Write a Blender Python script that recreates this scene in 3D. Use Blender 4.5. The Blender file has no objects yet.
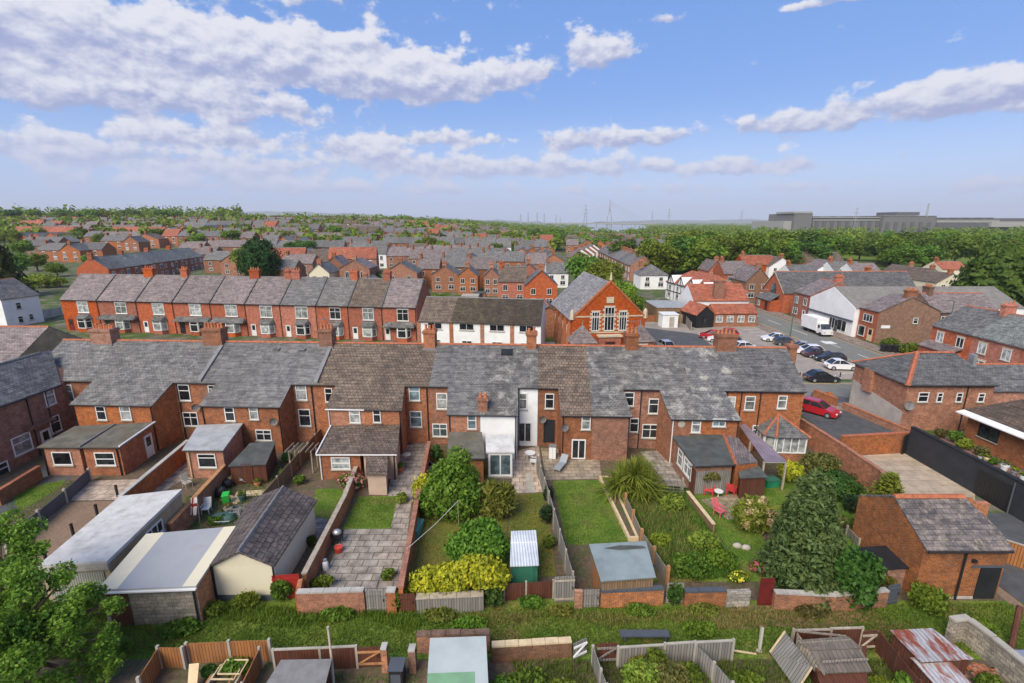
import bpy, math, random
import numpy as np
from mathutils import Vector
random.seed(7); RNG = np.random.default_rng(11)
SC = bpy.context.scene; COL = SC.collection
R = math.radians
F, TH, H = 480.0, R(14.0), 20.0
CT, ST = math.cos(TH), math.sin(TH)
def terrain(x, y):
    def ss(a, b, t):
        t = min(1, max(0, (t - a) / (b - a))); return t*t*(3 - 2*t)
    return 17.0*ss(150, 520, y)*ss(90, -230, x - .02*y)
def ray(px, py):
    a = (px - 512)/F; b = (341.5 - py)/F
    return Vector((a, CT + b*ST, -ST + b*CT))
def G(px, py, z=0.0):                       # point seen at a pixel, at height z
    d = ray(px, py); t = (z - H)/d.z
    return Vector((d.x*t, d.y*t, z))
def GT(px, y):                              # on the terrain, at world distance y and picture column px
    x = 0.0
    for _ in range(4):
        z = terrain(x, y); Z = y*CT - (z - H)*ST; x = (px - 512)/F*Z
    return Vector((x, y, terrain(x, y)))
def V(x, y, z=0.0): return Vector((x, y, z))

# ---------------------------------------------------------------- objects
def tag(o, label=None, cat=None, group=None, kind=None):
    if label: o['label'] = label
    if cat: o['category'] = cat
    if group: o['group'] = group
    if kind: o['kind'] = kind
    return o
def thing(name, label, cat, loc=(0, 0, 0), rz=0.0, group=None):
    o = bpy.data.objects.new(name, None); COL.objects.link(o)
    o.empty_display_size = .3
    o.location = loc; o.rotation_euler = (0, 0, rz)
    return tag(o, label, cat, group)
def rootloc(o):
    v = Vector(o.location)
    while o.parent: o = o.parent; v = v + o.location
    return v
def copytree(o, parent=None):
    c = o.copy(); COL.objects.link(c)
    if parent: c.parent = parent
    for ch in o.children: copytree(ch, c)
    return c
class M:
    def __init__(s): s.v = []; s.f = []; s.m = []; s.k = 0
    def poly(s, pts):
        n = len(s.v); s.v += [tuple(p) for p in pts]; s.f.append(list(range(n, n + len(pts)))); s.m.append(s.k); return s
    def idx(s, pts, faces):
        n = len(s.v); s.v += [tuple(p) for p in pts]
        for f in faces: s.f.append([n + i for i in f]); s.m.append(s.k)
        return s
    def hexa(s, b, t):                       # two rings, bottom and top, counter-clockwise
        n = len(b)
        return s.idx(list(b) + list(t), [list(range(n))[::-1], list(range(n, 2*n))] + [[i, (i + 1) % n, n + (i + 1) % n, n + i] for i in range(n)])
    def box(s, x0, x1, y0, y1, z0, z1):
        return s.hexa([(x0, y0, z0), (x1, y0, z0), (x1, y1, z0), (x0, y1, z0)], [(x0, y0, z1), (x1, y0, z1), (x1, y1, z1), (x0, y1, z1)])
    def slab(s, pts, t):                     # a polygon given thickness t downwards
        return s.hexa([Vector(p) - Vector((0, 0, t)) for p in pts], pts)
    def prism(s, pts, z0, z1):
        return s.hexa([(p[0], p[1], z0) for p in pts], [(p[0], p[1], z1) for p in pts])
    def seg(s, a, b, t, z0, z1, ext=0.0):    # upright slab along a-b
        a = Vector((a[0], a[1], 0)); b = Vector((b[0], b[1], 0)); d = (b - a).normalized(); n = Vector((-d.y, d.x, 0))*(t/2)
        a = a - d*ext; b = b + d*ext
        return s.prism([a - n, b - n, b + n, a + n], z0, z1)
    def tube(s, pts, r, n=6, cap=True):
        pts = [Vector(p) for p in pts]; rs = r if isinstance(r, (list, tuple)) else [r]*len(pts)
        base = len(s.v); 
        for i, p in enumerate(pts):
            d = (pts[min(i + 1, len(pts) - 1)] - pts[max(i - 1, 0)]).normalized()
            a = d.orthogonal().normalized() if abs(d.z) < .99 else Vector((1, 0, 0)); b = d.cross(a).normalized()
            for k in range(n):
                w = 2*math.pi*k/n; s.v.append(tuple(p + (a*math.cos(w) + b*math.sin(w))*rs[i]))
        for i in range(len(pts) - 1):
            for k in range(n):
                s.f.append([base + i*n + k, base + i*n + (k + 1) % n, base + (i + 1)*n + (k + 1) % n, base + (i + 1)*n + k]); s.m.append(s.k)
        if cap:
            s.f.append([base + k for k in range(n)][::-1]); s.m.append(s.k)
            s.f.append([base + (len(pts) - 1)*n + k for k in range(n)]); s.m.append(s.k)
        return s
    def ball(s, c, rx, ry=None, rz=None, n=10, m=6):
        ry = ry or rx; rz = rz or rx; pts = []; fs = []
        for j in range(m + 1):
            t = math.pi*j/m
            for i in range(n):
                a = 2*math.pi*i/n; pts.append((c[0] + rx*math.sin(t)*math.cos(a), c[1] + ry*math.sin(t)*math.sin(a), c[2] + rz*math.cos(t)))
        for j in range(m):
            for i in range(n): fs.append([j*n + i, (j + 1)*n + i, (j + 1)*n + (i + 1) % n, j*n + (i + 1) % n])
        return s.idx(pts, fs)
    def build(s, name, mat, parent=None, local=False, smooth=False, loc=None):
        if not s.v: return None
        v = np.array(s.v, dtype=float)
        if parent is not None: off = Vector((0, 0, 0)) if local else rootloc(parent)
        elif loc is not None: off = Vector(loc)
        else: off = Vector(((v[:, 0].min() + v[:, 0].max())/2, (v[:, 1].min() + v[:, 1].max())/2, v[:, 2].min()))
        v -= np.array(off)
        me = bpy.data.meshes.new(name); me.from_pydata(v.tolist(), [], s.f)
        for mm in (mat if isinstance(mat, (list, tuple)) else [mat]): me.materials.append(mm)
        if s.k or any(s.m): me.polygons.foreach_set('material_index', s.m)
        if smooth: me.polygons.foreach_set('use_smooth', [True]*len(me.polygons))
        me.validate(); me.update()
        o = bpy.data.objects.new(name, me); COL.objects.link(o)
        if parent is not None: o.parent = parent
        else: o.location = off
        return o
def npmesh(name, v, quads, mat, parent=None, off=(0, 0, 0)):   # fast path for leaf quads
    me = bpy.data.meshes.new(name); n = len(quads)
    me.vertices.add(len(v)); me.vertices.foreach_set('co', np.asarray(v, dtype=np.float32).ravel())
    me.loops.add(n*4); me.loops.foreach_set('vertex_index', np.asarray(quads, dtype=np.int32).ravel())
    me.polygons.add(n); me.polygons.foreach_set('loop_start', np.arange(0, 4*n, 4, dtype=np.int32))
    me.materials.append(mat); me.update(calc_edges=True); me.validate()
    o = bpy.data.objects.new(name, me); COL.objects.link(o)
    if parent: o.parent = parent
    o.location = off
    return o

# ---------------------------------------------------------------- materials
class NT:
    def __init__(s, tree): s.t = tree
    def n(s, typ, ins=None, **kw):
        nd = s.t.nodes.new(typ)
        for k, v in kw.items(): setattr(nd, k, v)
        for k, v in (ins or {}).items():
            i = nd.inputs[k]
            if isinstance(v, bpy.types.NodeSocket): s.t.links.new(v, i)
            elif isinstance(v, bpy.types.Node): s.t.links.new(v.outputs[0], i)
            else: i.default_value = v
        return nd
    def math(s, op, a, b=0.0, c=0.0, clamp=False):
        return s.n('ShaderNodeMath', {0: a, 1: b, 2: c}, operation=op, use_clamp=clamp).outputs[0]
    def mix(s, fac, a, b, mode='MIX'):
        nd = s.n('ShaderNodeMix', {0: fac, 6: a, 7: b}, data_type='RGBA', blend_type=mode); return nd.outputs[2]
    def ss(s, x, a, b):
        return s.n('ShaderNodeMapRange', {0: x, 1: a, 2: b}, interpolation_type='SMOOTHSTEP').outputs[0]
    def noise(s, scale, detail=3, vec=None, rough=.55):
        ins = {'Scale': scale, 'Detail': detail, 'Roughness': rough}
        if vec is not None: ins['Vector'] = vec
        return s.n('ShaderNodeTexNoise', ins).outputs[0]
def c4(c): return (c[0], c[1], c[2], 1.0)
def mapgroup():
    g = bpy.data.node_groups.new('surface_map', 'ShaderNodeTree')
    g.interface.new_socket('UV', in_out='OUTPUT', socket_type='NodeSocketVector')
    g.interface.new_socket('P', in_out='OUTPUT', socket_type='NodeSocketVector')
    t = NT(g); ge = t.n('ShaderNodeNewGeometry')
    p = t.n('ShaderNodeSeparateXYZ', {0: ge.outputs['Position']}); n = t.n('ShaderNodeSeparateXYZ', {0: ge.outputs['True Normal']})
    l = t.math('SQRT', t.math('ADD', t.math('MULTIPLY', n.outputs[0], n.outputs[0]), t.math('MULTIPLY', n.outputs[1], n.outputs[1])))
    lm = t.math('MAXIMUM', l, .08)
    u = t.math('DIVIDE', t.math('SUBTRACT', t.math('MULTIPLY', p.outputs[0], n.outputs[1]), t.math('MULTIPLY', p.outputs[1], n.outputs[0])), lm)
    v = t.math('DIVIDE', p.outputs[2], lm)
    a = t.n('ShaderNodeCombineXYZ', {0: u, 1: v})
    f = t.math('LESS_THAN', l, .09)
    mv = t.n('ShaderNodeMix', {0: f, 4: a.outputs[0], 5: ge.outputs['Position']}, data_type='VECTOR')
    o = t.n('NodeGroupOutput', {0: mv.outputs[1], 1: ge.outputs['Position']})
    return g
MAPG = mapgroup()
def newmat(name):
    m = bpy.data.materials.new(name); m.use_nodes = True; t = NT(m.node_tree)
    bs = m.node_tree.nodes['Principled BSDF']
    gm = t.n('ShaderNodeGroup', node_tree=MAPG)
    return m, t, bs, gm.outputs[0], gm.outputs[1]
def setc(t, bs, col, rough=.85, spec=.3, bump=None, bs_strength=.3, dist=.02):
    t.t.links.new(col, bs.inputs['Base Color']) if isinstance(col, bpy.types.NodeSocket) else setattr(bs.inputs['Base Color'], 'default_value', c4(col))
    if isinstance(rough, bpy.types.NodeSocket): t.t.links.new(rough, bs.inputs['Roughness'])
    else: bs.inputs['Roughness'].default_value = rough
    bs.inputs['Specular IOR Level'].default_value = spec
    if bump is not None:
        b = t.n('ShaderNodeBump', {'Strength': bs_strength, 'Distance': dist, 'Height': bump}); t.t.links.new(b.outputs[0], bs.inputs['Normal'])
def brick(name, a, b, mortar=(.24, .17, .12), stain=.35, w=.225, h=.075, stc=(.12, .09, .075), msize=.010):
    m, t, bs, uv, P = newmat(name)
    br = t.n('ShaderNodeTexBrick', {'Vector': uv, 'Color1': c4(a), 'Color2': c4(b), 'Mortar': c4(mortar), 'Scale': 1.0, 'Mortar Size': msize, 'Mortar Smooth': .2, 'Brick Width': w, 'Row Height': h, 'Bias': 0.0})
    oi = t.n('ShaderNodeObjectInfo').outputs['Random']
    blot = t.mix(t.ss(t.noise(2.2, 5, P), .35, .68), c4((.80, .80, .80)), c4((1.18, 1.16, 1.12)))
    fine = t.mix(t.ss(t.noise(14, 3, P, .7), .3, .7), c4((.72, .72, .72)), c4((1.3, 1.28, 1.24)))
    blot = t.mix(1.0, blot, fine, 'MULTIPLY')
    col = t.mix(1.0, br.outputs[0], blot, 'MULTIPLY')
    col = t.mix(t.math('MULTIPLY', t.ss(t.noise(.55, 5, P, .65), .47, .74), stain), col, c4(stc))
    pale = t.math('MULTIPLY', t.ss(t.noise(4.5, 4, P), .58, .75), .35)
    col = t.mix(pale, col, c4([min(1, x*1.7 + .06) for x in a]))
    hv = t.n('ShaderNodeHueSaturation', {'Value': t.math('MULTIPLY_ADD', oi, .42, .78), 'Saturation': t.math('MULTIPLY_ADD', t.math('FRACT', t.math('MULTIPLY', oi, 7.3)), .3, .82), 'Color': col}).outputs[0]
    setc(t, bs, hv, .9, .2, br.outputs['Fac'], -.25, .01); return m
def tiles(name, a, b, w=.3, h=.2, gap=(.05, .05, .055), patch=None, pamt=.5, pscale=1.3, rough=.7, band=0.0, msize=.018):
    m, t, bs, uv, P = newmat(name)
    br = t.n('ShaderNodeTexBrick', {'Vector': uv, 'Color1': c4(a), 'Color2': c4(b), 'Mortar': c4(gap), 'Scale': 1.0, 'Mortar Size': msize, 'Mortar Smooth': .35, 'Brick Width': w, 'Row Height': h})
    oi = t.n('ShaderNodeObjectInfo').outputs['Random']
    col = t.mix(1.0, br.outputs[0], t.mix(t.ss(t.noise(.8, 6, P, .62), .3, .7), c4((.82, .82, .83)), c4((1.15, 1.14, 1.12))), 'MULTIPLY')
    vor = t.n('ShaderNodeTexVoronoi', {'Vector': uv, 'Scale': 3.1}).outputs['Color']
    vs = t.n('ShaderNodeSeparateColor', {0: vor}).outputs[0]
    col = t.mix(1.0, col, t.mix(vs, c4((.72, .72, .74)), c4((1.26, 1.25, 1.24))), 'MULTIPLY')
    sv_ = t.n('ShaderNodeMapping', {'Vector': uv, 'Scale': (.55, 4.2, 1)}).outputs[0]
    col = t.mix(1.0, col, t.mix(t.ss(t.noise(1.0, 5, sv_, .65), .34, .66), c4((.70, .70, .71)), c4((1.30, 1.29, 1.26))), 'MULTIPLY')
    if patch:
        pf = t.math('MULTIPLY', t.ss(t.noise(pscale, 7, P, .7), .5, .66), t.math('MULTIPLY_ADD', t.ss(t.noise(9, 3, uv), .38, .62), .7, .3))
        col = t.mix(t.math('MULTIPLY', pf, pamt), col, c4(patch))
    col = t.mix(t.math('MULTIPLY', t.ss(t.noise(.35, 4, P), .5, .75), .25), col, c4((.10, .095, .07)))
    hv = t.n('ShaderNodeHueSaturation', {'Value': t.math('MULTIPLY_ADD', oi, .24, .88), 'Color': col}).outputs[0]
    hgt = br.outputs['Fac']
    setc(t, bs, hv, t.math('MULTIPLY_ADD', t.noise(3, 2, P), .3, rough - .15), .35, hgt, -.5, .03); return m
def plain(name, c, rough=.7, var=.18, scale=1.5, spec=.3, dirt=None, damt=.4, dscale=.8, metal=0.0, objvar=0.0):
    m, t, bs, uv, P = newmat(name)
    col = t.mix(t.ss(t.noise(scale, 5, P, .6), .3, .7), c4([x*(1 - var) for x in c]), c4([min(1, x*(1 + var)) for x in c]))
    if dirt: col = t.mix(t.math('MULTIPLY', t.ss(t.noise(dscale, 6, P, .65), .46, .7), damt), col, c4(dirt))
    if objvar:
        oi = t.n('ShaderNodeObjectInfo').outputs['Random']
        col = t.n('ShaderNodeHueSaturation', {'Value': t.math('MULTIPLY_ADD', oi, 2*objvar, 1 - objvar), 'Color': col}).outputs[0]
    setc(t, bs, col, rough, spec); bs.inputs['Metallic'].default_value = metal; return m
def planks(name, a, b, w=.14, h=3.0, gap=(.03, .025, .02), rough=.8, turn=False, gray=.3):
    m, t, bs, uv, P = newmat(name)
    sp = t.n('ShaderNodeSeparateXYZ', {0: uv})
    vec = t.n('ShaderNodeCombineXYZ', {0: sp.outputs[0 if turn else 1], 1: sp.outputs[1 if turn else 0]}).outputs[0]
    br = t.n('ShaderNodeTexBrick', {'Vector': vec, 'Color1': c4(a), 'Color2': c4(b), 'Mortar': c4(gap), 'Scale': 1.0, 'Mortar Size': .012, 'Mortar Smooth': .3, 'Brick Width': h, 'Row Height': w})
    st = t.n('ShaderNodeMapping', {'Vector': uv, 'Scale': (14, 1.2, 1) if not turn else (1.2, 14, 1)}).outputs[0]
    col = t.mix(1.0, br.outputs[0], t.mix(t.noise(1.0, 4, st), c4((.6, .6, .6)), c4((1.35, 1.35, 1.35))), 'MULTIPLY')
    col = t.mix(t.math('MULTIPLY', t.ss(t.noise(.9, 5, P), .45, .7), gray), col, c4((.16, .145, .12)))
    setc(t, bs, col, rough, .2, br.outputs['Fac'], -.4, .02); return m
def corrug(name, c, pitch=.18, rust=None, ramt=.6, rough=.5, patch=None, metal=0.0, strength=.8):
    m, t, bs, uv, P = newmat(name)
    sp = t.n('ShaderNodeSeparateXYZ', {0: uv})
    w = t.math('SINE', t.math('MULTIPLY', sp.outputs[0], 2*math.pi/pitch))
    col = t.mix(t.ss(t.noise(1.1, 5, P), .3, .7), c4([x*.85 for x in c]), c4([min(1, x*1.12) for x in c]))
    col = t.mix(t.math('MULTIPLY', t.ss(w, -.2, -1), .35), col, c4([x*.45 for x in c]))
    if rust:
        st = t.n('ShaderNodeMapping', {'Vector': uv, 'Scale': (2.6, .7, 1)}).outputs[0]
        col = t.mix(t.math('MULTIPLY', t.ss(t.noise(1.0, 6, st, .65), .45, .56), ramt), col, c4(rust))
    if patch: col = t.mix(t.math('MULTIPLY', t.ss(t.noise(1.6, 5, P), .5, .62), .6), col, c4(patch))
    setc(t, bs, col, rough, .4, w, strength, .03); bs.inputs['Metallic'].default_value = metal; return m
def leafmat(name, dark, light, tr=.35, clump=.9, objvar=.18):
    m, t, bs, uv, P = newmat(name)
    ri = t.n('ShaderNodeNewGeometry').outputs['Random Per Island']; oi = t.n('ShaderNodeObjectInfo').outputs['Random']
    f = t.math('ADD', t.math('MULTIPLY', ri, .5), t.math('MULTIPLY', t.ss(t.noise(clump, 3, P), .32, .68), .5))
    col = t.mix(f, c4(dark), c4(light))
    col = t.n('ShaderNodeHueSaturation', {'Hue': t.math('MULTIPLY_ADD', oi, .05, .475), 'Value': t.math('MULTIPLY_ADD', oi, 2*objvar, 1 - objvar), 'Color': col}).outputs[0]
    setc(t, bs, col, .65, .25)
    tb = t.n('ShaderNodeBsdfTranslucent', {'Color': col}); mx = t.n('ShaderNodeMixShader', {0: tr, 1: bs.outputs[0], 2: tb.outputs[0]})
    t.t.links.new(mx.outputs[0], m.node_tree.nodes['Material Output'].inputs[0]); return m
def grassmat(name, a, b, c, s1=.5, s2=5.0, camt=.6):
    m, t, bs, uv, P = newmat(name)
    col = t.mix(t.ss(t.noise(s1, 5, P, .6), .36, .64), c4(a), c4(b))
    col = t.mix(t.math('MULTIPLY', t.ss(t.noise(s1*.7, 5, t.n('ShaderNodeMapping', {'Vector': P, 'Location': (31, 7, 3)}).outputs[0], .6), .5, .66), camt), col, c4(c))
    n2 = t.noise(s2*3, 4, P, .7)
    col = t.mix(1.0, col, t.mix(t.ss(n2, .3, .7), c4((.5, .5, .5)), c4((1.5, 1.5, 1.45))), 'MULTIPLY')
    setc(t, bs, col, .95, .1, n2, .6, .05); return m
def paving(name, a, b, w=.6, h=.6, gap=(.1, .09, .07), var=.3, msize=.02):
    m, t, bs, uv, P = newmat(name)
    br = t.n('ShaderNodeTexBrick', {'Vector': P, 'Color1': c4(a), 'Color2': c4(b), 'Mortar': c4(gap), 'Scale': 1.0, 'Mortar Size': msize, 'Mortar Smooth': .2, 'Brick Width': w, 'Row Height': h})
    col = t.mix(1.0, br.outputs[0], t.mix(t.ss(t.noise(1.3, 6, P, .65), .3, .7), c4((1 - var,)*3), c4((1 + var,)*3)), 'MULTIPLY')
    col = t.mix(t.math('MULTIPLY', t.ss(t.noise(.9, 6, P, .7), .52, .72), .4), col, c4((.09, .085, .06)))
    setc(t, bs, col, .9, .2, br.outputs['Fac'], -.3, .01); return m
def glassmat(name, c, rough=.06):
    m, t, bs, uv, P = newmat(name)
    oi = t.n('ShaderNodeObjectInfo').outputs['Random']
    col = t.mix(t.ss(t.noise(1.7, 3, P), .35, .7), c4([x*.5 for x in c]), c4([min(1, x*1.4) for x in c]))
    col = t.n('ShaderNodeHueSaturation', {'Value': t.math('MULTIPLY_ADD', oi, .9, .5), 'Color': col}).outputs[0]
    setc(t, bs, col, rough, .6); return m

brA = brick('brick_orange', (.45, .152, .06), (.265, .09, .043), stain=.36)
brA2 = brick('brick_soot', (.36, .122, .052), (.22, .078, .041), stain=.5)
brR = brick('brick_red', (.44, .11, .045), (.33, .08, .038), (.30, .11, .06), stain=.15)
brX = brick('brick_new', (.43, .135, .048), (.33, .10, .04), stain=.3)
brO = brick('brick_weathered', (.42, .145, .055), (.23, .085, .04), (.30, .24, .18), stain=.5, w=.23, h=.08, stc=(.1, .075, .06))
brB = brick('brick_brown', (.24, .115, .065), (.17, .085, .052), stain=.35)
brC = brick('brick_coping', (.42, .13, .06), (.33, .1, .05), stain=.25)
block = brick('concrete_block', (.30, .27, .22), (.22, .20, .165), (.14, .13, .11), stain=.5, w=.44, h=.215, msize=.014)
stone = brick('stone_block', (.36, .32, .26), (.22, .20, .17), (.15, .14, .12), stain=.55, w=.4, h=.2, msize=.018)
slA = tiles('slate_grey', (.165, .16, .15), (.12, .117, .11), patch=(.33, .33, .31), pamt=.45)
slB = tiles('slate_mottled', (.15, .145, .135), (.11, .107, .10), patch=(.40, .39, .35), pamt=.75, pscale=1.0)
slC = tiles('slate_lichen', (.15, .15, .15), (.12, .12, .12), patch=(.47, .45, .38), pamt=.85, pscale=.75)
slD = tiles('slate_dark', (.14, .138, .132), (.105, .103, .10), patch=(.2, .2, .2), pamt=.35)
slS = tiles('slate_smooth', (.14, .137, .132), (.12, .118, .115), patch=(.2, .2, .2), pamt=.25, msize=.01)
slP = tiles('slate_purple', (.215, .172, .162), (.175, .142, .135), patch=(.3, .27, .26), pamt=.4)
slC2 = tiles('slate_chapel', (.25, .24, .235), (.205, .2, .2), patch=(.3, .29, .27), pamt=.3)
tiU = tiles('tile_bungalow', (.115, .08, .055), (.09, .064, .046), w=.33, h=.33, gap=(.03, .025, .02), patch=(.14, .10, .075), pamt=.4)
slG = tiles('slate_green', (.20, .215, .195), (.155, .17, .155), patch=(.25, .27, .24), pamt=.4)
tiB = tiles('tile_brown', (.15, .112, .082), (.118, .088, .066), w=.33, h=.33, gap=(.04, .03, .025), patch=(.26, .22, .16), pamt=.35, msize=.03)
tiM = tiles('tile_mossy', (.062, .044, .028), (.046, .034, .022), w=.33, h=.33, gap=(.03, .025, .02), patch=(.13, .14, .05), pamt=.5, msize=.03)
tiG = tiles('tile_garage', (.12, .095, .085), (.085, .07, .065), w=.42, h=.38, gap=(.03, .025, .025), patch=(.24, .21, .17), pamt=.4, msize=.035)
tiT = tiles('tile_terracotta', (.37, .115, .058), (.30, .09, .048), w=.3, h=.3, gap=(.12, .04, .02), patch=(.3, .13, .08), pamt=.4)
tiBarn = tiles('slate_barn', (.185, .16, .15), (.115, .105, .105), w=.42, h=.3, gap=(.06, .05, .045), patch=(.40, .33, .23), pamt=.7, pscale=2.2, msize=.022)
felt = plain('roof_felt', (.075, .08, .075), .9, .25, 1.2, dirt=(.06, .065, .04), damt=.5)
feltM = plain('felt_mossy', (.13, .12, .095), .9, .3, 1.4, dirt=(.10, .075, .04), damt=.75, dscale=.7)
feltG = plain('felt_grey', (.34, .35, .35), .85, .15, 1.2, dirt=(.22, .22, .21), damt=.5)
feltB = plain('felt_blue', (.20, .245, .25), .8, .12, .9, dirt=(.12, .14, .14), damt=.4)
whiteR = plain('white_roof_coat', (.52, .51, .48), .7, .1, 1.5, dirt=(.28, .26, .22), damt=.45, dscale=1.6)
metalG = plain('sheet_grey', (.34, .345, .35), .5, .06, .8, dirt=(.27, .265, .25), damt=.4)
cream = plain('cream_render', (.66, .60, .44), .85, .05, .8, dirt=(.42, .38, .28), damt=.3)
tanR = plain('tan_render', (.36, .29, .19), .9, .12, 1.5, dirt=(.2, .17, .12), damt=.5)
pinkR = plain('pink_render', (.47, .35, .27), .9, .1, 1.0, dirt=(.3, .22, .17), damt=.35)
greyR = plain('grey_render', (.42, .38, .34), .9, .1, 1.0, dirt=(.28, .25, .22), damt=.4)
white = plain('white_paint', (.68, .68, .66), .5, .03, 1.5, objvar=.06)
whiteW = plain('white_wall', (.74, .74, .73), .8, .05, .7, dirt=(.5, .49, .46), damt=.3)
concrete = plain('concrete', (.40, .38, .34), .9, .15, 2.0, dirt=(.22, .2, .17), damt=.5)
concL = plain('concrete_light', (.37, .34, .285), .9, .12, 2.0, dirt=(.3, .28, .24), damt=.4)
black = plain('black_paint', (.018, .019, .021), .55, .2, 1.0)
blackW = plain('black_render', (.030, .033, .038), .75, .12, .8, dirt=(.05, .05, .052), damt=.4)
anth = plain('anthracite', (.075, .085, .10), .6, .1, 1.0)
lead = plain('lead_flashing', (.19, .19, .19), .6, .15, 2.0)
pot = plain('terracotta_pot', (.46, .17, .08), .8, .15, 3.0, objvar=.15)
ridgeT = plain('ridge_terracotta', (.38, .125, .062), .8, .22, 3.0, dirt=(.3, .12, .07), damt=.4)
ridgeG = plain('ridge_grey', (.17, .165, .16), .8, .2, 3.0)
gutter = plain('gutter_black', (.02, .02, .022), .4, .1)
glD = glassmat('glass_dark', (.022, .026, .03))
glL = glassmat('glass_curtain', (.30, .32, .31), .12)
glB = glassmat('glass_sky', (.12, .17, .19), .06)
wood = planks('wood_weathered', (.30, .26, .20), (.22, .19, .15))
woodG = planks('wood_grey', (.27, .255, .225), (.19, .18, .16))
woodO = planks('wood_orange', (.36, .15, .05), (.28, .115, .04), gray=.12)
woodR = planks('wood_redbrown', (.13, .045, .025), (.095, .033, .02), gray=.1)
woodT = planks('wood_shed', (.27, .17, .09), (.2, .125, .07), gray=.2)
woodBk = planks('wood_fallen', (.17, .14, .115), (.11, .095, .08), w=.2)
woodP = plain('wood_post', (.36, .31, .24), .85, .2, 4.0)
woodPo = plain('wood_post_orange', (.40, .20, .085), .8, .2, 4.0)
lumber = plain('pale_lumber', (.58, .45, .27), .8, .12, 3.0)
redP = plain('red_paint', (.30, .025, .018), .55, .12)
dkred = plain('dark_red_paint', (.13, .018, .016), .55, .15)
grnP = plain('green_paint', (.03, .13, .08), .55, .15)
asphalt = plain('asphalt', (.075, .077, .08), .92, .18, 1.6, dirt=(.12, .115, .105), damt=.6, dscale=.3)
roadM = plain('road_asphalt', (.175, .172, .15), .9, .1, .8, dirt=(.18, .18, .165), damt=.6, dscale=.12)
lotM = plain('parking_surface', (.29, .25, .21), .9, .12, .7, dirt=(.15, .14, .125), damt=.6, dscale=.1)
pavM = paving('pavement', (.27, .205, .165), (.225, .175, .145), .6, .4)
paveP = paving('patio_pale', (.47, .37, .28), (.40, .31, .235), .6, .6)
paveG = paving('patio_grey', (.33, .285, .235), (.245, .215, .18), .9, .6, msize=.03, var=.4)
paveY = paving('patio_stone', (.36, .29, .20), (.26, .21, .15), .7, .5)
conY = paving('concrete_yard', (.42, .34, .25), (.37, .30, .22), 2.5, .8, var=.15, gap=(.24, .19, .14))
gravel = plain('brown_gravel', (.215, .145, .095), .95, .25, 9.0, dirt=(.15, .10, .065), damt=.4)
soil = plain('soil', (.12, .085, .055), .95, .3, 4.0, dirt=(.055, .085, .02), damt=.75, dscale=1.1)
paintW = plain('road_paint', (.62, .62, .58), .8, .1, 4.0)
paintY = plain('road_paint_yellow', (.55, .40, .08), .8, .1, 4.0)
bark = plain('bark', (.10, .075, .055), .95, .3, 5.0)
lawnG = grassmat('lawn', (.075, .14, .018), (.125, .185, .028), (.17, .155, .05), .8, 4, .6)
lawnB = grassmat('lawn_dry', (.16, .145, .03), (.115, .14, .03), (.20, .15, .05), .6, 4, .6)
wildG = grassmat('wild_grass', (.08, .14, .018), (.14, .185, .03), (.20, .13, .055), .45, 3, .75)
HAZE = 0.0001
# ---------------------------------------------------------------- building parts
class Fr:                                    # a wall's own frame: u along the wall, h up, d outwards
    def __init__(s, o, u, n): s.o = Vector(o); s.u = Vector(u).normalized(); s.n = Vector(n).normalized()
    def p(s, u, h, d=0.0): return s.o + s.u*u + s.n*d + Vector((0, 0, h))
    def box(s, m, u0, u1, h0, h1, d0, d1):
        q = [s.p(u0, h0, d1), s.p(u1, h0, d1), s.p(u1, h0, d0), s.p(u0, h0, d0)]
        if s.u.cross(Vector((0, 0, 1))).dot(s.n) < 0: q = q[::-1]
        return m.hexa(q, [Vector(a) + Vector((0, 0, h1 - h0)) for a in q])
def window(par, fr, uc, h0, w, h, glass=None, frame=None, mull=1, trans=.62, sill=True, local=False, lintel=None, name='window', t=.075):
    frame = frame or white; glass = glass or random.choice([glD, glD, glL, glB])
    u0, u1, h1 = uc - w/2, uc + w/2, h0 + h; m = M()
    fr.box(m, u0, u0 + t, h0, h1, .004, .07); fr.box(m, u1 - t, u1, h0, h1, .004, .07)
    fr.box(m, u0 + t, u1 - t, h1 - t, h1, .004, .07); fr.box(m, u0 + t, u1 - t, h0, h0 + t, .004, .07)
    for k in range(1, mull):
        c = u0 + w*k/mull; fr.box(m, c - t*.4, c + t*.4, h0 + t, h1 - t, .004, .06)
    if trans: fr.box(m, u0 + t, u1 - t, h0 + h*trans - t*.4, h0 + h*trans + t*.4, .004, .062)
    o = m.build(name, frame, par, local)
    g = M(); fr.box(g, u0 + t, u1 - t, h0 + t, h1 - t, .006, .025)
    pg = g.build('pane', glass, o, local)
    if sill:
        g = M(); fr.box(g, u0 - .08, u1 + .08, h0 - .09, h0 - .003, .003, .13); s_ = g.build('sill', concL if sill is True else sill, o, local)
    if lintel:
        g = M(); fr.box(g, u0 - .12, u1 + .12, h1 + .003, h1 + .2, .003, .05); s_ = g.build('lintel', lintel, o, local)
    return o
def door(par, fr, uc, w=.9, h=2.05, h0=.12, leaf=None, glaze=True, local=False, frame=None, half=.5):
    leaf = leaf or white; u0, u1 = uc - w/2, uc + w/2; m = M(); t = .07
    fr.box(m, u0, u0 + t, h0, h0 + h, .004, .08); fr.box(m, u1 - t, u1, h0, h0 + h, .004, .08); fr.box(m, u0 + t, u1 - t, h0 + h - t, h0 + h, .004, .08)
    fr.box(m, u0 + t, u1 - t, h0, h0 + h - t, .004, .04)
    o = m.build('door', leaf, par, local)
    if glaze:
        g = M(); fr.box(g, u0 + t + .12, u1 - t - .12, h0 + h*half, h0 + h - t - .12, .005, .052)
        pg = g.build('pane', glD, o, local)
    return o
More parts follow.
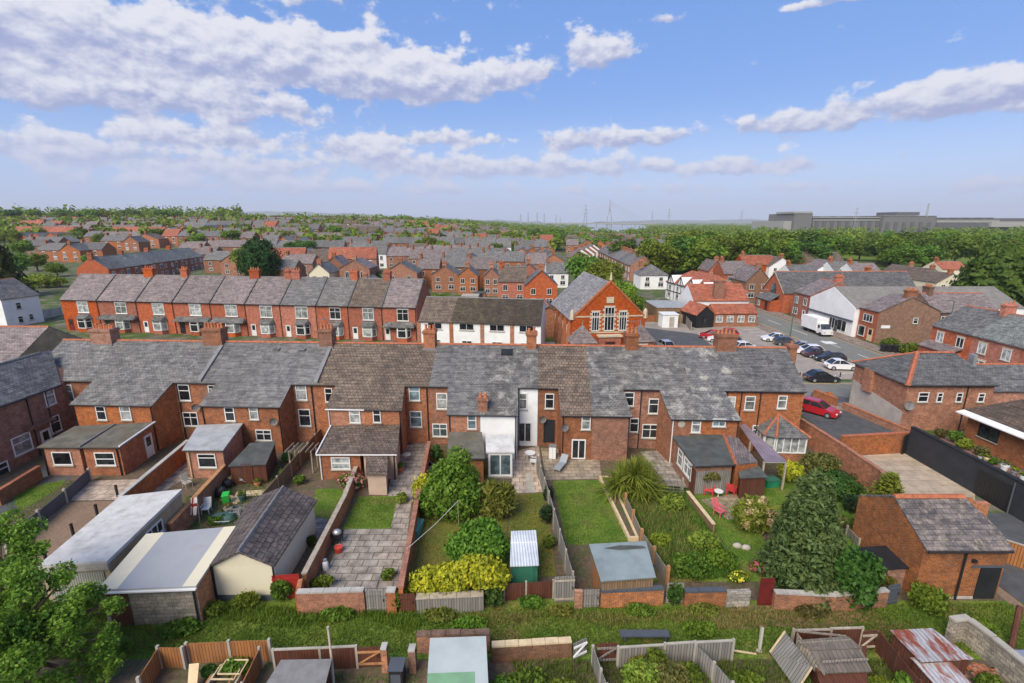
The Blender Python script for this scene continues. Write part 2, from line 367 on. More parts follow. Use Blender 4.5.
def french(par, fr, uc, w, h, h0=.12, n=2, glass=None):
    o = window(par, fr, uc, h0, w, h, glass or glD, white, n, 0, False, name='glazed_door', t=.09); return o
def chimney(par, c, ud, w, d, z0, z1, pots=4, mat=None, local=False, potm=None, pz=.45):
    mat = mat or brA; ud = Vector(ud).normalized(); vd = Vector((-ud.y, ud.x, 0)); c = Vector((c[0], c[1], 0))
    def ring(a, b): return [c - ud*a - vd*b, c + ud*a - vd*b, c + ud*a + vd*b, c - ud*a + vd*b]
    m = M(); m.prism(ring(w/2, d/2), z0, z1 - .33); m.prism(ring(w/2 + .05, d/2 + .05), z1 - .33, z1 - .22)
    m.prism(ring(w/2 + .1, d/2 + .1), z1 - .22, z1 - .08); m.prism(ring(w/2 + .03, d/2 + .03), z1 - .08, z1)
    o = m.build('chimney', mat, par, local)
    for k in range(pots):
        q = c + ud*(w*((k + .5)/pots - .5)); g = M()
        ph = pz*random.uniform(.7, 1.2)
        g.tube([(q.x, q.y, z1), (q.x, q.y, z1 + ph*.8), (q.x, q.y, z1 + ph*.82), (q.x, q.y, z1 + ph)], [.13, .11, .14, .14], 8)
        p_ = g.build('chimney_pot', potm or pot, o, local)
    return o
def aerial(par, c, z, rz=0.0):
    m = M(); m.tube([(c[0], c[1], z), (c[0], c[1], z + 1.5)], .025, 5)
    dx, dy = math.cos(rz), math.sin(rz); m.tube([(c[0] - dx*.7, c[1] - dy*.7, z + 1.4), (c[0] + dx*.7, c[1] + dy*.7, z + 1.4)], .02, 4)
    for k in range(6):
        t = -.6 + k*.24; m.tube([(c[0] + dx*t + dy*.28, c[1] + dy*t - dx*.28, z + 1.4), (c[0] + dx*t - dy*.28, c[1] + dy*t + dx*.28, z + 1.4)], .014, 3)
    return m.build('aerial', ridgeG, par)
def pipe(par, p0, p1, r=.05, mat=None, name='downpipe'):
    return M().tube([p0, p1], r, 6).build(name, mat or gutter, par)
def ridgecap(par, a, b, mat, local=False, r=.13):
    a, b = Vector(a), Vector(b); d = (b - a).normalized(); n = Vector((-d.y, d.x, 0)).normalized()
    L = (b - a).length; k = max(1, int(L/.45)); m = M()
    for i in range(k):
        p = a + d*(L*i/k); q = a + d*(L*(i + .96)/k); e = Vector((0, 0, r*.55)); f = Vector((0, 0, -r*.5))
        m.hexa([p - n*r + f, q - n*r + f, q + n*r + f, p + n*r + f], [p - n*r*.4 + e, q - n*r*.4 + e, q + n*r*.4 + e, p + n*r*.4 + e])
    return m.build('ridge_tiles', mat, par, local)

def simple_house(name, label, loc, rz, w, dep, eave, rise, wallm, roofm, group=None, cat='house', chim=((.08, 3),), wins=2, storeys=2, doorc=None, gable='u', back=True, lintel=None, porch=False, uh=.58, baywin=False, potm=None, ridgem=None, hip=False, bargem=None, chimm=None, glass=None):
    """local frame: x along the front, y away from the front; the ridge runs along x (gable 'u') or y (gable 'v')"""
    T = thing(name, label, cat, loc, rz, group); e = .006; m = M()
    if gable == 'u':
        A = [(e, 0, 0), (w - e, 0, 0), (w - e, dep, 0), (e, dep, 0)]
        m.prism(A, 0, eave)
        ro = .25; sl = rise/(dep/2)
        if not hip:
            m.idx([(e, 0, eave), (e, dep, eave), (e, dep/2, eave + rise), (w - e, 0, eave), (w - e, dep, eave), (w - e, dep/2, eave + rise)], [[0, 2, 1], [3, 4, 5], [0, 3, 5, 2], [1, 2, 5, 4]])
        m.build('wall', wallm, T, True)
        r = M(); h = 0 if not hip else min(w/2 - .3, dep/2)
        zt = eave + rise + .12; ze = eave - sl*ro + .1
        r.slab([(-.0 if not hip else -ro, -ro, ze), (w + (ro if hip else 0), -ro, ze), (w - h, dep/2, zt), (h, dep/2, zt)], .12)
        r.slab([(w + (ro if hip else 0), dep + ro, ze), (-(ro if hip else 0), dep + ro, ze), (h, dep/2, zt), (w - h, dep/2, zt)], .12)
        if hip:
            r.slab([(-ro, dep + ro, ze), (-ro, -ro, ze), (h, dep/2, zt)], .12); r.slab([(w + ro, -ro, ze), (w + ro, dep + ro, ze), (w - h, dep/2, zt)], .12)
        r.build('roof', roofm, T, True)
        ridgecap(T, (h, dep/2, zt), (w - h, dep/2, zt), ridgem or ridgeT, True)
    else:
        A = [(e, 0, 0), (w - e, 0, 0), (w - e, dep, 0), (e, dep, 0)]; m.prism(A, 0, eave)
        m.idx([(e, 0, eave), (w - e, 0, eave), (w/2, 0, eave + rise), (e, dep, eave), (w - e, dep, eave), (w/2, dep, eave + rise)], [[0, 1, 2], [3, 5, 4], [0, 2, 5, 3], [1, 4, 5, 2]])
        m.build('wall', wallm, T, True)
        r = M(); sl = rise/(w/2); ro = .22; zt = eave + rise + .12; ze = eave - sl*ro + .1
        r.slab([(-ro, -ro, ze), (w/2, -ro, zt), (w/2, dep + ro, zt), (-ro, dep + ro, ze)][::-1], .12)
        r.slab([(w/2, -ro, zt), (w + ro, -ro, ze), (w + ro, dep + ro, ze), (w/2, dep + ro, zt)][::-1], .12)
        r.build('roof', roofm, T, True)
        ridgecap(T, (w/2, -ro, zt), (w/2, dep + ro, zt), ridgem or ridgeT, True)
        if bargem:
            b = M(); b.hexa([(-ro, -ro - .05, ze - .25), (w/2, -ro - .05, zt - .28), (w/2, -ro - .008, zt - .28), (-ro, -ro - .008, ze - .25)], [(-ro, -ro - .05, ze), (w/2, -ro - .05, zt), (w/2, -ro - .008, zt), (-ro, -ro - .008, ze)])
            b.hexa([(w/2, -ro - .05, zt - .28), (w + ro, -ro - .05, ze - .25), (w + ro, -ro - .008, ze - .25), (w/2, -ro - .008, zt - .28)], [(w/2, -ro - .05, zt), (w + ro, -ro - .05, ze), (w + ro, -ro - .008, ze), (w/2, -ro - .008, zt)])
            b.build('bargeboard', bargem, T, True)
    fr = Fr((0, 0, 0), (1, 0, 0), (0, -1, 0)); fb = Fr((w, dep, 0), (-1, 0, 0), (0, 1, 0))
    for k in range(wins):
        uc = w*(k + .5)/wins
        if storeys > 1: window(T, fr, uc, eave*uh, min(1.15 if wins > 1 else 2.3, w/wins*.5), eave*(.27 if uh < .7 else .2), glass, mull=2, trans=0, local=True, lintel=lintel)
        if not (k == wins - 1 and doorc):
            window(T, fr, uc, .9, min(1.6, w/wins*.62), 1.3, glass, mull=2, trans=.7, local=True, lintel=lintel)
        if back and storeys > 1: window(T, fb, uc, eave*.58, 1.0, 1.2, glass, mull=1, local=True)
    if doorc: door(T, fr, w*(wins - .5)/wins, leaf=doorc, local=True)
    for cx, np_ in chim:
        if gable == 'u': chimney(T, (w*cx, dep/2), (0, 1, 0), 1.5, .7, eave + rise - .6, eave + rise + 1.25, np_, chimm or wallm if wallm not in (whiteW, cream, greyR) else (chimm or brA), True, potm)
        else: chimney(T, (w/2, dep*cx), (1, 0, 0), 1.2, .7, eave + rise - .6, eave + rise + 1.2, np_, chimm or brA, True, potm)
    return T

# ---------------------------------------------------------------- fences and walls
def fence(label, pts, h, panelm, postm, group=None, name='fence', cat='fence', step=1.9, th=.05, post=.1, rail=None, ph=.1, gap=.04, seg=None):
    pts = [Vector((p[0], p[1], 0)) for p in pts]; T = thing(name, label, cat, pts[0], 0, group)
    for i in range(len(pts) - 1):
        a, b = pts[i], pts[i + 1]; L = (b - a).length; n = max(1, round(L/step)); d = (b - a)/n; u = d.normalized()
        for k in range(n + (1 if i == len(pts) - 2 else 0)):
            p = a + d*k; M().seg(p - u*post/2, p + u*post/2, post, 0, h + ph + random.uniform(-.02, .03)).build('post', postm, T)
        for k in range(n):
            p, q = a + d*k + u*(post/2 + .005), a + d*(k + 1) - u*(post/2 + .005); dz = random.uniform(-.03, .03)
            pm = M().seg(p, q, th, gap, h + dz).build('panel', panelm, T)
            if rail: 
                r_ = M().seg(p, q, th + .05, h + dz + .003, h + dz + .06).build('rail', rail, T)
    return T
def wall(label, pts, h, mat, cop=None, t=.23, group=None, name='brick_wall', cat='wall', ch=.09, co=.04, hs=None, piers=None):
    pts = [Vector((p[0], p[1], 0)) for p in pts]; T = thing(name, label, cat, pts[0], 0, group); m = M(); c = M()
    for i in range(len(pts) - 1):
        a, b = pts[i], pts[i + 1]; u = (b - a).normalized()
        ex = t/2 - .01*(i % 2) if i else 0
        h0 = (hs[i], hs[i + 1]) if hs else (h, h)
        n = Vector((-u.y, u.x, 0))*(t/2); a2 = a + (u*(t/2 + .004) if i else Vector((0, 0, 0)))
        b2 = b + (u*(t/2) if i < len(pts) - 2 else Vector((0, 0, 0)))
        m.hexa([a2 - n, b2 - n, b2 + n, a2 + n], [a2 - n + V(0, 0, h0[0]), b2 - n + V(0, 0, h0[1]), b2 + n + V(0, 0, h0[1]), a2 + n + V(0, 0, h0[0])])
        if cop:
            n2 = n*(1 + co*2/t); L = (b2 - a2).length; k = max(1, int(L/.6))
            for j in range(k):
                p = a2 + u*(L*j/k); q = a2 + u*(L*(j + .97)/k); z = h0[0] + (h0[1] - h0[0])*j/k + .003; z2 = h0[0] + (h0[1] - h0[0])*(j + .97)/k + .003
                e = V(0, 0, random.uniform(ch*.85, ch*1.1))
                bt = [p - n2 + V(0, 0, z), q - n2 + V(0, 0, z2), q + n2 + V(0, 0, z2), p + n2 + V(0, 0, z)]
                c.hexa(bt, [x + e for x in bt])
    m.build('wall_body', mat, T)
    if cop: c.build('coping', cop, T)
    for (q, s, hh) in (piers or []):
        M().box(q[0] - s/2, q[0] + s/2, q[1] - s/2, q[1] + s/2, 0, hh).build('pier', mat, T)
    return T
def gate(label, a, b, h, mat, name='gate', cat='gate', braces=True, z0=.06, framem=None, group=None):
    a, b = Vector((a[0], a[1], 0)), Vector((b[0], b[1], 0)); u = (b - a).normalized(); T = thing(name, label, cat, (a + b)/2, 0, group)
    M().seg(a, b, .04, z0, h).build('board_panel', mat, T)
    n = Vector((-u.y, u.x, 0)); 
    if n.y > 0: n = -n
    a2, b2 = a + n*.045, b + n*.045
    f = M(); f.seg(a2, b2, .04, h - .28, h - .18); f.seg(a2, b2, .04, z0 + .15, z0 + .25)
    if braces: f.tube([a2 + V(0, 0, z0 + .2), b2 + V(0, 0, h - .2)], .045, 4)
    f.build('brace', framem or mat, T)
    M().tube([b - u*.12 + n*.1 + V(0, 0, h*.55), b - u*.12 + n*.1 + V(0, 0, h*.55 + .16)], .02, 5).build('handle', black, T)
    return T
def flat(name, pts, z, mat, kind='structure'):
    o = M().poly([(p[0], p[1], z) for p in pts]).build(name, mat)
    if o.data.polygons[0].normal.z < 0: o.data.flip_normals()
    tag(o, kind=kind); return o
def GP(*px, z=0.0): return [G(a, b, z) for a, b in px]

# ---------------------------------------------------------------- leaves
def sph(n):
    v = RNG.normal(size=(n, 3)); return v/np.linalg.norm(v, axis=1, keepdims=True)
def leafquads(c, nrm, size, asp=1.6, jit=.5):
    n = len(c); nrm = nrm/np.maximum(1e-6, np.linalg.norm(nrm, axis=1, keepdims=True)); r = sph(n)
    t = r - nrm*(r*nrm).sum(1, keepdims=True); t /= np.maximum(1e-6, np.linalg.norm(t, axis=1, keepdims=True)); b = np.cross(nrm, t)
    s = (size*RNG.uniform(1 - jit, 1 + jit, n))[:, None]
    t = t*s*asp*.5; b = b*s*.5; dr = nrm*s*.15
    v = np.stack([c - t - dr, c + b*.9 + dr*.5, c + t - dr, c - b*.9 + dr*.5], 1).reshape(-1, 3)
    return v, np.arange(4*n).reshape(-1, 4)
def crown_pts(lobes, n, out=.75, inner=.22, low=-.55):
    L = np.array(lobes, float); w = (L[:, 3]*L[:, 4] + L[:, 3]*L[:, 5]); k = RNG.choice(len(L), n, p=w/w.sum())
    d = sph(n); f = d[:, 2] < low; d[f, 2] *= -1
    r = RNG.uniform(.8, 1.06, n); ins = RNG.random(n) < inner; r[ins] = RNG.uniform(.35, .8, ins.sum())
    # clumps: push the surface in and out so that the outline is uneven
    ph = np.sin(d[:, 0]*6.3 + k*1.7)*np.cos(d[:, 1]*5.1 + k)*np.sin(d[:, 2]*5.7 + k*.6); r *= 1 + .13*ph + .11*np.sin(d[:, 0]*13 + k*2.1 + d[:, 2]*9)*np.cos(d[:, 1]*12 - k*1.3)
    sp = RNG.random(n) < .05; r[sp] *= RNG.uniform(1.05, 1.28, sp.sum())
    hole = np.sin(d[:, 0]*8.7 + k*.9 + 1)*np.sin(d[:, 1]*9.3 - k)*np.sin(d[:, 2]*8.1 + k*1.9); r = np.where((hole > .42) & (r > .7), r*.72, r)
    c = L[k, :3] + d*L[k, 3:]*r[:, None]
    nr = d*out + sph(n)*(1 - out*.55); return c, nr
def crown_lobes(rx, rz, z0, n=9, spread=.6, seed=None):
    rg = np.random.default_rng(seed) if seed is not None else RNG; out = [(0, 0, z0 + rz, rx*.66, rx*.66, rz*.72)]
    for i in range(n):
        a = 2*math.pi*(i + rg.random()*.7)/n; q = rg.uniform(.45, 1)*spread*rx; zz = z0 + rz*rg.uniform(.45, 1.55); s = rx*rg.uniform(.3, .5)
        out.append((math.cos(a)*q, math.sin(a)*q, zz, s, s, s*rz/rx*.95))
    return out
def trunk_mesh(h, r, limbs=5, rx=1.5, zc=None, lean=0.0):
    m = M(); zc = zc or h*.6; m.tube([(0, 0, -.1), (lean*.3, 0, h*.3), (lean*.7, .05, h*.62), (lean, 0, h*.95)], [r*1.25, r*.95, r*.65, r*.2], 8)
    for i in range(limbs):
        a = 2*math.pi*i/limbs + .5; z = h*(.35 + .1*(i % 3)); m.tube([(lean*.4, 0, z), (math.cos(a)*rx*.35, math.sin(a)*rx*.35, z + h*.13), (math.cos(a)*rx*.72, math.sin(a)*rx*.72, z + h*.32)], [r*.5, r*.36, r*.12], 6)
    return m
def broadtree(name, label, cat, loc, h, rx, mat, n=2500, leaf=.3, trunk=.2, clear=.28, group=None, seed=None, spread=.6, nl=9, out=.75, asp=1.5, ry=None):
    T = thing(name, label, cat, loc, random.uniform(0, 6.28) if ry is None else 0, group)
    trunk_mesh(h*.85, h*trunk*.12 + .04, 5, rx).build('trunk', bark, T, True)
    rz = h*(1 - clear)/2; lo = crown_lobes(rx, rz, h*clear, nl, spread, seed); c, nr = crown_pts(lo, n, out)
    if ry: c[:, 1] *= ry/rx
    c[:, 2] = np.maximum(c[:, 2], .03)
    v, q = leafquads(c, nr, leaf, asp); npmesh('crown', v, q, mat, T); return T
def shrub(name, label, loc, h, rx, ry, mat, n=1200, leaf=.16, cat='shrub', lobes=None, out=.7, asp=1.6, group=None, rz=0.0, inner=.25, extra=None):
    T = thing(name, label, cat, loc, rz, group)
    if lobes is None:
        lobes = [(0, 0, h*.5, rx*.8, ry*.8, h*.5)]
        for i in range(7):
            a = 6.28*i/7 + random.random()*.6; lobes.append((math.cos(a)*rx*.55, math.sin(a)*ry*.55, h*random.uniform(.35, .72), rx*.42, ry*.42, h*random.uniform(.22, .34)))
    c, nr = crown_pts(lobes, n, out, inner, -.8); c[:, 2] = np.abs(c[:, 2]) + .02
    v, q = leafquads(c, nr, leaf, asp); npmesh('foliage', v, q, mat, T)
    st = M()
    for i in range(5):
        a = 6.28*i/5; st.tube([(0, 0, -.05), (math.cos(a)*rx*.2, math.sin(a)*ry*.2, h*.3), (math.cos(a)*rx*.45, math.sin(a)*ry*.45, h*.6)], [.05, .035, .015], 5)
    st.build('stem', bark, T, True)
    return T
def flowers(T, mat, n, rx, ry, h, size, zmin=.4, name='blossom'):
    c = sph(n); c[:, 2] = np.abs(c[:, 2]); p = np.stack([c[:, 0]*rx, c[:, 1]*ry, h*(zmin + (1 - zmin)*c[:, 2])], 1)
    v, q = leafquads(p, c + sph(n)*.4, size, 1.1); return npmesh(name, v, q, mat, T)
def blades(n, area, hmin, hmax, w, curve=.4):
    """arched grass blades: area(n) gives n (x, y, z) roots; each blade two quads"""
    r = area(n); n = len(r); a = RNG.uniform(0, 6.283, n); h = RNG.uniform(hmin, hmax, n); d = np.stack([np.cos(a), np.sin(a), np.zeros(n)], 1); s = np.stack([-np.sin(a), np.cos(a), np.zeros(n)], 1)*(w*RNG.uniform(.6, 1.3, n))[:, None]
    up = np.array([0, 0, 1.]); cv = RNG.uniform(.1, curve, n)
    p1 = r + up*(h*.6)[:, None] + d*(h*cv*.4)[:, None]; p2 = r + up*h[:, None]*(1 - .3*cv)[:, None] + d*(h*cv*1.1)[:, None]
    v = np.stack([r - s, r + s, p1 + s*.7, p1 - s*.7, p2 + s*.1, p2 - s*.1], 1).reshape(-1, 3)
    i = np.arange(n)[:, None]*6; q = np.concatenate([i + np.array([[0, 1, 2, 3]]), i + np.array([[3, 2, 4, 5]])], 0)
    return v, q
def inpoly(poly, n):
    P = np.array([(p[0], p[1]) for p in poly]); lo, hi = P.min(0), P.max(0); out = []
    while sum(map(len, out)) < n:
        q = RNG.uniform(lo, hi, (n*2, 2)); ins = np.zeros(len(q), bool); j = len(P) - 1
        for i in range(len(P)):
            cnd = ((P[i, 1] > q[:, 1]) != (P[j, 1] > q[:, 1])) & (q[:, 0] < (P[j, 0] - P[i, 0])*(q[:, 1] - P[i, 1])/(P[j, 1] - P[i, 1] + 1e-12) + P[i, 0]); ins ^= cnd; j = i
        out.append(q[ins])
    q = np.concatenate(out)[:n]; return np.concatenate([q, np.zeros((n, 1))], 1)
lfA = leafmat('leaf_mid_green', (.055, .115, .011), (.18, .27, .03))
lfW = leafmat('leaf_woodland', (.09, .155, .012), (.26, .34, .035), clump=.22, objvar=.3)
lfD = leafmat('leaf_dark', (.012, .034, .012), (.045, .082, .022), tr=.2, objvar=.15)
lfL = leafmat('leaf_bright', (.08, .15, .012), (.21, .30, .03))
lfY = leafmat('leaf_golden', (.20, .23, .015), (.62, .54, .04), clump=2.6)
lfYg = leafmat('leaf_yellow_green', (.11, .16, .014), (.30, .32, .03), clump=2.5)
lfB = leafmat('leaf_blue_conifer', (.042, .082, .022), (.15, .215, .065), tr=.2, clump=1.6)
lfX = leafmat('leaf_box', (.02, .07, .010), (.065, .145, .02), tr=.2, clump=1.5)
lfF = leafmat('leaf_fern', (.10, .12, .015), (.25, .25, .045), clump=1.8)
lfM = leafmat('leaf_mixed', (.08, .085, .02), (.22, .20, .055), clump=2.4)
lfP = leafmat('leaf_palm', (.12, .20, .02), (.32, .40, .06), clump=1.2)
lfH = leafmat('leaf_straw', (.16, .13, .04), (.30, .235, .08), tr=.3, clump=.6)
lfG = leafmat('leaf_grass', (.055, .12, .010), (.165, .225, .03), tr=.3, clump=.35)
flC = leafmat('flower_cream', (.45, .37, .16), (.62, .53, .28), tr=.2)
flP = leafmat('flower_pink', (.50, .12, .16), (.68, .35, .38), tr=.2)
flW = leafmat('flower_white', (.6, .58, .52), (.75, .74, .7), tr=.2)
flR = leafmat('flower_red', (.40, .04, .05), (.55, .10, .12), tr=.2)
flY = leafmat('flower_yellow', (.6, .45, .03), (.7, .6, .08), tr=.2)
# ---------------------------------------------------------------- camera, sun, sky
cam = bpy.data.cameras.new('camera'); co = bpy.data.objects.new('camera', cam); COL.objects.link(co)
co.location = (0, 0, H); co.rotation_euler = (R(90) - TH, 0, 0)
cam.sensor_width = 36; cam.lens = 36*F/1024; cam.clip_start = .1; cam.clip_end = 60000; SC.camera = co
SUN_EL, SUN_AZ = R(44), R(212)              # from behind the camera and to the left; azimuth clockwise from +y
sd = Vector((math.sin(SUN_AZ)*math.cos(SUN_EL), math.cos(SUN_AZ)*math.cos(SUN_EL), math.sin(SUN_EL)))
sl = bpy.data.lights.new('sun', 'SUN'); sl.energy = 3.3; sl.angle = R(42); sl.color = (1, .91, .78)
so = bpy.data.objects.new('sun', sl); COL.objects.link(so); so.rotation_euler = sd.to_track_quat('Z', 'Y').to_euler()
SC.view_settings.view_transform = 'Standard'; SC.view_settings.look = 'None'; SC.view_settings.gamma = 1.0; SC.view_settings.exposure = 0.63
SC.view_settings.use_curve_mapping = False
W = bpy.data.worlds.new('World'); SC.world = W; W.use_nodes = True; wt = NT(W.node_tree)
bg = W.node_tree.nodes['Background']
sky = wt.n('ShaderNodeTexSky', sky_type='NISHITA', sun_disc=False, sun_elevation=SUN_EL, sun_rotation=SUN_AZ, air_density=1.0, dust_density=.3, ozone_density=3.5, altitude=50)
tc = wt.n('ShaderNodeTexCoord').outputs['Generated']; sp = wt.n('ShaderNodeSeparateXYZ', {0: tc})
az = wt.math('ARCTAN2', sp.outputs[0], sp.outputs[1]); el = wt.math('ARCSINE', sp.outputs[2])
def azel(px, py):
    d = ray(px, py).normalized(); return math.atan2(d.x, d.y), math.asin(d.z)
CL = [(130, 40, 200, 40, 1.0), (270, 62, 90, 30, .8), (20, 30, 120, 50, .7), (215, 102, 120, 24, .95), (40, 88, 130, 30, .8), (440, 80, 95, 32, 1.0), (400, 92, 60, 20, .6), (335, 45, 55, 16, .7), (592, 52, 40, 26, 1.0), (528, 74, 24, 12, .7),
      (60, 150, 85, 20, .95), (215, 138, 85, 15, .9), (235, 166, 95, 16, .85), (362, 150, 42, 16, .9), (445, 138, 66, 14, .75), (440, 168, 90, 15, .8), (578, 142, 40, 14, .95), (655, 138, 50, 12, .85),
      (600, 168, 130, 14, .75), (775, 167, 90, 12, .7), (800, 122, 85, 17, .95), (945, 97, 100, 28, 1.05), (1010, 90, 60, 30, .9), (905, 157, 15, 10, .55), (990, 188, 70, 12, .6), (660, 20, 28, 7, .7), (830, 1, 70, 8, .75),
      (150, 184, 240, 14, .55), (450, 190, 240, 12, .45), (720, 190, 160, 10, .4), (100, -60, 320, 60, .8), (900, -90, 200, 50, .5)]
pz = wt.n('ShaderNodeCombineXYZ', {0: az, 1: wt.math('MULTIPLY', el, 1.5)}).outputs[0]
nz = wt.noise(17.0, 10, pz, .57); nz2 = wt.noise(40.0, 6, pz, .6)
up = wt.n('ShaderNodeVectorMath', {0: pz, 1: (-.006, .016, 0)}, operation='ADD').outputs[0]; nzu = wt.noise(17.0, 10, up, .57)
gs = None; gw = None
for (cx, cy, rx, ry, a) in CL:
    A0, E0 = azel(cx, cy); A1, _ = azel(min(cx + rx, 1500), cy); _, E1 = azel(cx, cy - ry); ra = max(.01, abs(A1 - A0)); re = max(.006, abs(E1 - E0))
    dx = wt.math('DIVIDE', wt.math('SUBTRACT', az, A0), ra); dy = wt.math('DIVIDE', wt.math('SUBTRACT', el, E0), re)
    dyb = wt.math('MULTIPLY', dy, wt.math('MULTIPLY_ADD', wt.math('LESS_THAN', dy, 0.0), .5, 1.0))   # flatter undersides
    q = wt.math('ADD', wt.math('MULTIPLY', dx, dx), wt.math('MULTIPLY', dyb, dyb))
    g = wt.math('MULTIPLY', wt.math('EXPONENT', wt.math('MULTIPLY', q, -1.0)), a); h = wt.math('MULTIPLY', g, dy)
    gs = g if gs is None else wt.math('ADD', gs, g); gw = h if gw is None else wt.math('ADD', gw, h)
back = wt.math('MULTIPLY', wt.ss(sp.outputs[1], .15, -.2), .52)        # scattered cloud over the rest of the sky
gt = wt.math('ADD', wt.math('MINIMUM', gs, 1.15), back)
dens = wt.math('ADD', gt, wt.math('MULTIPLY', wt.math('SUBTRACT', wt.math('ADD', wt.math('MULTIPLY', nz, .8), wt.math('MULTIPLY', nz2, .2)), .5), 2.5))
mask = wt.math('MULTIPLY', wt.ss(dens, .34, .66), .95)
relh = wt.math('DIVIDE', gw, wt.math('MAXIMUM', gs, .05))
lit = wt.math('ADD', wt.math('MULTIPLY', wt.math('SUBTRACT', nz, nzu), 3.0), wt.math('MULTIPLY', relh, .75))
shade = wt.ss(lit, -.55, .65)
ccol = wt.mix(shade, c4((.22, .25, .40)), c4((.50, .50, .54)))
ccol = wt.mix(wt.ss(el, .16, .0), ccol, c4((.33, .37, .52)))
skyc = wt.n('ShaderNodeVectorMath', {0: sky.outputs[0], 'Scale': .115}, operation='SCALE').outputs[0]
skyc = wt.mix(1.0, skyc, c4((1.3, 1.15, 1.1)), 'MULTIPLY')
grad = wt.mix(wt.ss(el, .02, .24), c4((.22, .31, .52)), c4((.078, .185, .46))); grad = wt.mix(wt.ss(el, .25, .8), grad, c4((.05, .15, .42)))
skyc = wt.mix(.78, skyc, grad)
hz = wt.mix(wt.math('MULTIPLY', wt.ss(el, .13, .0), .7), skyc, c4((.25, .32, .52)))
fin = wt.mix(mask, hz, ccol)
wt.t.links.new(fin, bg.inputs[0]); bg.inputs[1].default_value = 1.09

# ---------------------------------------------------------------- terrain
def axis(near, far, n1, n2):
    a = list(np.linspace(-near, near, n1)); b = list(np.geomspace(near, far, n2))[1:]; return [-x for x in b[::-1]] + a + b
xs = axis(700, 15000, 57, 13); ys = sorted(set([-300.0, -100.0] + list(np.linspace(0, 900, 61)) + list(np.geomspace(900, 13000, 14))))
gm = M(); gm.v = [(x, y, terrain(x, y) - .02) for y in ys for x in xs]; nx = len(xs)
gm.f = [[j*nx + i, j*nx + i + 1, (j + 1)*nx + i + 1, (j + 1)*nx + i] for j in range(len(ys) - 1) for i in range(nx - 1)]; gm.m = [0]*len(gm.f)
m_, t_, b_, uv_, P_ = newmat('ground_land')
town = t_.mix(t_.ss(t_.noise(.09, 5, P_, .6), .36, .5), c4((.12, .105, .085)), c4((.06, .10, .02)))
town = t_.mix(t_.ss(t_.noise(.4, 4, P_, .6), .45, .65), town, c4((.19, .16, .13)))
fld = t_.mix(t_.ss(t_.noise(.004, 4, P_, .55), .4, .6), c4((.07, .125, .022)), c4((.17, .215, .05)))
spx = t_.n('ShaderNodeSeparateXYZ', {0: P_})
col_ = t_.mix(t_.ss(spx.outputs[1], 480, 620), town, fld)
setc(t_, b_, col_, .95, .1)
tag(gm.build('ground', m_, smooth=True, loc=(0, 0, 0)), kind='structure')
hm = plain('hill_land', (.10, .13, .09), .95, .25, .0015)
for nm, pts, yy, dep in [('hills', [(120, 221), (180, 216), (240, 212.5), (275, 211), (320, 212.5), (370, 214.5), (420, 217), (470, 219.5), (540, 221.5)], 9000, 2500), ('hills', [(-300, 219), (-100, 214), (20, 213), (110, 216), (200, 219), (270, 222)], 7000, 1800), ('hills', [(600, 221.4), (680, 220), (760, 219.6), (900, 219), (1100, 218.6), (1300, 221)], 10000, 2500)]:
    h_ = M(); n = 60; px0, px1 = pts[0][0], pts[-1][0]; row = []
    for i in range(n + 1):
        px = px0 + (px1 - px0)*i/n; py = np.interp(px, [p[0] for p in pts], [p[1] for p in pts]) + .5*math.sin(i*.9) + .3*math.sin(i*2.3)
        d = ray(px, py); t = yy/d.y; row.append((d.x*t, yy, max(2, H + d.z*t)))
    for i in range(n):
        a, b = row[i], row[i + 1]; mid = dep*.5
        h_.poly([(a[0], yy - mid, -5), (b[0], yy - mid, -5), b, a]); h_.poly([a, b, (b[0]*1.1, yy + dep, -5), (a[0]*1.1, yy + dep, -5)])
    tag(h_.build(nm, hm, smooth=True), kind='structure')
# ---------------------------------------------------------------- the long terrace seen from the back
ANG = R(-2.6); UA = V(math.cos(ANG), math.sin(ANG)); VA = V(-math.sin(ANG), math.cos(ANG)); OA = V(0, 40.6)
EZ, RZ, HD = 5.8, 8.5, 4.3; SLP = (RZ - EZ)/HD
def A(u, v, z=0.0): return OA + UA*u + VA*v + V(0, 0, z)
def uA(px, z, v=0.0):
    k = (px - 512)/F; return (k*((OA.y + v*VA.y)*CT - (z - H)*ST) - OA.x - v*VA.x)/(UA.x - k*UA.y*CT)
def hitA(px, py, v=0.0):
    d = ray(px, py); o = V(0, 0, H); t = ((OA - o).dot(VA) + v)/d.dot(VA); p = o + d*t; return (p - OA).dot(UA), p.z
def solve_s(px, py):
    s = 2.5
    for _ in range(30):
        u, z = hitA(px, py, -s); s += ((EZ - SLP*s) - z)*-.5 if False else (z - (EZ - SLP*s))*-.6
    return s
ORD = ['first', 'second', 'third', 'fourth', 'fifth', 'sixth', 'seventh', 'eighth', 'ninth', 'tenth', 'eleventh', 'twelfth', 'thirteenth', 'fourteenth', 'fifteenth', 'sixteenth']
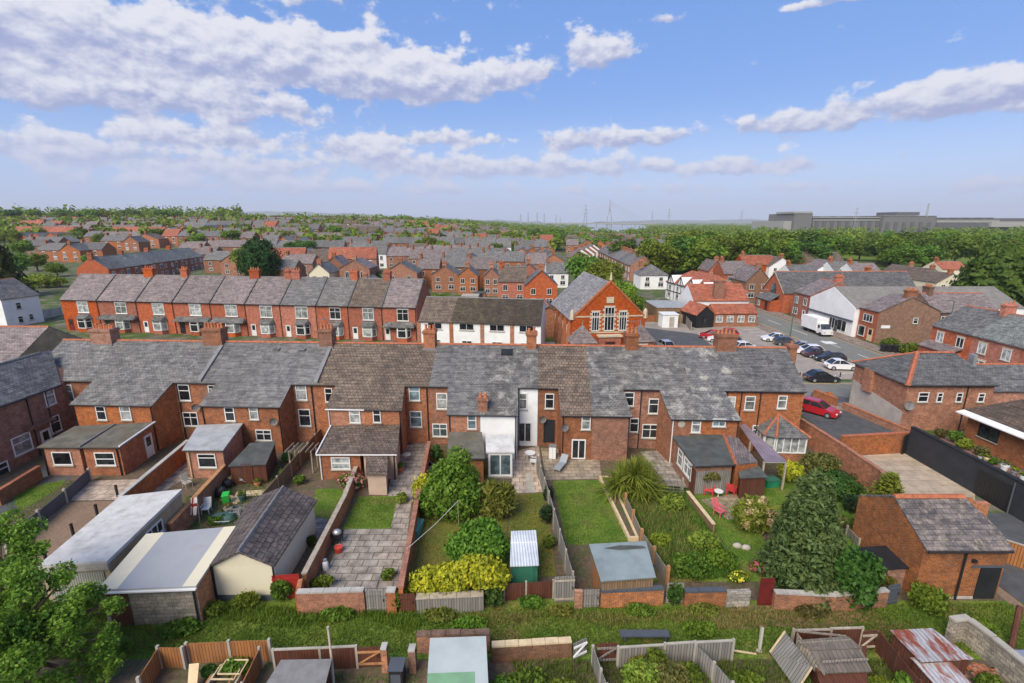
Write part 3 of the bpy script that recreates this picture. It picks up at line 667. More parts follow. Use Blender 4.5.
# name, left, right, roof, wing (outer main px, inner main px, outer low px, inner low px, side, py)
WINGS = {1: (94, 134, 174, 71.5, 112, 151.5, 403.7), 2: (217, 258, 292, 200.5, 243, 279.5, 405), 3: (336, 372, 405, 327, 366, 401, 408), 4: (448, 483, 518, 448, 483, 517, 413.5), 5: (558, 590, 623, 562, 596, 631, 414.5), 6: (659, 691, 724, 672, 706, 740, 418.3)}
AH = [('z', 26, 88, slA, 0, 0, brA2), ('a', 88, 134, slA, 1, 0, brA), ('b', 134, 200, slA, 1, 1, brA), ('c', 200, 258, slS, 2, 0, brA2), ('d', 258, 316, slS, 2, 1, brA), ('e', 316, 372, tiB, 3, 0, brA), ('f', 372, 429, tiB, 3, 1, brA),
      ('g', 429, 483, slD, 4, 0, brA), ('h', 483, 538, slB, 4, 1, whiteW), ('i', 538, 590, tiB, 5, 0, brA2), ('j', 590, 643, slB, 5, 1, brA), ('k', 643, 691, slB, 6, 0, brA), ('l', 691, 738, slC, 6, 1, brA), ('m', 738, 805, slD, 0, 0, brA)]
ALAB = {'z': 'brick end house of the back terrace squeezed into the corner beside the left side wing', 'a': 'brick house with mottled slate roof, left half of the twin flat-roofed extension',
        'b': 'brick house with white side door, right half of the twin flat-roofed extension', 'c': 'brick terrace house with pale grey felt-roofed extension and smooth slate roof', 'd': 'brick terrace house with two small vents in its smooth dark slate roof',
        'e': 'brown-tiled brick house with a tiled lean-to, pink roses beside its white window', 'f': 'brown-tiled brick house with pink rendered lean-to and small tiled porch', 'g': 'brick house with dark slate roof behind the big green shrub',
        'h': 'white painted house with glazed white lean-to at its back', 'i': 'brick house with brown tiled roof and white french doors onto a patio', 'j': 'brick house with patchy mottled slate roof behind the spiky palm',
        'k': 'brick house with dark felt-roofed extension and oval plaque on its wall', 'l': 'brick house with heavily lichened slate roof above the purple plastic canopy', 'm': 'brick end house with white bay conservatory beside the driveway'}
SW = {k: solve_s((w[3] + w[5])/2, w[6]) for k, w in WINGS.items()}
HS = {}
VALLEY = {}
for (k, pl, pr, rm, wg, side, wm) in AH:
    u0, u1 = uA(pl, EZ), uA(pr, EZ)
    T = thing({'z': 'terrace_house'}.get(k, 'terrace_house'), ALAB[k], 'house', A((u0 + u1)/2, 0), 0, 'brick houses of the back terrace'); HS[k] = T
    e = .006; m = M(); zt = lambda v: EZ + SLP*v - .13
    rear = wm if k != 'h' else whiteW
    bm = brA if k == 'h' else wm
    if k == 'h':                                  # only its back is painted white
        M().hexa([A(u0 + e, -.012), A(u1 - e, -.012), A(u1 - e, -.002), A(u0 + e, -.002)], [A(u0 + e, -.012, zt(0)), A(u1 - e, -.012, zt(0)), A(u1 - e, -.002, zt(0)), A(u0 + e, -.002, zt(0))]).build('painted_wall', whiteW, T)
    m.prism([A(u0 + e, 0), A(u1 - e, 0), A(u1 - e, 2*HD), A(u0 + e, 2*HD)], 0, zt(0))
    m.idx([A(u0 + e, 0, zt(0)), A(u0 + e, 2*HD, zt(0)), A(u0 + e, HD, zt(HD)), A(u1 - e, 0, zt(0)), A(u1 - e, 2*HD, zt(0)), A(u1 - e, HD, zt(HD))], [[0, 2, 1], [3, 4, 5], [0, 3, 5, 2], [1, 2, 5, 4]])
    m.build('wall', bm, T)
    r = M(); RR = lambda u, v: A(u, v, EZ + SLP*v)
    ov = -.14; end = .2 if k == 'm' else 0
    if wg:
        w = WINGS[wg]; s = SW[wg]; zl = EZ - SLP*s
        um = [uA(w[i], EZ) for i in (0, 1, 2)]; ul = [uA(w[i], zl, -s) for i in (3, 4, 5)]
        if k in 'ac' or side == 0: mo, mi, lo, li = um[0], um[1], ul[0], ul[1]
        else: mo, mi, lo, li = um[2], um[1], ul[2], ul[1]
        mi = u1 if side == 0 else u0; li = mi
        s2 = s + .12
        if side == 0: pts = [RR(u0, HD), RR(u0, ov), RR(mo, ov), RR(lo - .1, -s2), RR(li, -s2), RR(u1, HD)]
        else: pts = [RR(u0, HD), RR(li, -s2), RR(lo + .1, -s2), RR(mo, ov), RR(u1, ov), RR(u1, HD)]
        r.slab(pts, .11)
        wmesh = M(); a_, b_ = (mo, mi) if side == 0 else (mi, mo); c_, d_ = (lo, li) if side == 0 else (li, lo)
        a2, b2, c2, d2 = (a_ + (.04 if side == 0 else e), b_ - (e if side == 0 else .04), c_ + (.04 if side == 0 else e), d_ - (e if side == 0 else .04))
        wmesh.hexa([A(c2, -s), A(d2, -s), A(b2, -.015), A(a2, -.015)], [A(c2, -s, zt(-s)), A(d2, -s, zt(-s)), A(b2, -.015, zt(0) - .01), A(a2, -.015, zt(0) - .01)])
        wmesh.build('wing_wall', rear, T)
        gt_ = M(); p, q = (lo - .1, li) if side == 0 else (li, lo + .1); zz = zl - SLP*.12
        gt_.tube([A(p, -s2 - .05, zz - .06), A(q, -s2 - .05, zz - .06)], .06, 6); gt_.build('gutter', gutter if k not in 'e' else white, T)
        uo = lo; pipe(T, A(uo + (.12 if side == 0 else -.12), -s - .06, 0), A(uo + (.12 if side == 0 else -.12), -s - .06, zl - .2), .045, white if k in 'ek' else gutter)
    else:
        r.slab([RR(u0, HD), RR(u0, ov), RR(u1 + end, ov), RR(u1 + end, HD)], .11)
    FRR = lambda u, v: A(u, v, EZ + SLP*(2*HD - v))
    r.slab([FRR(u0, HD), FRR(u1 + end, HD), FRR(u1 + end, 2*HD + .15), FRR(u0, 2*HD + .15)], .11)
    r.build('roof', rm, T)
    ridgecap(T, A(u0, HD, RZ + .02), A(u1 + end, HD, RZ + .02), ridgeT)
    g = M(); 
    for (p, q) in ([(u0, mo), ] if wg and side == 0 else [(mo, u1)] if wg else [(u0, u1)]):
        g.tube([A(p, ov - .06, EZ - .16), A(q, ov - .06, EZ - .16)], .06, 6)
    g.build('gutter', gutter, T)
    # street side
    ff = Fr(A(u1, 2*HD), -UA, VA); wdt = u1 - u0
    window(T, ff, wdt*.5, 3.5, 1.2, 1.5); window(T, ff, wdt*.68, .9, 1.3, 1.5); door(T, ff, wdt*.2, leaf=dkred)
REAR = Fr(A(0, 0), UA, -VA)
def rw(k, px, py, wpx, hpx, v=0.0, **kw):
    u, z = hitA(px, py, v); sc = (A(u, v).y*CT + (H - z)*ST)/F
    fr = Fr(A(0, v - (.013 if k == 'h' else 0)), UA, -VA); w, h = wpx*sc, hpx*sc*1.06
    if kw.pop('door', False): return door(HS[k], fr, u, w, h, max(.05, z - h/2), **kw)
    return window(HS[k], fr, u, z - h/2, w, h, **kw)
for a in [('z', 66.5, 393, 15, 17, 0), ('z', 69, 419, 11, 14, 0), ('a', 101.5, 413, 10, 14, 1), ('b', 126, 413, 11, 14, 1), ('b', 184.5, 392.5, 12, 16, 0), ('b', 191, 419, 15, 14, 0),
          ('c', 230, 414, 10, 14, 2), ('d', 254, 413, 9, 13, 2), ('d', 264, 435, 16, 11, 2), ('c', 212, 390, 7, 10, 0), ('d', 301.5, 392, 11, 16, 0), ('d', 305, 417.5, 12, 17, 0), ('e', 329, 395, 8, 14, 0), ('e', 355, 416, 11, 14, 3), ('f', 377, 416, 8, 13, 3),
          ('f', 414.5, 393, 11, 15, 0), ('f', 416, 419, 12, 16, 0), ('g', 442, 401, 11, 16, 0), ('g', 440, 430, 15, 13, 0), ('g', 472, 422, 9, 14, 4), ('h', 523, 401, 8, 16, 0), ('i', 549.5, 401, 9, 15, 0), ('i', 586, 422.5, 9, 14, 5),
          ('j', 629, 399, 10, 14, 0), ('j', 634, 425, 9, 14, 0), ('k', 653.5, 406, 10, 15, 0), ('k', 650, 431, 16, 14, 0), ('k', 696, 426, 9, 13, 6), ('l', 719, 422.5, 13, 8, 6), ('l', 731, 403, 8, 13, 0), ('m', 749.7, 403, 10, 14, 0), ('m', 782, 402, 9, 13, 0), ('m', 756, 431, 8, 12, 0)]:
    k, px, py, w_, h_, wg = a; v = -SW[wg] if wg else 0.0
    gl = {('d', 301.5): glL, ('e', 355): glL, ('m', 782): glL, ('l', 731): glL, ('i', 549.5): glD, ('f', 377): glD, ('z', 66.5): glL}.get((k, px))
    rw(k, px, py, w_, h_, v, glass=gl, mull=2 if w_ > 12 else 1, lintel=None)
rw('h', 525, 432, 13, 20, 0, glass=glD, mull=2, trans=0, sill=False, name='glazed_door', t=.09)
rw('i', 578.5, 449, 14, 20, -SW[5], glass=glD, mull=2, trans=0, sill=False, name='glazed_door', t=.1)
rw('i', 549, 431, 11, 23, 0, door=True, leaf=black, glaze=False)
# downpipes on the main wall
for k, px in [('b', 178), ('d', 312), ('f', 427), ('j', 641), ('m', 741), ('m', 760), ('l', 727), ('h', 519)]:
    u = uA(px, 5); pipe(HS[k], A(u, -.09, 0), A(u, -.09, EZ - .2), .05, gutter)
# chimneys (each stands on the party wall of two houses)
for k, px, w_, n, zt_ in [('z', 106, 2.1, 8, 9.7), ('b', 216, 1.9, 6, 9.9), ('d', 328, 1.3, 4, 9.9), ('f', 430.5, 1.1, 3, 9.9), ('h', 531.5, .95, 2, 9.8), ('j', 631, 1.15, 3, 9.8), ('l', 724.5, 1.8, 5, 9.8)]:
    u = uA(px, RZ, HD); chimney(HS[k], A(u, HD), UA if w_ > 1.5 else UA, w_, 1.1, RZ - .9, zt_, n, brA2)
    M().prism([A(u - w_/2 - .12, HD - .75), A(u + w_/2 + .12, HD - .75), A(u + w_/2 + .12, HD - .58), A(u - w_/2 - .12, HD - .58)], RZ - .75, RZ - .3).build('flashing', lead, HS[k])
u = uA(483, 4.6, -SW[4] + .4); chimney(HS['g'], A(u, -SW[4] + .45), UA, .8, .6, 0, 5.5, 2)
u = uA(789, 7, HD + 1.0); chimney(HS['m'], A(u, HD + .9), UA, .7, .9, 6.2, 8.6, 1)
for k, px, r_ in [('b', 213, .4), ('d', 327, 1.2), ('j', 632, .2), ('l', 727, 2.2), ('z', 103, .9)]:
    u = uA(px, RZ, HD); aerial(HS[k], A(u, HD), 9.5, r_)
# raised party copings
for k, px in [('b', 200), ('d', 316)]:
    u = uA(px, EZ); c = M(); c.hexa([A(u - .17, -.1, EZ - .1), A(u + .17, -.1, EZ - .1), A(u + .17, HD - .6, EZ + SLP*(HD - .6) - .1), A(u - .17, HD - .6, EZ + SLP*(HD - .6) - .1)],
           [A(u - .17, -.1, EZ + .16), A(u + .17, -.1, EZ + .16), A(u + .17, HD - .6, EZ + SLP*(HD - .6) + .16), A(u - .17, HD - .6, EZ + SLP*(HD - .6) + .16)]); c.build('party_coping', lead, HS[k])
for k, px, py in [('d', 276.5, 348.5), ('d', 302, 348), ('g', 507, 356)]:      # roof vents, flush rooflight
    d = ray(px, py); v = 3.4; u, z = hitA(px, py, v); s_ = .32 if k == 'd' else .55
    c = M(); q = lambda du, dv, dz: A(u + du, v + dv, EZ + SLP*(v + dv) + dz)
    c.hexa([q(-s_, -s_*.6, .02), q(s_, -s_*.6, .02), q(s_, s_*.6, .02), q(-s_, s_*.6, .02)], [q(-s_, -s_*.6, .16), q(s_, -s_*.6, .16), q(s_, s_*.6, .09), q(-s_, s_*.6, .09)])
    c.build('roof_vent' if k == 'd' else 'rooflight', slD if k == 'd' else black, HS[k])
# oval plaque, dishes
u, z = hitA(681.5, 424, -SW[6]); c = M(); c.tube([A(u, -SW[6] - .004, z), A(u, -SW[6] - .05, z)], .3, 14); o = c.build('wall_plaque', concL, HS['k'])
def dish(par, p, nrm, r=.35):
    c = M(); n = Vector(nrm).normalized(); c.tube([p, p + n*.3], .03, 5); c.tube([p + n*.3, p + n*.34, p + n*.42], [.04, r*.7, r], 12, False); c.tube([p + n*.32, p + n*.62], .015, 4); return c.build('satellite_dish', ridgeG, par)
for k, px, py, wg in [('d', 274, 420, 2), ('i', 563, 426, 5), ('b', 197, 406, 0), ('i', 541, 418, 0)]:
    v = -SW[wg] if wg else 0; u, z = hitA(px, py, v); dish(HS[k], A(u, v, z), -VA + UA*.4)
# ---------------------------------------------------------------- extensions
def ext(par, bl, br, fr_, fl, zb, zf, wallm, roofm, wins=(), th=.14, ov=.12, name='extension', base=0.0, gut=True):
    P_ = [G(*bl, zb), G(*br, zb), G(*fr_, zf), G(*fl, zf)]; c = sum(P_, V(0, 0))/4
    ins = [p + (c - p).normalized()*.22 for p in P_]
    m = M(); m.hexa([V(p.x, p.y, base) for p in (ins[3], ins[2], ins[1], ins[0])], [V(ins[3].x, ins[3].y, zf - th), V(ins[2].x, ins[2].y, zf - th), V(ins[1].x, ins[1].y, zb - th), V(ins[0].x, ins[0].y, zb - th)])
    m.build(name + '_wall', wallm, par); M().slab([P_[3], P_[2], P_[1], P_[0]], th - .01).build(name + '_roof', roofm, par)
    F_ = Fr(V(ins[3].x, ins[3].y), ins[2].xy.to_3d() - ins[3].xy.to_3d(), (ins[2].xy.to_3d() - ins[3].xy.to_3d()).cross(V(0, 0, 1)))
    S_ = Fr(V(ins[2].x, ins[2].y), ins[1].xy.to_3d() - ins[2].xy.to_3d(), (ins[1].xy.to_3d() - ins[2].xy.to_3d()).cross(V(0, 0, 1)))
    L_ = Fr(V(ins[0].x, ins[0].y), ins[3].xy.to_3d() - ins[0].xy.to_3d(), (ins[3].xy.to_3d() - ins[0].xy.to_3d()).cross(V(0, 0, 1)))
    if gut: M().tube([P_[3] + V(0, -.06, -.06), P_[2] + V(0, -.06, -.06)], .05, 6).build('gutter', gutter if roofm is not tiB else white, par)
    return F_, S_, L_, (ins[2] - ins[3]).xy.length, (ins[1] - ins[2]).xy.length
def mid(a, b): return ((a[0] + b[0])/2, (a[1] + b[1])/2)
Fa, _, La, wa, da = ext(HS['a'], (75, 426), (115, 424), (78.5, 447), (37, 447), 2.85, 2.6, brX, feltM)
window(HS['a'], Fa, wa*.5, .95, 1.55, 1.15, glD, trans=0); pipe(HS['a'], Fa.p(.1, 0, .06), Fa.p(.1, 2.4, .06))
Fb, Sb, _, wb, db = ext(HS['b'], (115.4, 424), (155, 422), (119, 447), (79, 447), 2.85, 2.6, brX, feltM)
window(HS['b'], Fb, wb*.55, .9, 1.6, 1.15, glD, mull=1, trans=.5); pipe(HS['b'], Fb.p(wb - .2, 0, .06), Fb.p(wb - .2, 2.4, .06), .06)
door(HS['b'], Sb, db*.78, .9, 2.0); 
M().tube([G(119, 446.6, 2.68), G(155, 421.8, 2.93)], .075, 5).build('fascia', white, HS['b'])
M().tube([G(79, 446.6, 2.68), G(115.2, 423.8, 2.9)], .07, 5).build('coping', lead, HS['a'])
Fc, Sc, _, wc, dc = ext(HS['c'], (198, 425), (243, 423), (223, 450), (182, 450), 2.75, 2.55, brX, feltG)
window(HS['c'], Fc, wc*.55, .95, 1.45, 1.2, glD, mull=1, trans=.7); pipe(HS['c'], Fc.p(.25, 0, .06), Fc.p(.25, 2.4, .06), .06, lumber)
Fe, _, Le, we, de = ext(HS['e'], (331, 425.5), (365.5, 425), (361, 454), (316, 454), 2.95, 2.3, brX, tiB)
window(HS['e'], Fe, we*.52, .9, 1.5, 1.05, glL, mull=1, trans=.5); pipe(HS['e'], Fe.p(.1, 0, .06), Fe.p(.1, 2.1, .06), .055, white)
M().tube([G(316, 453.8, 2.36), G(331, 425.3, 3.0)], .07, 5).build('fascia', white, HS['e'])
Ff, Sf, _, wf, df = ext(HS['f'], (365.7, 425), (400, 424.5), (397, 454), (361.2, 454), 2.95, 2.3, pinkR, tiB)
window(HS['f'], Ff, wf*.1 + .3, .9, .7, 1.1, glD, mull=1, trans=0)
ext(HS['f'], (366, 452.5), (388, 452.5), (387, 474), (365.5, 474), 2.2, 1.85, pinkR, tiB, name='porch', gut=False)
pipe(HS['f'], Ff.p(wf - .15, 0, .07), Ff.p(wf - .15, 2.1, .07), .05)
ext(HS['g'], (449, 432), (482, 432), (485, 458), (447, 458), 2.75, 2.35, brA, feltM)
Fh, Sh, Lh, wh, dh = ext(HS['h'], (485.5, 434), (513, 434), (514.5, 452), (486, 452), 2.95, 2.4, whiteW, whiteR, name='lean_to', gut=False)
window(HS['h'], Fh, wh/2, .25, wh - .1, 1.95, glB, white, 2, 0, True, name='glazed_front', t=.12)
# house k/l: felt extension, small slate lean-to, timber front
Fk, Sk, Lk, wk, dk = ext(HS['k'], (672.5, 436), (723, 434), (735, 464.5), (695, 466), 2.7, 2.5, brA, felt)
window(HS['k'], Lk, dk*.33, .9, 1.0, 1.35, glL, mull=1); window(HS['k'], Lk, dk*.66, .9, 1.5, 1.3, glL, mull=2); door(HS['k'], Lk, dk*.88, .8, 2.0, leaf=woodR, glaze=False)
c = M(); Fk.box(c, .05, wk - .05, .1, 1.95, .01, .06); c.build('timber_front', woodG, HS['k'])
for i in range(60):
    pass
c_, n_ = crown_pts([(0, 0, 0, .62, .12, .42)], 260, .5); p0 = Fk.p(wk*.45, 1.45, .16); v_, q_ = leafquads(c_, n_, .13); npmesh('hanging_wreath', v_, q_, lfM, HS['k'], p0 - rootloc(HS['k']))
P4 = [G(724, 434.5, 2.75), G(735, 434, 2.5), G(758, 462, 2.3), G(736, 464, 2.55)]
M().slab(P4[::-1], .1).build('lean_to_roof', slP, HS['l']); ridgecap(HS['l'], P4[0] + V(0, 0, .04), P4[3] + V(0, 0, .04), ridgeT)
c = M(); c.hexa([V(p.x, p.y, 0) for p in (P4[3], P4[2], P4[1], P4[0])], [V(P4[i].x, P4[i].y, P4[i].z - .12) for i in (3, 2, 1, 0)]); c.build('lean_to_wall', brA, HS['l'])
P5 = [G(739, 425, 2.75), G(745, 424, 2.75), G(787, 461.5, 2.45), G(765, 461.5, 2.45)]
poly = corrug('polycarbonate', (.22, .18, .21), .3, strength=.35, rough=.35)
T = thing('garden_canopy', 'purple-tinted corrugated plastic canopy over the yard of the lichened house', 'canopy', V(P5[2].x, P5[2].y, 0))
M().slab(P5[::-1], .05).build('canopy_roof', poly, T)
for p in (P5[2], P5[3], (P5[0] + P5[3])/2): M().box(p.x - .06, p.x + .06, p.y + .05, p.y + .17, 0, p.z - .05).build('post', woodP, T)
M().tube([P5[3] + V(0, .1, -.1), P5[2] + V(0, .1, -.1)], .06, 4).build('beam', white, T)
# bay conservatory on the end house
u, z = hitA(783.5, 432, -1.2); c0 = u; T = HS['m']; hw = 1.65; s = 1.9
base = [A(c0 - hw, -.02), A(c0 - hw, -s*.75), A(c0 - hw*.55, -s), A(c0 + hw, -s), A(c0 + hw, -.02)]
M().prism(base[::-1] if (base[1] - base[0]).cross(base[2] - base[1]).z < 0 else base, 0, .75).build('bay_plinth', brA, T)
for i in range(4):
    a, b = base[i], base[i + 1]; L = (b - a).length; n = V((b - a).y, -(b - a).x); n = n if n.dot(((a + b)/2 - A(c0, -.6))) > 0 else -n
    window(T, Fr(a, b - a, n), L/2, .76, L - .02, 1.5, glL, white, max(1, round(L/.6)), 0, False, name='bay_window', t=.09)
ap = A(c0, -.05, 3.55); rr = M(); eav = [A(c0, -.05) + (p - A(c0, -.05))*1.12 + V(0, 0, 2.28) for p in base]
for i in range(4): rr.slab([eav[i], eav[i + 1], ap][::-1] if (eav[i + 1] - eav[i]).cross(ap - eav[i]).z < 0 else [eav[i], eav[i + 1], ap], .07)
rr.build('bay_roof', slD, T)
for i in (1, 2, 3): ridgecap(T, eav[i] + V(0, 0, .05), ap + V(0, 0, .05), ridgeT, r=.1)
# ---------------------------------------------------------------- left corner range
T = thing('side_wing_house', 'dark brick house at the left edge with its slate roof sloping towards the yard', 'house', (-44.2, 38, 0))
m = M(); x0, x1, y0, y1, ez, rz = -47.0, -41.55, 29.5, 43.4, 5.55, 8.0
m.prism([(x0, y0), (x1, y0), (x1, y1), (x0, y1)], 0, ez); m.idx([(x0, y0, ez), (x1, y0, ez), (-44.2, y0, rz), (x0, y1, ez), (x1, y1, ez), (-44.2, y1, rz)], [[0, 1, 2], [3, 5, 4], [1, 4, 5, 2], [0, 2, 5, 3]])
m.build('wall', brA2, T); r = M()
r.slab([(x1 + .15, y0 - .1, ez - .02), (x1 + .15, y1 - 1.6, ez - .02), (-44.2, y1 + 1.1, rz + .12), (-44.2, y0 - .1, rz + .12)], .12); r.slab([(-44.2, y0 - .1, rz + .12), (-44.2, y1 + 1.1, rz + .12), (x0 - .15, y1, ez), (x0 - .15, y0 - .1, ez)], .12)
r.build('roof', slA, T); ridgecap(T, (-44.2, y0, rz + .13), (-44.2, y1, rz + .13), ridgeG); M().tube([(x1 + .22, y0, ez - .1), (x1 + .22, y1 - 1.6, ez - .1)], .06, 6).build('gutter', gutter, T)
fx = Fr((x1, y0, 0), (0, 1, 0), (1, 0, 0))
def hx(px, py, x):
    d = ray(px, py); t = x/d.x; return d.y*t, H + d.z*t
for px, py, w_, h_, dr in [(49.5, 397, .95, 1.5, 0), (22, 444, 1.6, 1.6, 0), (55, 424, 1.0, 1.5, 0), (45, 433, .9, 2.0, 1), (3, 470, .9, 1.3, 0)]:
    yy, zz = hx(px, py, x1)
    if dr: door(T, fx, yy - y0, w_, h_, .12)
    else: window(T, fx, yy - y0, zz - h_/2, w_, h_, glL if px == 22 else None, mull=1)
for px in (51, 31): yy, zz = hx(px, 420, x1); pipe(T, (x1 + .07, yy, 0), (x1 + .07, yy, ez - .2), .05)
c = M(); yy, zz = hx(37, 424, x1); c.box(x1, x1 + .6, yy - 1.2, yy + 1.2, 2.75, 2.95); c.build('porch_canopy', brA2, T)
simple_house('terrace_house', 'house behind the left corner with purple slate roof and mossy gable', (-66, 48.5, 0), R(-1), 14, 8.8, 5.8, 2.7, plain('mossy_render', (.30, .24, .14), .9, .2, 1.2, dirt=(.17, .15, .07), damt=.6), slP, chim=((.3, 4),), wins=4)
# ---------------------------------------------------------------- ground of the plots (sheets a few mm apart)
flat('yard_ground', [(-50, 21.5), (30, 21.5), (36, 40), (30, 46), (-50, 46)], .004, soil)
flat('lane_grass', [(-60, 18.3), (27.5, 18.3), (32, 20.5), (27.5, 21.9), (-60, 22.4)], .010, wildG)
flat('bare_earth', [(9.5, 20.6), (11, 20.0), (13.5, 20.2), (16.5, 20.0), (18.5, 20.7), (18, 21.5), (10, 21.6)], .014, plain('bare_earth_brown', (.20, .12, .06), .95, .3, 3, dirt=(.10, .11, .03), damt=.7, dscale=.9))
flat('near_yard_ground', [(-60, 10), (40, 10), (40, 18.29), (-60, 18.29)], .010, soil)
flat('grass_strip', GP((12, 499), (32, 486), (66, 480), (60, 488), (20, 512)), .018, lawnG)
flat('side_yard_paving', GP((0, 492), (40, 466), (75, 476), (20, 510), (0, 522)), .014, asphalt)
flat('patio', GP((60, 501), (92, 481), (150, 479), (131, 490), (118, 500)), .022, paveP)
flat('gravel_yard', GP((20, 560), (62, 502.5), (118, 501), (60, 572)), .018, gravel)
flat('side_passage', GP((120, 500), (150, 478), (196, 441), (215, 440), (186, 478), (150, 500)), .014, paveG)
flat('cluttered_garden_ground', GP((160, 540), (226, 466), (275, 455), (300, 470), (262, 505), (230, 540)), .014, soil)
flat('lawn', GP((310, 520), (316, 489), (346, 489), (332, 520)), .020, lawnG)
flat('slab_path', GP((306, 540), (312, 517), (331, 520), (316, 545)), .024, paveG)
flat('lawn', GP((342, 530), (358, 497), (398, 496), (393, 530)), .020, lawnG)
flat('garden_paving', GP((318, 592), (345, 529.5), (393, 529), (376, 592)), .024, paveG)
flat('garden_path', GP((377, 592), (399, 492), (413, 492), (400, 592)), .026, paveG)
flat('yard_paving', GP((388, 496), (396, 448), (430, 440), (416, 497)), .018, paveG)
flat('garden_ground', GP((402, 602), (430, 450), (486, 462), (508, 500), (504, 602)), .014, lawnB)
flat('patio', GP((512, 494), (511, 452), (539, 446), (544, 492)), .022, paveP)
flat('lawn', GP((504, 580), (512, 494.5), (545, 492.5), (556, 576)), .020, lawnB)
flat('stepping_slab', GP((527, 493), (526, 473), (532, 473), (535, 493)), .030, concL)
flat('patio', GP((546, 480), (541, 448), (598, 452), (602, 479)), .022, paveY)
flat('lawn', GP((553, 481), (603, 480), (632, 545), (660, 582), (574, 582)), .020, lawnG)
flat('worn_ground', GP((574, 583), (562, 545), (590, 545), (600, 583)), .026, soil)
flat('wild_garden_ground', GP((616, 480), (688, 488), (714, 534), (738, 560), (742, 582), (668, 582)), .018, wildG)
flat('lawn', GP((692, 494), (738, 494), (775, 560), (770, 582), (742, 582), (738, 558), (714, 532)), .020, lawnG)
flat('garden_paving', GP((700, 500), (735, 494), (758, 516), (728, 520)), .026, paveY)
flat('lawn', GP((775, 560), (760, 480), (830, 470), (880, 500), (850, 590), (776, 590)), .018, lawnG)
flat('yard_paving', GP((672, 490), (640, 452), (665, 450), (695, 492)), .018, paveG)
flat('driveway', GP((802, 416), (812, 392), (850, 398), (920, 428), (908, 436), (838, 440)), .022, asphalt)
flat('concrete_yard', GP((856, 452), (914, 450), (975, 492), (975, 505), (905, 505)), .022, conY)
flat('lane_surface', [(27.5, 18.5), (40, 18.5), (40, 30), (28.2, 30), (27.6, 24)], .022, asphalt)
flat('lane_edge', [(26.8, 21.3), (27.48, 18.4), (27.48, 24), (27.0, 24)], .016, gravel)

# ---------------------------------------------------------------- left yards
fence('low anthracite panel fence with pale concrete posts beside the gravel yard', GP((91, 481), (67, 503), (41, 525), (8, 553)), 1.05, anth, concL, th=.05, step=3, post=.14)
for i, (a, b) in enumerate([(118, 497), (98, 517), (74, 537), (47, 563)]):
    q = G(a, b); T = thing('fence_post', 'short black post standing at the edge of the brown gravel', 'post', q, 0, 'black posts along the gravel yard'); m = M(); m.box(-.06, .06, -.06, .06, 0, .95); m.build('shaft', black, T, True); M().box(-.075, .075, -.075, .075, .95, .99).build('cap', black, T, True)
wall('low dark brick yard wall in front of the side wing', GP((42, 479), (0, 506)), 1.1, brA2, brC)
wall('brick wall with pale coping running down between flat-roofed extension and long white garage', [G(120, 497, 1.5), G(188, 440.5, 1.5)], 1.5, brA, concrete)
wall('timber-topped brick wall beside the cluttered garden', [G(170, 524, 1.5), G(224, 465.5, 1.5)], 1.5, brA2, woodPo, ch=.07)
fence('weathered timber fence winding along the brown-tiled house garden', [G(322, 427, 1.3), G(290, 462, 1.3), G(262, 494, 1.3)], 1.3, woodT, woodP)
# long white garage
def quadthing(name, label, cat, roof, zs, wallm, roofm, th=.14, inset=.12, wname='wall'):
    P_ = [G(a, b, z) for (a, b), z in zip(roof, zs)]; c = sum(P_, V(0, 0))/4; T = thing(name, label, cat, V(c.x, c.y), 0)
    i_ = [p + (c - p).normalized()*inset for p in P_]
    cc = (P_[1] - P_[0]).cross(P_[2] - P_[1]).z > 0
    od = list(range(4)) if cc else [3, 2, 1, 0]
    M().hexa([V(i_[k].x, i_[k].y) for k in od], [V(i_[k].x, i_[k].y, P_[k].z - th) for k in od]).build(wname, wallm, T)
    M().slab([P_[k] for k in od], th - .01).build('roof', roofm, T); return T, P_, i_
def side(i_, a, b):
    p, q = V(i_[a].x, i_[a].y), V(i_[b].x, i_[b].y); c = sum((V(k.x, k.y) for k in i_), V(0, 0))/4; n = V((q - p).y, -(q - p).x)
    if n.dot((p + q)/2 - c) < 0: n = -n
    return Fr(p, q - p, n), (q - p).length
T, P_, i_ = quadthing('long_garage', 'long flat-roofed garage with white coated roof and tan side wall', 'garage', [(37, 566), (120, 496), (182, 489), (107, 561)], [2.5, 2.7, 2.7, 2.5], tanR, whiteR, .22)
fr_, L = side(i_, 0, 3); m = M(); fr_.box(m, .3, L - .3, .1, 1.85, .01, .05); m.build('garage_door', corrug('shutter', (.33, .33, .29), .12, strength=.5), T)
m = M(); fr_.box(m, -.05, L + .05, 2.0, 2.4, .02, .14); m.build('fascia', concrete, T)
fr_, L = side(i_, 3, 2); window(T, fr_, L*.55, 1.25, 1.5, .8, glD, mull=3, trans=0)
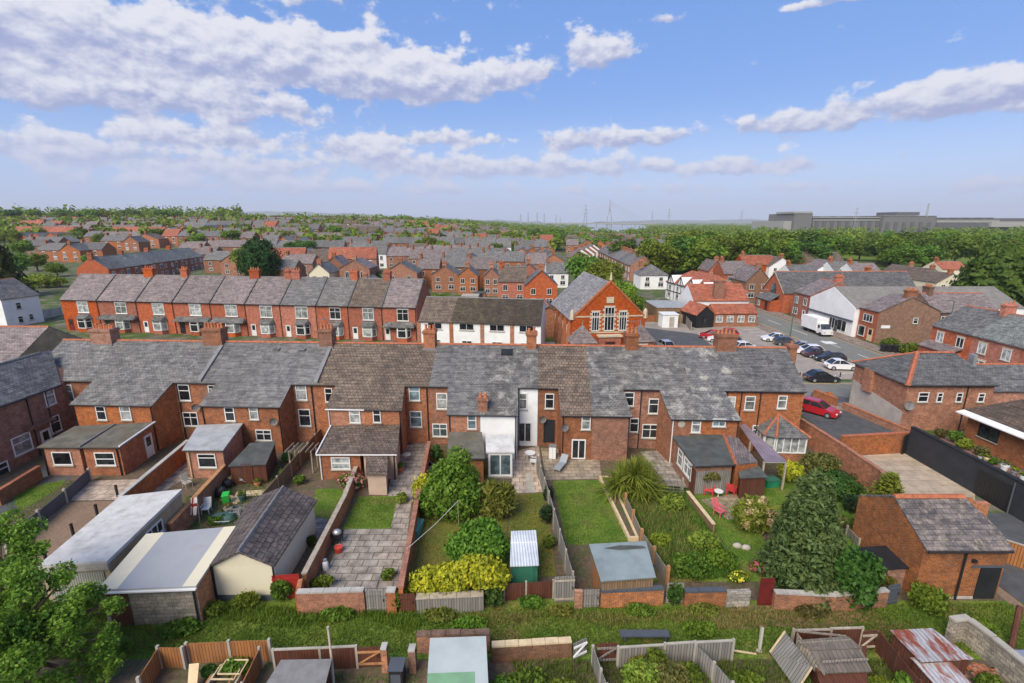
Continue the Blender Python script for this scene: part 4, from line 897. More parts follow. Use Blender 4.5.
# middle metal-roofed garage with concrete block front
T, P_, i_ = quadthing('block_garage', 'flat garage with pale sheet roof and grey concrete block front', 'garage', [(97, 590), (146, 534), (236, 526), (196, 586)], [2.3, 2.45, 2.45, 2.3], block, metalG, .14)
fr_, L = side(i_, 0, 3); m = M(); fr_.box(m, .25, 1.25, .05, 1.95, .01, .06); m.build('door', woodR, T); pipe(T, fr_.p(L - .1, 0, .08), fr_.p(L - .1, 2.1, .08))
m = M(); fr_.box(m, -.1, L + .1, 2.12, 2.19, .06, .2); m.build('gutter', white, T)
c_ = M(); c_.slab([P_[0] + V(0, 0, .012), P_[0] + (P_[3] - P_[0])*.2 + V(0, 0, .012), P_[1] + (P_[2] - P_[1])*.2 + V(0, 0, .012), P_[1] + V(0, 0, .012)], .01); c_.build('edge_sheet', cream, T); c_ = M(); c_.slab([P_[0] + (P_[3] - P_[0])*.86 + V(0, 0, .012), P_[3] + V(0, 0, .012), P_[2] + V(0, 0, .012), P_[1] + (P_[2] - P_[1])*.86 + V(0, 0, .012)], .01); c_.build('edge_sheet', cream, T)
fr2, L2 = side(i_, 3, 2); m = M(); fr2.box(m, .0, L2, .02, 2.1, .005, .03); m.build('side_wall', brO, T)
# cream garage with a pitched tile roof
a0, a1, ap = G(209, 566, 2.25), G(273, 565, 2.25), G(239.5, 552, 3.2); b0, b1, bp = G(252, 500, 2.25), G(315, 501, 2.25), G(288, 487, 3.2)
T = thing('cream_garage', 'cream rendered garage with pitched brown tile roof', 'garage', V(a0.x, a0.y)); m = M()
al = [a0, a1, ap, b0, b1, bp]
bx0, bx1 = V(a0.x + .12, a0.y + .1), V(a1.x - .12, a1.y + .1); cx0, cx1 = V(b0.x + .12, b0.y), V(b1.x - .12, b1.y)
bap = V((bx0.x + bx1.x)/2, bx0.y, 3.02); cap_ = V((cx0.x + cx1.x)/2, cx0.y, 3.02)
m.hexa([bx0, bx1, cx1, cx0], [p + V(0, 0, 2.15) for p in (bx0, bx1, cx1, cx0)]); m.idx([bx0 + V(0, 0, 2.15), bx1 + V(0, 0, 2.15), bap, cx0 + V(0, 0, 2.15), cx1 + V(0, 0, 2.15), cap_], [[0, 1, 2], [3, 5, 4], [1, 4, 5, 2], [0, 2, 5, 3]]); m.build('wall', cream, T)
r = M(); t1, t2 = bap + V(0, -.15, .16), cap_ + V(0, .15, .16)
r.slab([a0 + V(-.1, -.1, .02), t1, t2, b0 + V(-.1, .1, .02)][::-1], .1); r.slab([t1, a1 + V(.1, -.1, .02), b1 + V(.1, .1, .02), t2][::-1], .1); r.build('roof', tiG, T); ridgecap(T, t1, t2, ridgeG)
m = M(); m.box(bx0.x - .02, bx1.x + .02, bx0.y - .05, bx0.y - .005, 0, .35); m.build('plinth', anth, T)
pipe(T, (bx1.x + .05, bx1.y - .05, 0), (bx1.x + .05, bx1.y - .05, 2.2)); pipe(T, (bx0.x - .06, bx0.y - .05, 0), (bx0.x - .06, bx0.y - .05, 2.2))
gate('bright red painted timber gate beside the cream garage', G(275, 600), G(302, 598), 1.55, redP, braces=False)
wall('short brick stub wall left of the paved garden behind the red gate', GP((303, 599), (300, 614)), 1.3, brA, None)

# clutter left
def garden_chair(label, loc, rz, mat, name='garden_chair', s=1.0):
    T = thing(name, label, 'chair', loc, rz); m = M(); m.box(-.26*s, .26*s, -.25*s, .25*s, .38*s, .43*s); m.build('seat', mat, T, True)
    b = M(); b.hexa([(-.26*s, .22*s, .43*s), (.26*s, .22*s, .43*s), (.26*s, .27*s, .43*s), (-.26*s, .27*s, .43*s)], [(-.24*s, .42*s, 1.0*s), (.24*s, .42*s, 1.0*s), (.24*s, .46*s, 1.0*s), (-.24*s, .46*s, 1.0*s)]); b.build('backrest', mat, T, True)
    for x in (-.24, .24):
        for y in (-.22, .22): M().tube([(x*s, y*s, 0), (x*s*.95, y*s, .39*s)], .028*s, 5).build('leg', mat, T, True)
        M().box((x - .03)*s, (x + .03)*s, -.25*s, .25*s, .6*s, .64*s).build('armrest', mat, T, True)
    return T
def bin_(label, loc, rz, mat, s=1.0, group=None, name='wheelie_bin', lidm=None):
    T = thing(name, label, 'bin', loc, rz, group); m = M(); m.hexa([(-.24*s, -.28*s, .06), (.24*s, -.28*s, .06), (.24*s, .26*s, .06), (-.24*s, .26*s, .06)], [(-.29*s, -.34*s, .98*s), (.29*s, -.34*s, .98*s), (.29*s, .34*s, .98*s), (-.29*s, .34*s, .98*s)]); m.build('bin_body', mat, T, True)
    l = M(); l.hexa([(-.31*s, -.37*s, .985*s), (.31*s, -.37*s, .985*s), (.31*s, .36*s, .985*s), (-.31*s, .36*s, .985*s)], [(-.28*s, -.33*s, 1.05*s), (.28*s, -.33*s, 1.05*s), (.28*s, .36*s, 1.09*s), (-.28*s, .36*s, 1.09*s)]); l.build('lid', lidm or mat, T, True)
    for x in (-.22, .22): M().tube([(x*s - .03, .3*s, .1), (x*s + .03, .3*s, .1)], .1*s, 10).build('wheel', black, T, True)
    return T
garden_chair('white slatted garden chair among the clutter beside the timber-topped wall', G(207, 513), R(10), white)
garden_chair('white plastic chair by the pale downpipe of the felt-roofed extension', G(188, 487), R(60), concL)
grnB = plain('bright_green_plastic', (.03, .42, .05), .4, .08); bin_('bright green bin standing among black bags in the cluttered garden', G(227, 504), R(20), grnB, .8, name='garden_bin')
def sack(label, loc, r, h, mat, name='sack', cat='bag', fl=.8):
    T = thing(name, label, cat, loc); m = M(); m.ball((0, 0, h*.5), r, r*fl, h*.52, 10, 7)
    m.v = [(x + random.uniform(-.04, .04), y + random.uniform(-.04, .04), max(0, z + random.uniform(-.03, .03))) for x, y, z in m.v]; m.build('sack_body', mat, T, True, True)
    M().tube([(0, 0, h*.98), (0, 0, h*1.15)], [.05, .09], 6).build('tied_neck', mat, T, True); return T
sack('black rubbish bag beside the bright green bin', G(222, 497), .45, .85, black); sack('second black rubbish bag under the grey shed eave', G(228, 488), .4, .75, black)
tarp = plain('tarpaulin_green', (.05, .11, .095), .6, .2, 3.0)
T = thing('covered_heap', 'grey-green tarpaulin thrown over a heap near the grey shed', 'tarpaulin', G(247, 480)); m = M(); m.ball((0, 0, .3), 1.1, .7, .6, 14, 8); m.v = [(x + random.uniform(-.08, .08), y + random.uniform(-.08, .08), max(0, z + random.uniform(-.08, .08))) for x, y, z in m.v]; m.build('cover', plain('tarpaulin_grey', (.16, .19, .18), .6, .2, 3), T, True, True)
M().tube([(-.9, -.5, .25), (0, -.72, .42), (.9, -.5, .25)], .02, 4).build('rope', white, T, True)
T = thing('covered_heap', 'dark green tarpaulin heap behind the sheet-roofed garage', 'tarpaulin', G(224, 520)); m = M(); m.ball((0, 0, .15), .8, .6, .3, 14, 8); m.v = [(x + random.uniform(-.1, .1), y + random.uniform(-.1, .1), max(0, z + random.uniform(-.1, .1))) for x, y, z in m.v]; m.build('cover', tarp, T, True, True)
M().tube([(-.7, -.5, .25), (0, -.8, .4), (.7, -.5, .25)], .02, 4).build('rope', white, T, True)
T = thing('flag', 'white flag with red cross on a short pole behind the sheet-roofed garage', 'flag', G(200, 524)); M().tube([(0, 0, 0), (.12, 0, 2.1)], .025, 6).build('pole', woodP, T, True)
m = M(); pr = []
for i in range(7):
    for j in range(5): pr.append((.10 + -.16*j/4*(1 + .0) - .02*i, .05*math.sin(j*1.6 + i*.5) - .03*i, 2.0 - .2*i + .03*math.sin(j*2)))
fl_ = M(); fl_.v = pr; fl_.f = [[i*5 + j, i*5 + j + 1, (i + 1)*5 + j + 1, (i + 1)*5 + j] for i in range(6) for j in range(4)]; fl_.v = [(x - .25*(k % 5)/4, y, z) for k, (x, y, z) in enumerate(pr)]; fl_.m = [1 if (f % 4) in (2,) or f//4 == 2 else 0 for f in range(24)]; fl_.k = 1
fl_.build('cloth', [white, redP], T, True)
for i, (a, b, l_, mt) in enumerate([(232, 500, 1.6, lumber), (250, 494, 1.9, lumber), (241, 508, 1.3, woodG)]):
    q = G(a, b); T = thing('timber_stack', ['pale boards lying across the cluttered garden near the bins', 'pale boards lying beside the brown tile roof edge', 'grey boards lying in front of the pale boards'][i], 'timber', q, random.uniform(-.5, .5)); 
    for k in range(4): M().box(-l_/2 + random.uniform(-.1, .1), l_/2, -.35 + .18*k, -.2 + .18*k, .02 + .03*(k % 2), .07 + .03*(k % 2)).build('board', mt, T, True)
T = thing('crate', 'grey plastic crate standing in the cluttered garden', 'crate', G(236, 516), .3); m = M()
for z in (0, .17, .34): m.box(-.3, .3, -.22, -.2, z + .02, z + .13); m.box(-.3, .3, .2, .22, z + .02, z + .13); m.box(-.3, -.28, -.2, .2, z + .02, z + .13); m.box(.28, .3, -.2, .2, z + .02, z + .13)
m.build('slats', plain('crate_grey', (.25, .25, .24), .6), T, True)
for x in (-.28, .28):
    for y in (-.2, .2): M().box(x - .025, x + .025, y - .025, y + .025, 0, .5).build('corner_post', concrete, T, True)
def shed(name, label, roofpx, zs, wallm, roofm, th=.1, cat='shed', doorside=None, doorm=None, inset=.14):
    T, P_, i_ = quadthing(name, label, cat, roofpx, zs, wallm, roofm, th, inset)
    if doorside: 
        f_, L = side(i_, *doorside); m = M(); f_.box(m, L*.3, L*.3 + .8, .08, 1.75, .01, .05); m.build('door', doorm or wallm, T)
    return T, P_, i_
for i, (a, b, r_, h_, mt, lab) in enumerate([(192, 507, .3, .45, pot, 'terracotta pot behind the white slatted chair'), (182, 514, .35, .4, black, 'black tub by the timber-topped wall'), (229, 512, .3, .4, concL, 'pale stone tub among the grey boards'), (243, 501, .28, .5, tarp, 'green barrel beside the pale boards'), (258, 486, .25, .35, pot, 'small terracotta pot by the grey tarpaulin heap'), (252, 508, .3, .3, lumber, 'wooden tub near the brown tile roof'), (176, 508, .25, .35, concL, 'pale pot on the passage by the white chair'), (284, 478, .3, .45, black, 'black water butt by the winding timber fence'), (296, 470, .25, .35, pot, 'terracotta pot at the winding timber fence')]):
    T = thing('plant_pot', lab, 'plant pot', G(a, b)); M().tube([(0, 0, 0), (0, 0, h_*.8), (0, 0, h_*.82), (0, 0, h_)], [r_*.7, r_*.95, r_*1.05, r_*1.05], 10).build('pot_body', mt, T, True); c, n = crown_pts([(0, 0, h_*1.3, r_, r_, r_*.7)], 90); v, q = leafquads(c, n, .1); npmesh('foliage', v, q, [lfA, lfL, lfM][i % 3], T)
T = thing('pergola', 'small weathered timber pergola frame by the winding fence', 'pergola', G(305, 470))
for (x, y) in ((-.9, -.5), (.9, -.5), (-.9, .5), (.9, .5)): q = G(305, 470); M().box(q.x + x - .05, q.x + x + .05, q.y + y - .05, q.y + y + .05, 0, 2.0).build('post', wood, T)
for k in range(6): q = G(305, 470); M().box(q.x - 1.1 + .42*k, q.x - 1.04 + .42*k, q.y - .8, q.y + .8, 2.003, 2.1).build('rafter', wood, T)
T, P_, i_ = shed('garden_shed', 'small brown shed with grey felt roof right of the felt-roofed extension', [(228, 466), (250, 443), (276, 441), (266, 464)], [1.7, 2.1, 2.1, 1.7], woodR, felt, doorside=(0, 3))

# ---------------------------------------------------------------- brown-tiled house garden
wall('brick garden wall with timber coping left of the paved garden', [G(357, 480), G(346, 510), G(306, 592)], 1.15, brO, woodP, ch=.06)
wall('orange brick front wall of the paved garden facing the lane', [G(300, 613), G(366, 611)], 1.3, brX, concrete)
gate('weathered grey timber gate between the orange brick wall and its pier', G(367.5, 612), G(387, 612), 1.35, woodG, braces=False)
wall('brick gate pier right of the grey timber gate', [G(388, 612), G(397.5, 612)], 1.35, brX, concrete, t=.3)
wall('long orange-coped brick wall right of the paved garden', [G(429, 442, 1.5), G(416, 505, 1.5), G(400.5, 588, 1.5)], 1.5, brX, brC)
wall('low curved brick planter wall under the pink roses', GP((345, 497), (352, 490), (362, 478), (364, 468)), .55, brX, None)
sv = plain('galvanised', (.45, .46, .47), .35, .1, metal=.6)
T = thing('barbecue', 'covered grey barbecue beside the garden wall', 'barbecue', G(338, 543)); m = M(); m.box(-.3, .3, -.25, .25, .45, .75); m.build('body', black, T, True); M().ball((0, 0, .78), .3, .25, .22, 12, 7).build('lid', sv, T, True, True)
for x in (-.25, .25):
    for y in (-.2, .2): M().tube([(x, y, 0), (x, y, .46)], .025, 5).build('leg', black, T, True)
T = thing('bucket', 'red plastic bucket in front of the barbecue', 'bucket', G(339, 552)); M().tube([(0, 0, 0), (0, 0, .4)], [.2, .27], 12).build('pail', plain('red_plastic', (.55, .06, .03), .4), T, True); M().tube([(-.27, 0, .4), (-.15, 0, .55), (.15, 0, .55), (.27, 0, .4)], .012, 4).build('handle', sv, T, True)
T = thing('gas_bottle', 'pale grey gas bottle by the wall of the paved garden', 'gas bottle', G(326, 570)); m = M(); m.tube([(0, 0, 0), (0, 0, .06), (0, 0, .5), (0, 0, .62), (0, 0, .66)], [.14, .17, .17, .1, .05], 12); m.build('cylinder_body', whiteW, T, True, True); M().tube([(0, 0, .6), (0, 0, .74)], .1, 10).build('collar', sv, T, True)
Tt = thing('table', 'small pale metal table in the narrow yard right of the lean-to', 'table', G(407, 462)); M().tube([(0, 0, .7), (0, 0, .73)], .38, 14).build('table_top', concL, Tt, True)
for k in range(3): M().tube([(.28*math.cos(k*2.1), .28*math.sin(k*2.1), 0), (.1*math.cos(k*2.1), .1*math.sin(k*2.1), .7)], .02, 5).build('leg', sv, Tt, True)
T = thing('plant_pot', 'terracotta pot standing in the narrow yard beside the drainpipe', 'plant pot', G(401, 472)); M().tube([(0, 0, 0), (0, 0, .35), (0, 0, .36), (0, 0, .42)], [.17, .24, .27, .27], 12).build('pot_body', pot, T, True); c, n = crown_pts([(0, 0, .6, .3, .3, .22)], 120); v, q = leafquads(c, n, .12); npmesh('foliage', v, q, lfA, T)

# ---------------------------------------------------------------- shrubbery garden
wall('long grey timber retaining planter below the golden shrub', [G(417, 612), G(484, 609)], .95, woodG, woodP, t=.35, name='retaining_wall', ch=.05)
gate('dark red-brown gate panel left of the grey retaining planter', G(401, 613), G(416, 613), 1.2, woodR, braces=False)
T = thing('storage_box', 'turquoise garden storage bench by the orange-coped wall', 'storage box', G(417, 533), R(82)); tq = plain('turquoise_paint', (.10, .30, .27), .5, .1); M().box(-.65, .65, -.25, .25, .05, .55).build('box_body', tq, T, True); M().hexa([(-.7, -.3, .555), (.7, -.3, .555), (.7, .28, .555), (-.7, .28, .555)], [(-.7, -.28, .6), (.7, -.28, .6), (.7, .28, .7), (-.7, .28, .7)]).build('lid', tq, T, True)
for x in (-.55, .55): M().box(x - .06, x + .06, -.2, .2, 0, .05).build('foot', black, T, True)
T = thing('water_tub', 'pale blue tub against the top of the orange-coped wall', 'tub', G(428, 470)); M().tube([(0, 0, 0), (0, 0, .5), (0, 0, .5), (0, 0, .42)], [.35, .42, .38, .36], 14).build('tub_body', plain('pale_blue_plastic', (.25, .45, .48), .4), T, True); M().tube([(0, 0, .5), (0, 0, .53)], .43, 14, False).build('rim', white, T, True)
a, b = G(408, 548, 1.7), G(458, 501, 1.9); T = thing('washing_line', 'pale washing line strung across the shrubbery garden', 'washing line', V(a.x, a.y)); M().tube([a, (a + b)/2 - V(0, 0, .12), b], .014, 4).build('line', white, T)
for p in (a, b): M().tube([V(p.x, p.y), p + V(0, 0, .05)], .03, 6).build('pole', woodP, T)
# green shed with a pale corrugated roof
crW = corrug('corrugated_white', (.58, .62, .64), .16, strength=.6)
T, P_, i_ = shed('metal_shed', 'green metal shed with pale corrugated roof among the shrubs', [(510, 566), (511, 531), (536, 530), (539, 565)], [1.8, 2.05, 2.05, 1.8], grnP, crW, .07, doorside=(0, 3))
ridgecap(T, (P_[0] + P_[1])/2 + V(0, .4, .02), (P_[3] + P_[2])/2 + V(0, .4, .02), white, r=.06)
fence('red-brown panel fence with pale posts in front of the green shed', [G(504, 601), G(526, 600), G(553, 598)], 1.1, woodR, woodP, step=1.4)
gate('tall grey boarded gate with pale top rail facing the lane', G(554, 603), G(574, 602), 1.65, woodG, framem=woodP, braces=False)
fence('long grey boarded fence dividing the dry lawn and the green lawn', [G(537, 455, 1.5), G(549, 492, 1.5), G(560, 530, 1.5), G(573, 573, 1.5)], 1.5, woodG, woodP)
garden_chair('white plastic garden chair on the pale patio of the white house', G(533, 465), R(-100), white)
Tt = thing('table', 'round white patio table beside the white garden chair', 'table', G(530, 460)); M().tube([(0, 0, .68), (0, 0, .72)], .45, 16).build('table_top', white, Tt, True)
for k in range(4): M().tube([(.33*math.cos(k*1.57 + .6), .33*math.sin(k*1.57 + .6), 0), (.3*math.cos(k*1.57 + .6), .3*math.sin(k*1.57 + .6), .69)], .025, 5).build('leg', white, Tt, True)
# green lawn garden
T = thing('sun_lounger', 'grey covered sun lounger on the stone patio by the fence', 'sun lounger', G(561, 468), R(62)); lg = plain('lounger_cover', (.26, .28, .30), .7, .1); M().box(-1.0, .3, -.3, .3, .3, .4).build('mattress', lg, T, True)
M().hexa([(.3, -.3, .3), (.42, -.3, .3), (.42, .3, .3), (.3, .3, .3)], [(.85, -.3, .85), (.95, -.3, .85), (.95, .3, .85), (.85, .3, .85)]).build('backrest', lg, T, True)
for x in (-.9, .3):
    for y in (-.26, .26): M().tube([(x, y, 0), (x, y, .3)], .025, 5).build('leg', sv, T, True)
T = thing('storage_cupboard', 'tall pale plastic cupboard against the fence beside the black door', 'cupboard', G(552.5, 458), R(-8)); M().box(-.3, .3, -.25, .25, 0, 1.15).build('cabinet', concL, T, True); M().box(-.33, .33, -.28, .28, 1.153, 1.2).build('lid', lead, T, True); M().box(-.28, -.01, -.28, -.252, .06, 1.1).build('door', white, T, True); M().box(.01, .28, -.28, -.252, .06, 1.1).build('door', white, T, True)
wp = G(600, 480), G(629, 541), G(637, 541), G(610, 480)
T = thing('raised_bed', 'long raised bed of pale sleepers along the right edge of the green lawn', 'raised bed', wp[0])
for a, b in ((0, 1), (1, 2), (2, 3), (3, 0)): M().seg(wp[a], wp[b], .16, 0, .32, -.085 if a % 2 else .08).build('sleeper', lumber, T)
M().poly([V(p.x, p.y, .25) for p in wp]).build('soil_fill', soil, T)
fence('timber rail fence with orange posts beside the raised bed', [G(612, 484), G(625, 508), G(641, 545), G(667, 584)], .95, wood, woodPo, step=1.7, post=.16, ph=.25)
T, P_, i_ = shed('garden_shed', 'wooden garden shed with a blue-grey felt roof at the end of the green lawn', [(601, 581), (589, 544), (646, 541), (656, 577)], [1.75, 2.15, 2.15, 1.75], woodT, feltB, .07, doorside=(0, 1), doorm=woodO)
M().poly([P_[1] + V(.8, -.35, -.005), P_[1] + V(1.6, -.45, -.02), P_[1] + V(3.2, -.32, .0), P_[1] + V(3.0, -.15, .01), P_[1] + V(1.7, -.12, .01)]).build('roof_patch', felt, T)
wall('rough brick wall with dark coping in front of the blue-grey felt roofed shed', [G(600, 607), G(662, 604)], 1.0, brO, anth)
wall('short brick wall end left of the small grey gate', [G(574, 608), G(582, 608)], 1.1, brO, None)
gate('small grey boarded gate set in the rough brick wall', G(582.5, 608), G(599, 607.5), 1.15, woodG, braces=False)
gate('weathered plank gate overgrown with ivy between two rough brick walls', G(665, 604), G(682, 604), 1.35, wood, braces=False)
wall('rough brick wall below the wild garden', [G(683, 606), G(724, 605)], .95, brO, anth)
wall('patched stone and render wall piece beside the dark red door', [G(724.8, 606), G(748, 605)], .95, stone, None)
gate('dark red solid door in the lane wall', G(757, 606), G(771, 606), 1.75, dkred, braces=False)
wall('brick lane wall half hidden under the big conifer', [G(772, 608), G(830, 611), G(884, 606)], 1.0, brO, concrete)
gate('slate grey narrow gate beside the brick barn', G(884.5, 606), G(896, 604), 1.3, anth, braces=False)
# trellis
a, b = G(653, 494), G(683, 496); T = thing('trellis', 'grey square lattice trellis panel in the wild garden', 'trellis', a); fu = (b - a).normalized(); L = (b - a).length; f_ = Fr(a, fu, fu.cross(V(0, 0, 1))); m = M()
n = 9
for k in range(n + 1): f_.box(m, L*k/n - .015, L*k/n + .015, .1, 1.25, -.02, -.002)
for k in range(6): f_.box(m, 0, L, .12 + k*.22, .15 + k*.22, .0, .018)
m.build('lattice', woodG, T)
for k in (0, L): M().box((a + fu*k).x - .05, (a + fu*k).x + .05, a.y - .01, a.y + .09, 0, 1.35).build('post', woodP, T)
wall('low timber retaining wall between wild garden and the red chairs', GP((687, 500), (700, 517), (713, 534)), .7, woodT, lumber, t=.18, ch=.05, name='retaining_wall')
for i, (px, py, rz) in enumerate([(709, 495, -35), (731, 495, 140), (719, 516, 30)]):
    garden_chair(['red garden chair under the hanging wreath', 'red garden chair next to the cream flowering shrub', 'pinkish red garden chair out on the paving'][i], G(px, py), R(rz), plain('red_chair', (.55, .05, .05) if i < 2 else (.6, .14, .15), .5), s=1.15)
Tt = thing('table', 'small white round table between the red chairs', 'table', G(718, 497)); M().tube([(0, 0, .48), (0, 0, .52)], .33, 14).build('table_top', white, Tt, True); M().tube([(0, 0, 0), (0, 0, .48)], .04, 6).build('pedestal', white, Tt, True)
for i, (px, py) in enumerate([(737, 547), (746, 549)]):
    T = thing('boulder', ['white painted rock lying on the lawn, the left one', 'white painted rock lying on the lawn, the right one'][i], 'rock', G(px, py)); m = M(); m.ball((0, 0, .1), .3, .2, .2, 10, 6); m.v = [(x*random.uniform(.85, 1.15), y*random.uniform(.85, 1.15), z) for x, y, z in m.v]; m.build('rock_body', concL, T, True, True)
T, P_, i_ = shed('dark_store', 'low lean-to store with black felt roof behind the cream flowering shrub', [(740, 478), (736, 464), (757, 463), (768, 477)], [1.75, 2.0, 2.0, 1.75], woodR, felt, .08)
T = thing('crate', 'green plastic crate stood under the plastic canopy', 'crate', G(770, 486), .2); m = M(); m.hexa([(-.5, -.3, 0), (.5, -.3, 0), (.5, .3, 0), (-.5, .3, 0)], [(-.55, -.35, .6), (.55, -.35, .6), (.55, .35, .6), (-.55, .35, .6)]); m.build('crate_body', plain('green_plastic', (.02, .22, .12), .4), T, True); M().box(-.58, .58, -.38, .38, .603, .65).build('rim', grnP, T, True)
fence('timber edging fence climbing beside the conifer to the brick barn', [G(826, 505), G(846, 535), G(858, 548)], .6, wood, woodP)

# ---------------------------------------------------------------- right: driveway walls, yard, barn, black wall
wall('tall brick boundary wall running down from the driveway', [G(801, 419, 2.0), G(838, 442, 2.0), G(880, 470, 2.0), G(893, 483, 2.0)], 2.0, brA, brC)
wall('red-capped brick wall between driveway and concrete yard', [G(842, 436.5, 1.9), G(913, 432.5, 1.9)], 1.9, brA, ridgeT)
wall('brick wall at the street end of the driveway', [G(813, 398), G(836, 407)], 1.0, brX, brC, piers=[(G(828, 403), .5, 1.25)])
wall('brick and stone boundary wall beside the white rendered corner building', [G(842, 409), G(908, 437)], .7, brA2, brC)
P_ = [G(907, 454), G(968, 489), G(1040, 531)]
P_B0, P_B1 = P_[0], P_[2]
T = wall('long black rendered boundary wall with a black garage door', P_, 2.55, blackW, black, t=.3, name='black_wall')
u_ = (P_[2] - P_[1]).normalized(); fb_ = Fr(P_[1], u_, V(u_.y, -u_.x)); m = M(); fb_.box(m, .6, 3.0, .02, 2.05, .16, .19); m.build('garage_door', corrug('black_shutter', (.016, .017, .018), .22, strength=.4), T); pipe(T, fb_.p(3.2, 0, .22), fb_.p(3.2, 2.4, .22), .05, anth)
gate('black sheet gate at the corner of the concrete yard', G(901, 455), G(907, 453), 1.9, black, braces=False)
# barn
bx, by, bw, bd, be, brz = 21.95, 22.1, 4.5, 5.0, 3.2, 4.62
T = thing('brick_barn', 'old brick barn with stained stone-slate roof and black door', 'barn', (bx, by, 0)); m = M(); m.prism([(bx, by), (bx + bw, by), (bx + bw, by + bd), (bx, by + bd)], 0, be)
m.idx([(bx, by, be), (bx, by + bd, be), (bx, by + bd/2, brz), (bx + bw, by, be), (bx + bw, by + bd, be), (bx + bw, by + bd/2, brz)], [[0, 2, 1], [3, 4, 5], [0, 3, 5, 2], [1, 2, 5, 4]]); m.build('wall', brO, T)
r = M(); zz = brz + .1; r.slab([(bx - .02, by - .18, be - .02), (bx + bw + .1, by - .18, be - .02), (bx + bw + .1, by + .9, be + .55), (bx + bw - .5, by + bd/2, zz), (bx - .02, by + bd/2, zz)], .1); r.slab([(bx - .02, by + bd/2, zz), (bx + bw - .5, by + bd/2, zz), (bx + bw + .1, by + bd + .1, be), (bx - .02, by + bd + .1, be)], .1); r.build('roof', tiBarn, T)
ridgecap(T, (bx, by + bd/2, zz + .03), (bx + bw - .5, by + bd/2, zz + .03), ridgeT, r=.16); M().tube([(bx, by - .24, be - .1), (bx + bw, by - .24, be - .1)], .06, 6).build('gutter', gutter, T)
f_ = Fr((bx, by, 0), (1, 0, 0), (0, -1, 0)); pipe(T, (bx + 2.2, by - .09, 0), (bx + 2.2, by - .09, be - .15), .06)
m = M(); f_.box(m, 3.25, 4.35, .02, 1.95, .005, .06); m.build('door', black, T); m = M(); f_.box(m, 2.75, 4.45, 1.98, 2.1, .005, .05); m.build('lintel', anth, T); m = M(); f_.box(m, 2.0, 2.25, .0, .0 + .01, .0, .01)
m = M(); f_.box(m, .02, 3.2, .01, .14, .006, .06); m.build('plinth', concrete, T); m = M(); f_.box(m, 2.65, 2.85, 2.35, 2.5, .0, .15); m.build('wall_lamp', black, T)
T = thing('lean_to_store', 'small black-roofed lean-to against the barn wall behind the lane gate', 'shed', (bx - 1.2, by + 1.0, 0)); M().box(bx - 1.9, bx - .06, by + .7, by + 2.2, 0, 1.3).build('wall', brO, T); M().slab([(bx - 2.0, by + .55, 1.36), (bx - .05, by + .55, 1.5), (bx - .05, by + 2.3, 1.6), (bx - 2.0, by + 2.3, 1.46)], .07).build('roof', black, T)
fence('tan boarded fence along the narrow asphalt path right of the barn', [V(27.6, 27.2), V(29.2, 25.4), V(31.5, 23.2), V(33, 22.0)], 1.5, woodO, concL, rail=concL)
wall('brick wall behind the barn at the right edge', [V(27.0, 28.6), V(31.5, 28.2)], 1.9, brO, brC)
# bungalow
T = thing('bungalow', 'low brick bungalow with broad dark brown roof and white eaves at the right edge', 'bungalow', (45, 38, 0))
e0, e1 = G(962, 412, 3.0), G(1040, 443, 3.0); u_ = (e1 - e0); u_.z = 0; u_ = u_.normalized(); n_ = V(u_.y, -u_.x); L = 14
b0 = V(e0.x, e0.y) - n_*.75; fB = Fr(b0, u_, n_); m = M(); m.prism([b0, b0 + u_*L, b0 + u_*L - n_*8, b0 - n_*8], 0, 2.9); m.build('wall', brX, T)
ee = lambda s_, d_, z: V(e0.x, e0.y) + u_*s_ - n_*d_ + V(0, 0, z)
r = M(); r.slab([ee(-.3, .55, 3.18), ee(L, .55, 3.18), ee(L, 5, 5.6), ee(2.6, 5, 5.6)], .12); r.slab([ee(2.6, 5, 5.6), ee(L, 5, 5.6), ee(L, 9.4, 3.15), ee(-.3, 9.4, 3.15)], .12); r.slab([ee(-.3, 9.4, 3.18), ee(-.3, .55, 3.18), ee(2.6, 5, 5.6)], .12); r.build('roof', tiU, T)
M().slab([ee(-.3, -.3, 2.98), ee(L, -.3, 2.98), ee(L, .5, 3.12), ee(-.3, .5, 3.12)], .1).build('eaves_canopy', whiteW, T)
for uc, w_ in ((2.0, 1.7), (6.1, 1.9)): window(T, fB, uc, 1.2, w_, 1.2, glD, black, 2, 0)
wall('low brick retaining wall below the pots in front of the bungalow', [V(P_B0.x, P_B0.y) + (V(P_B1.x, P_B1.y) - V(P_B0.x, P_B0.y)).normalized()*1.0 + V(1.15, 0), V(P_B1.x, P_B1.y) + V(1.15, 0)], 2.3, brA2, None, t=1.6, name='planter_wall')
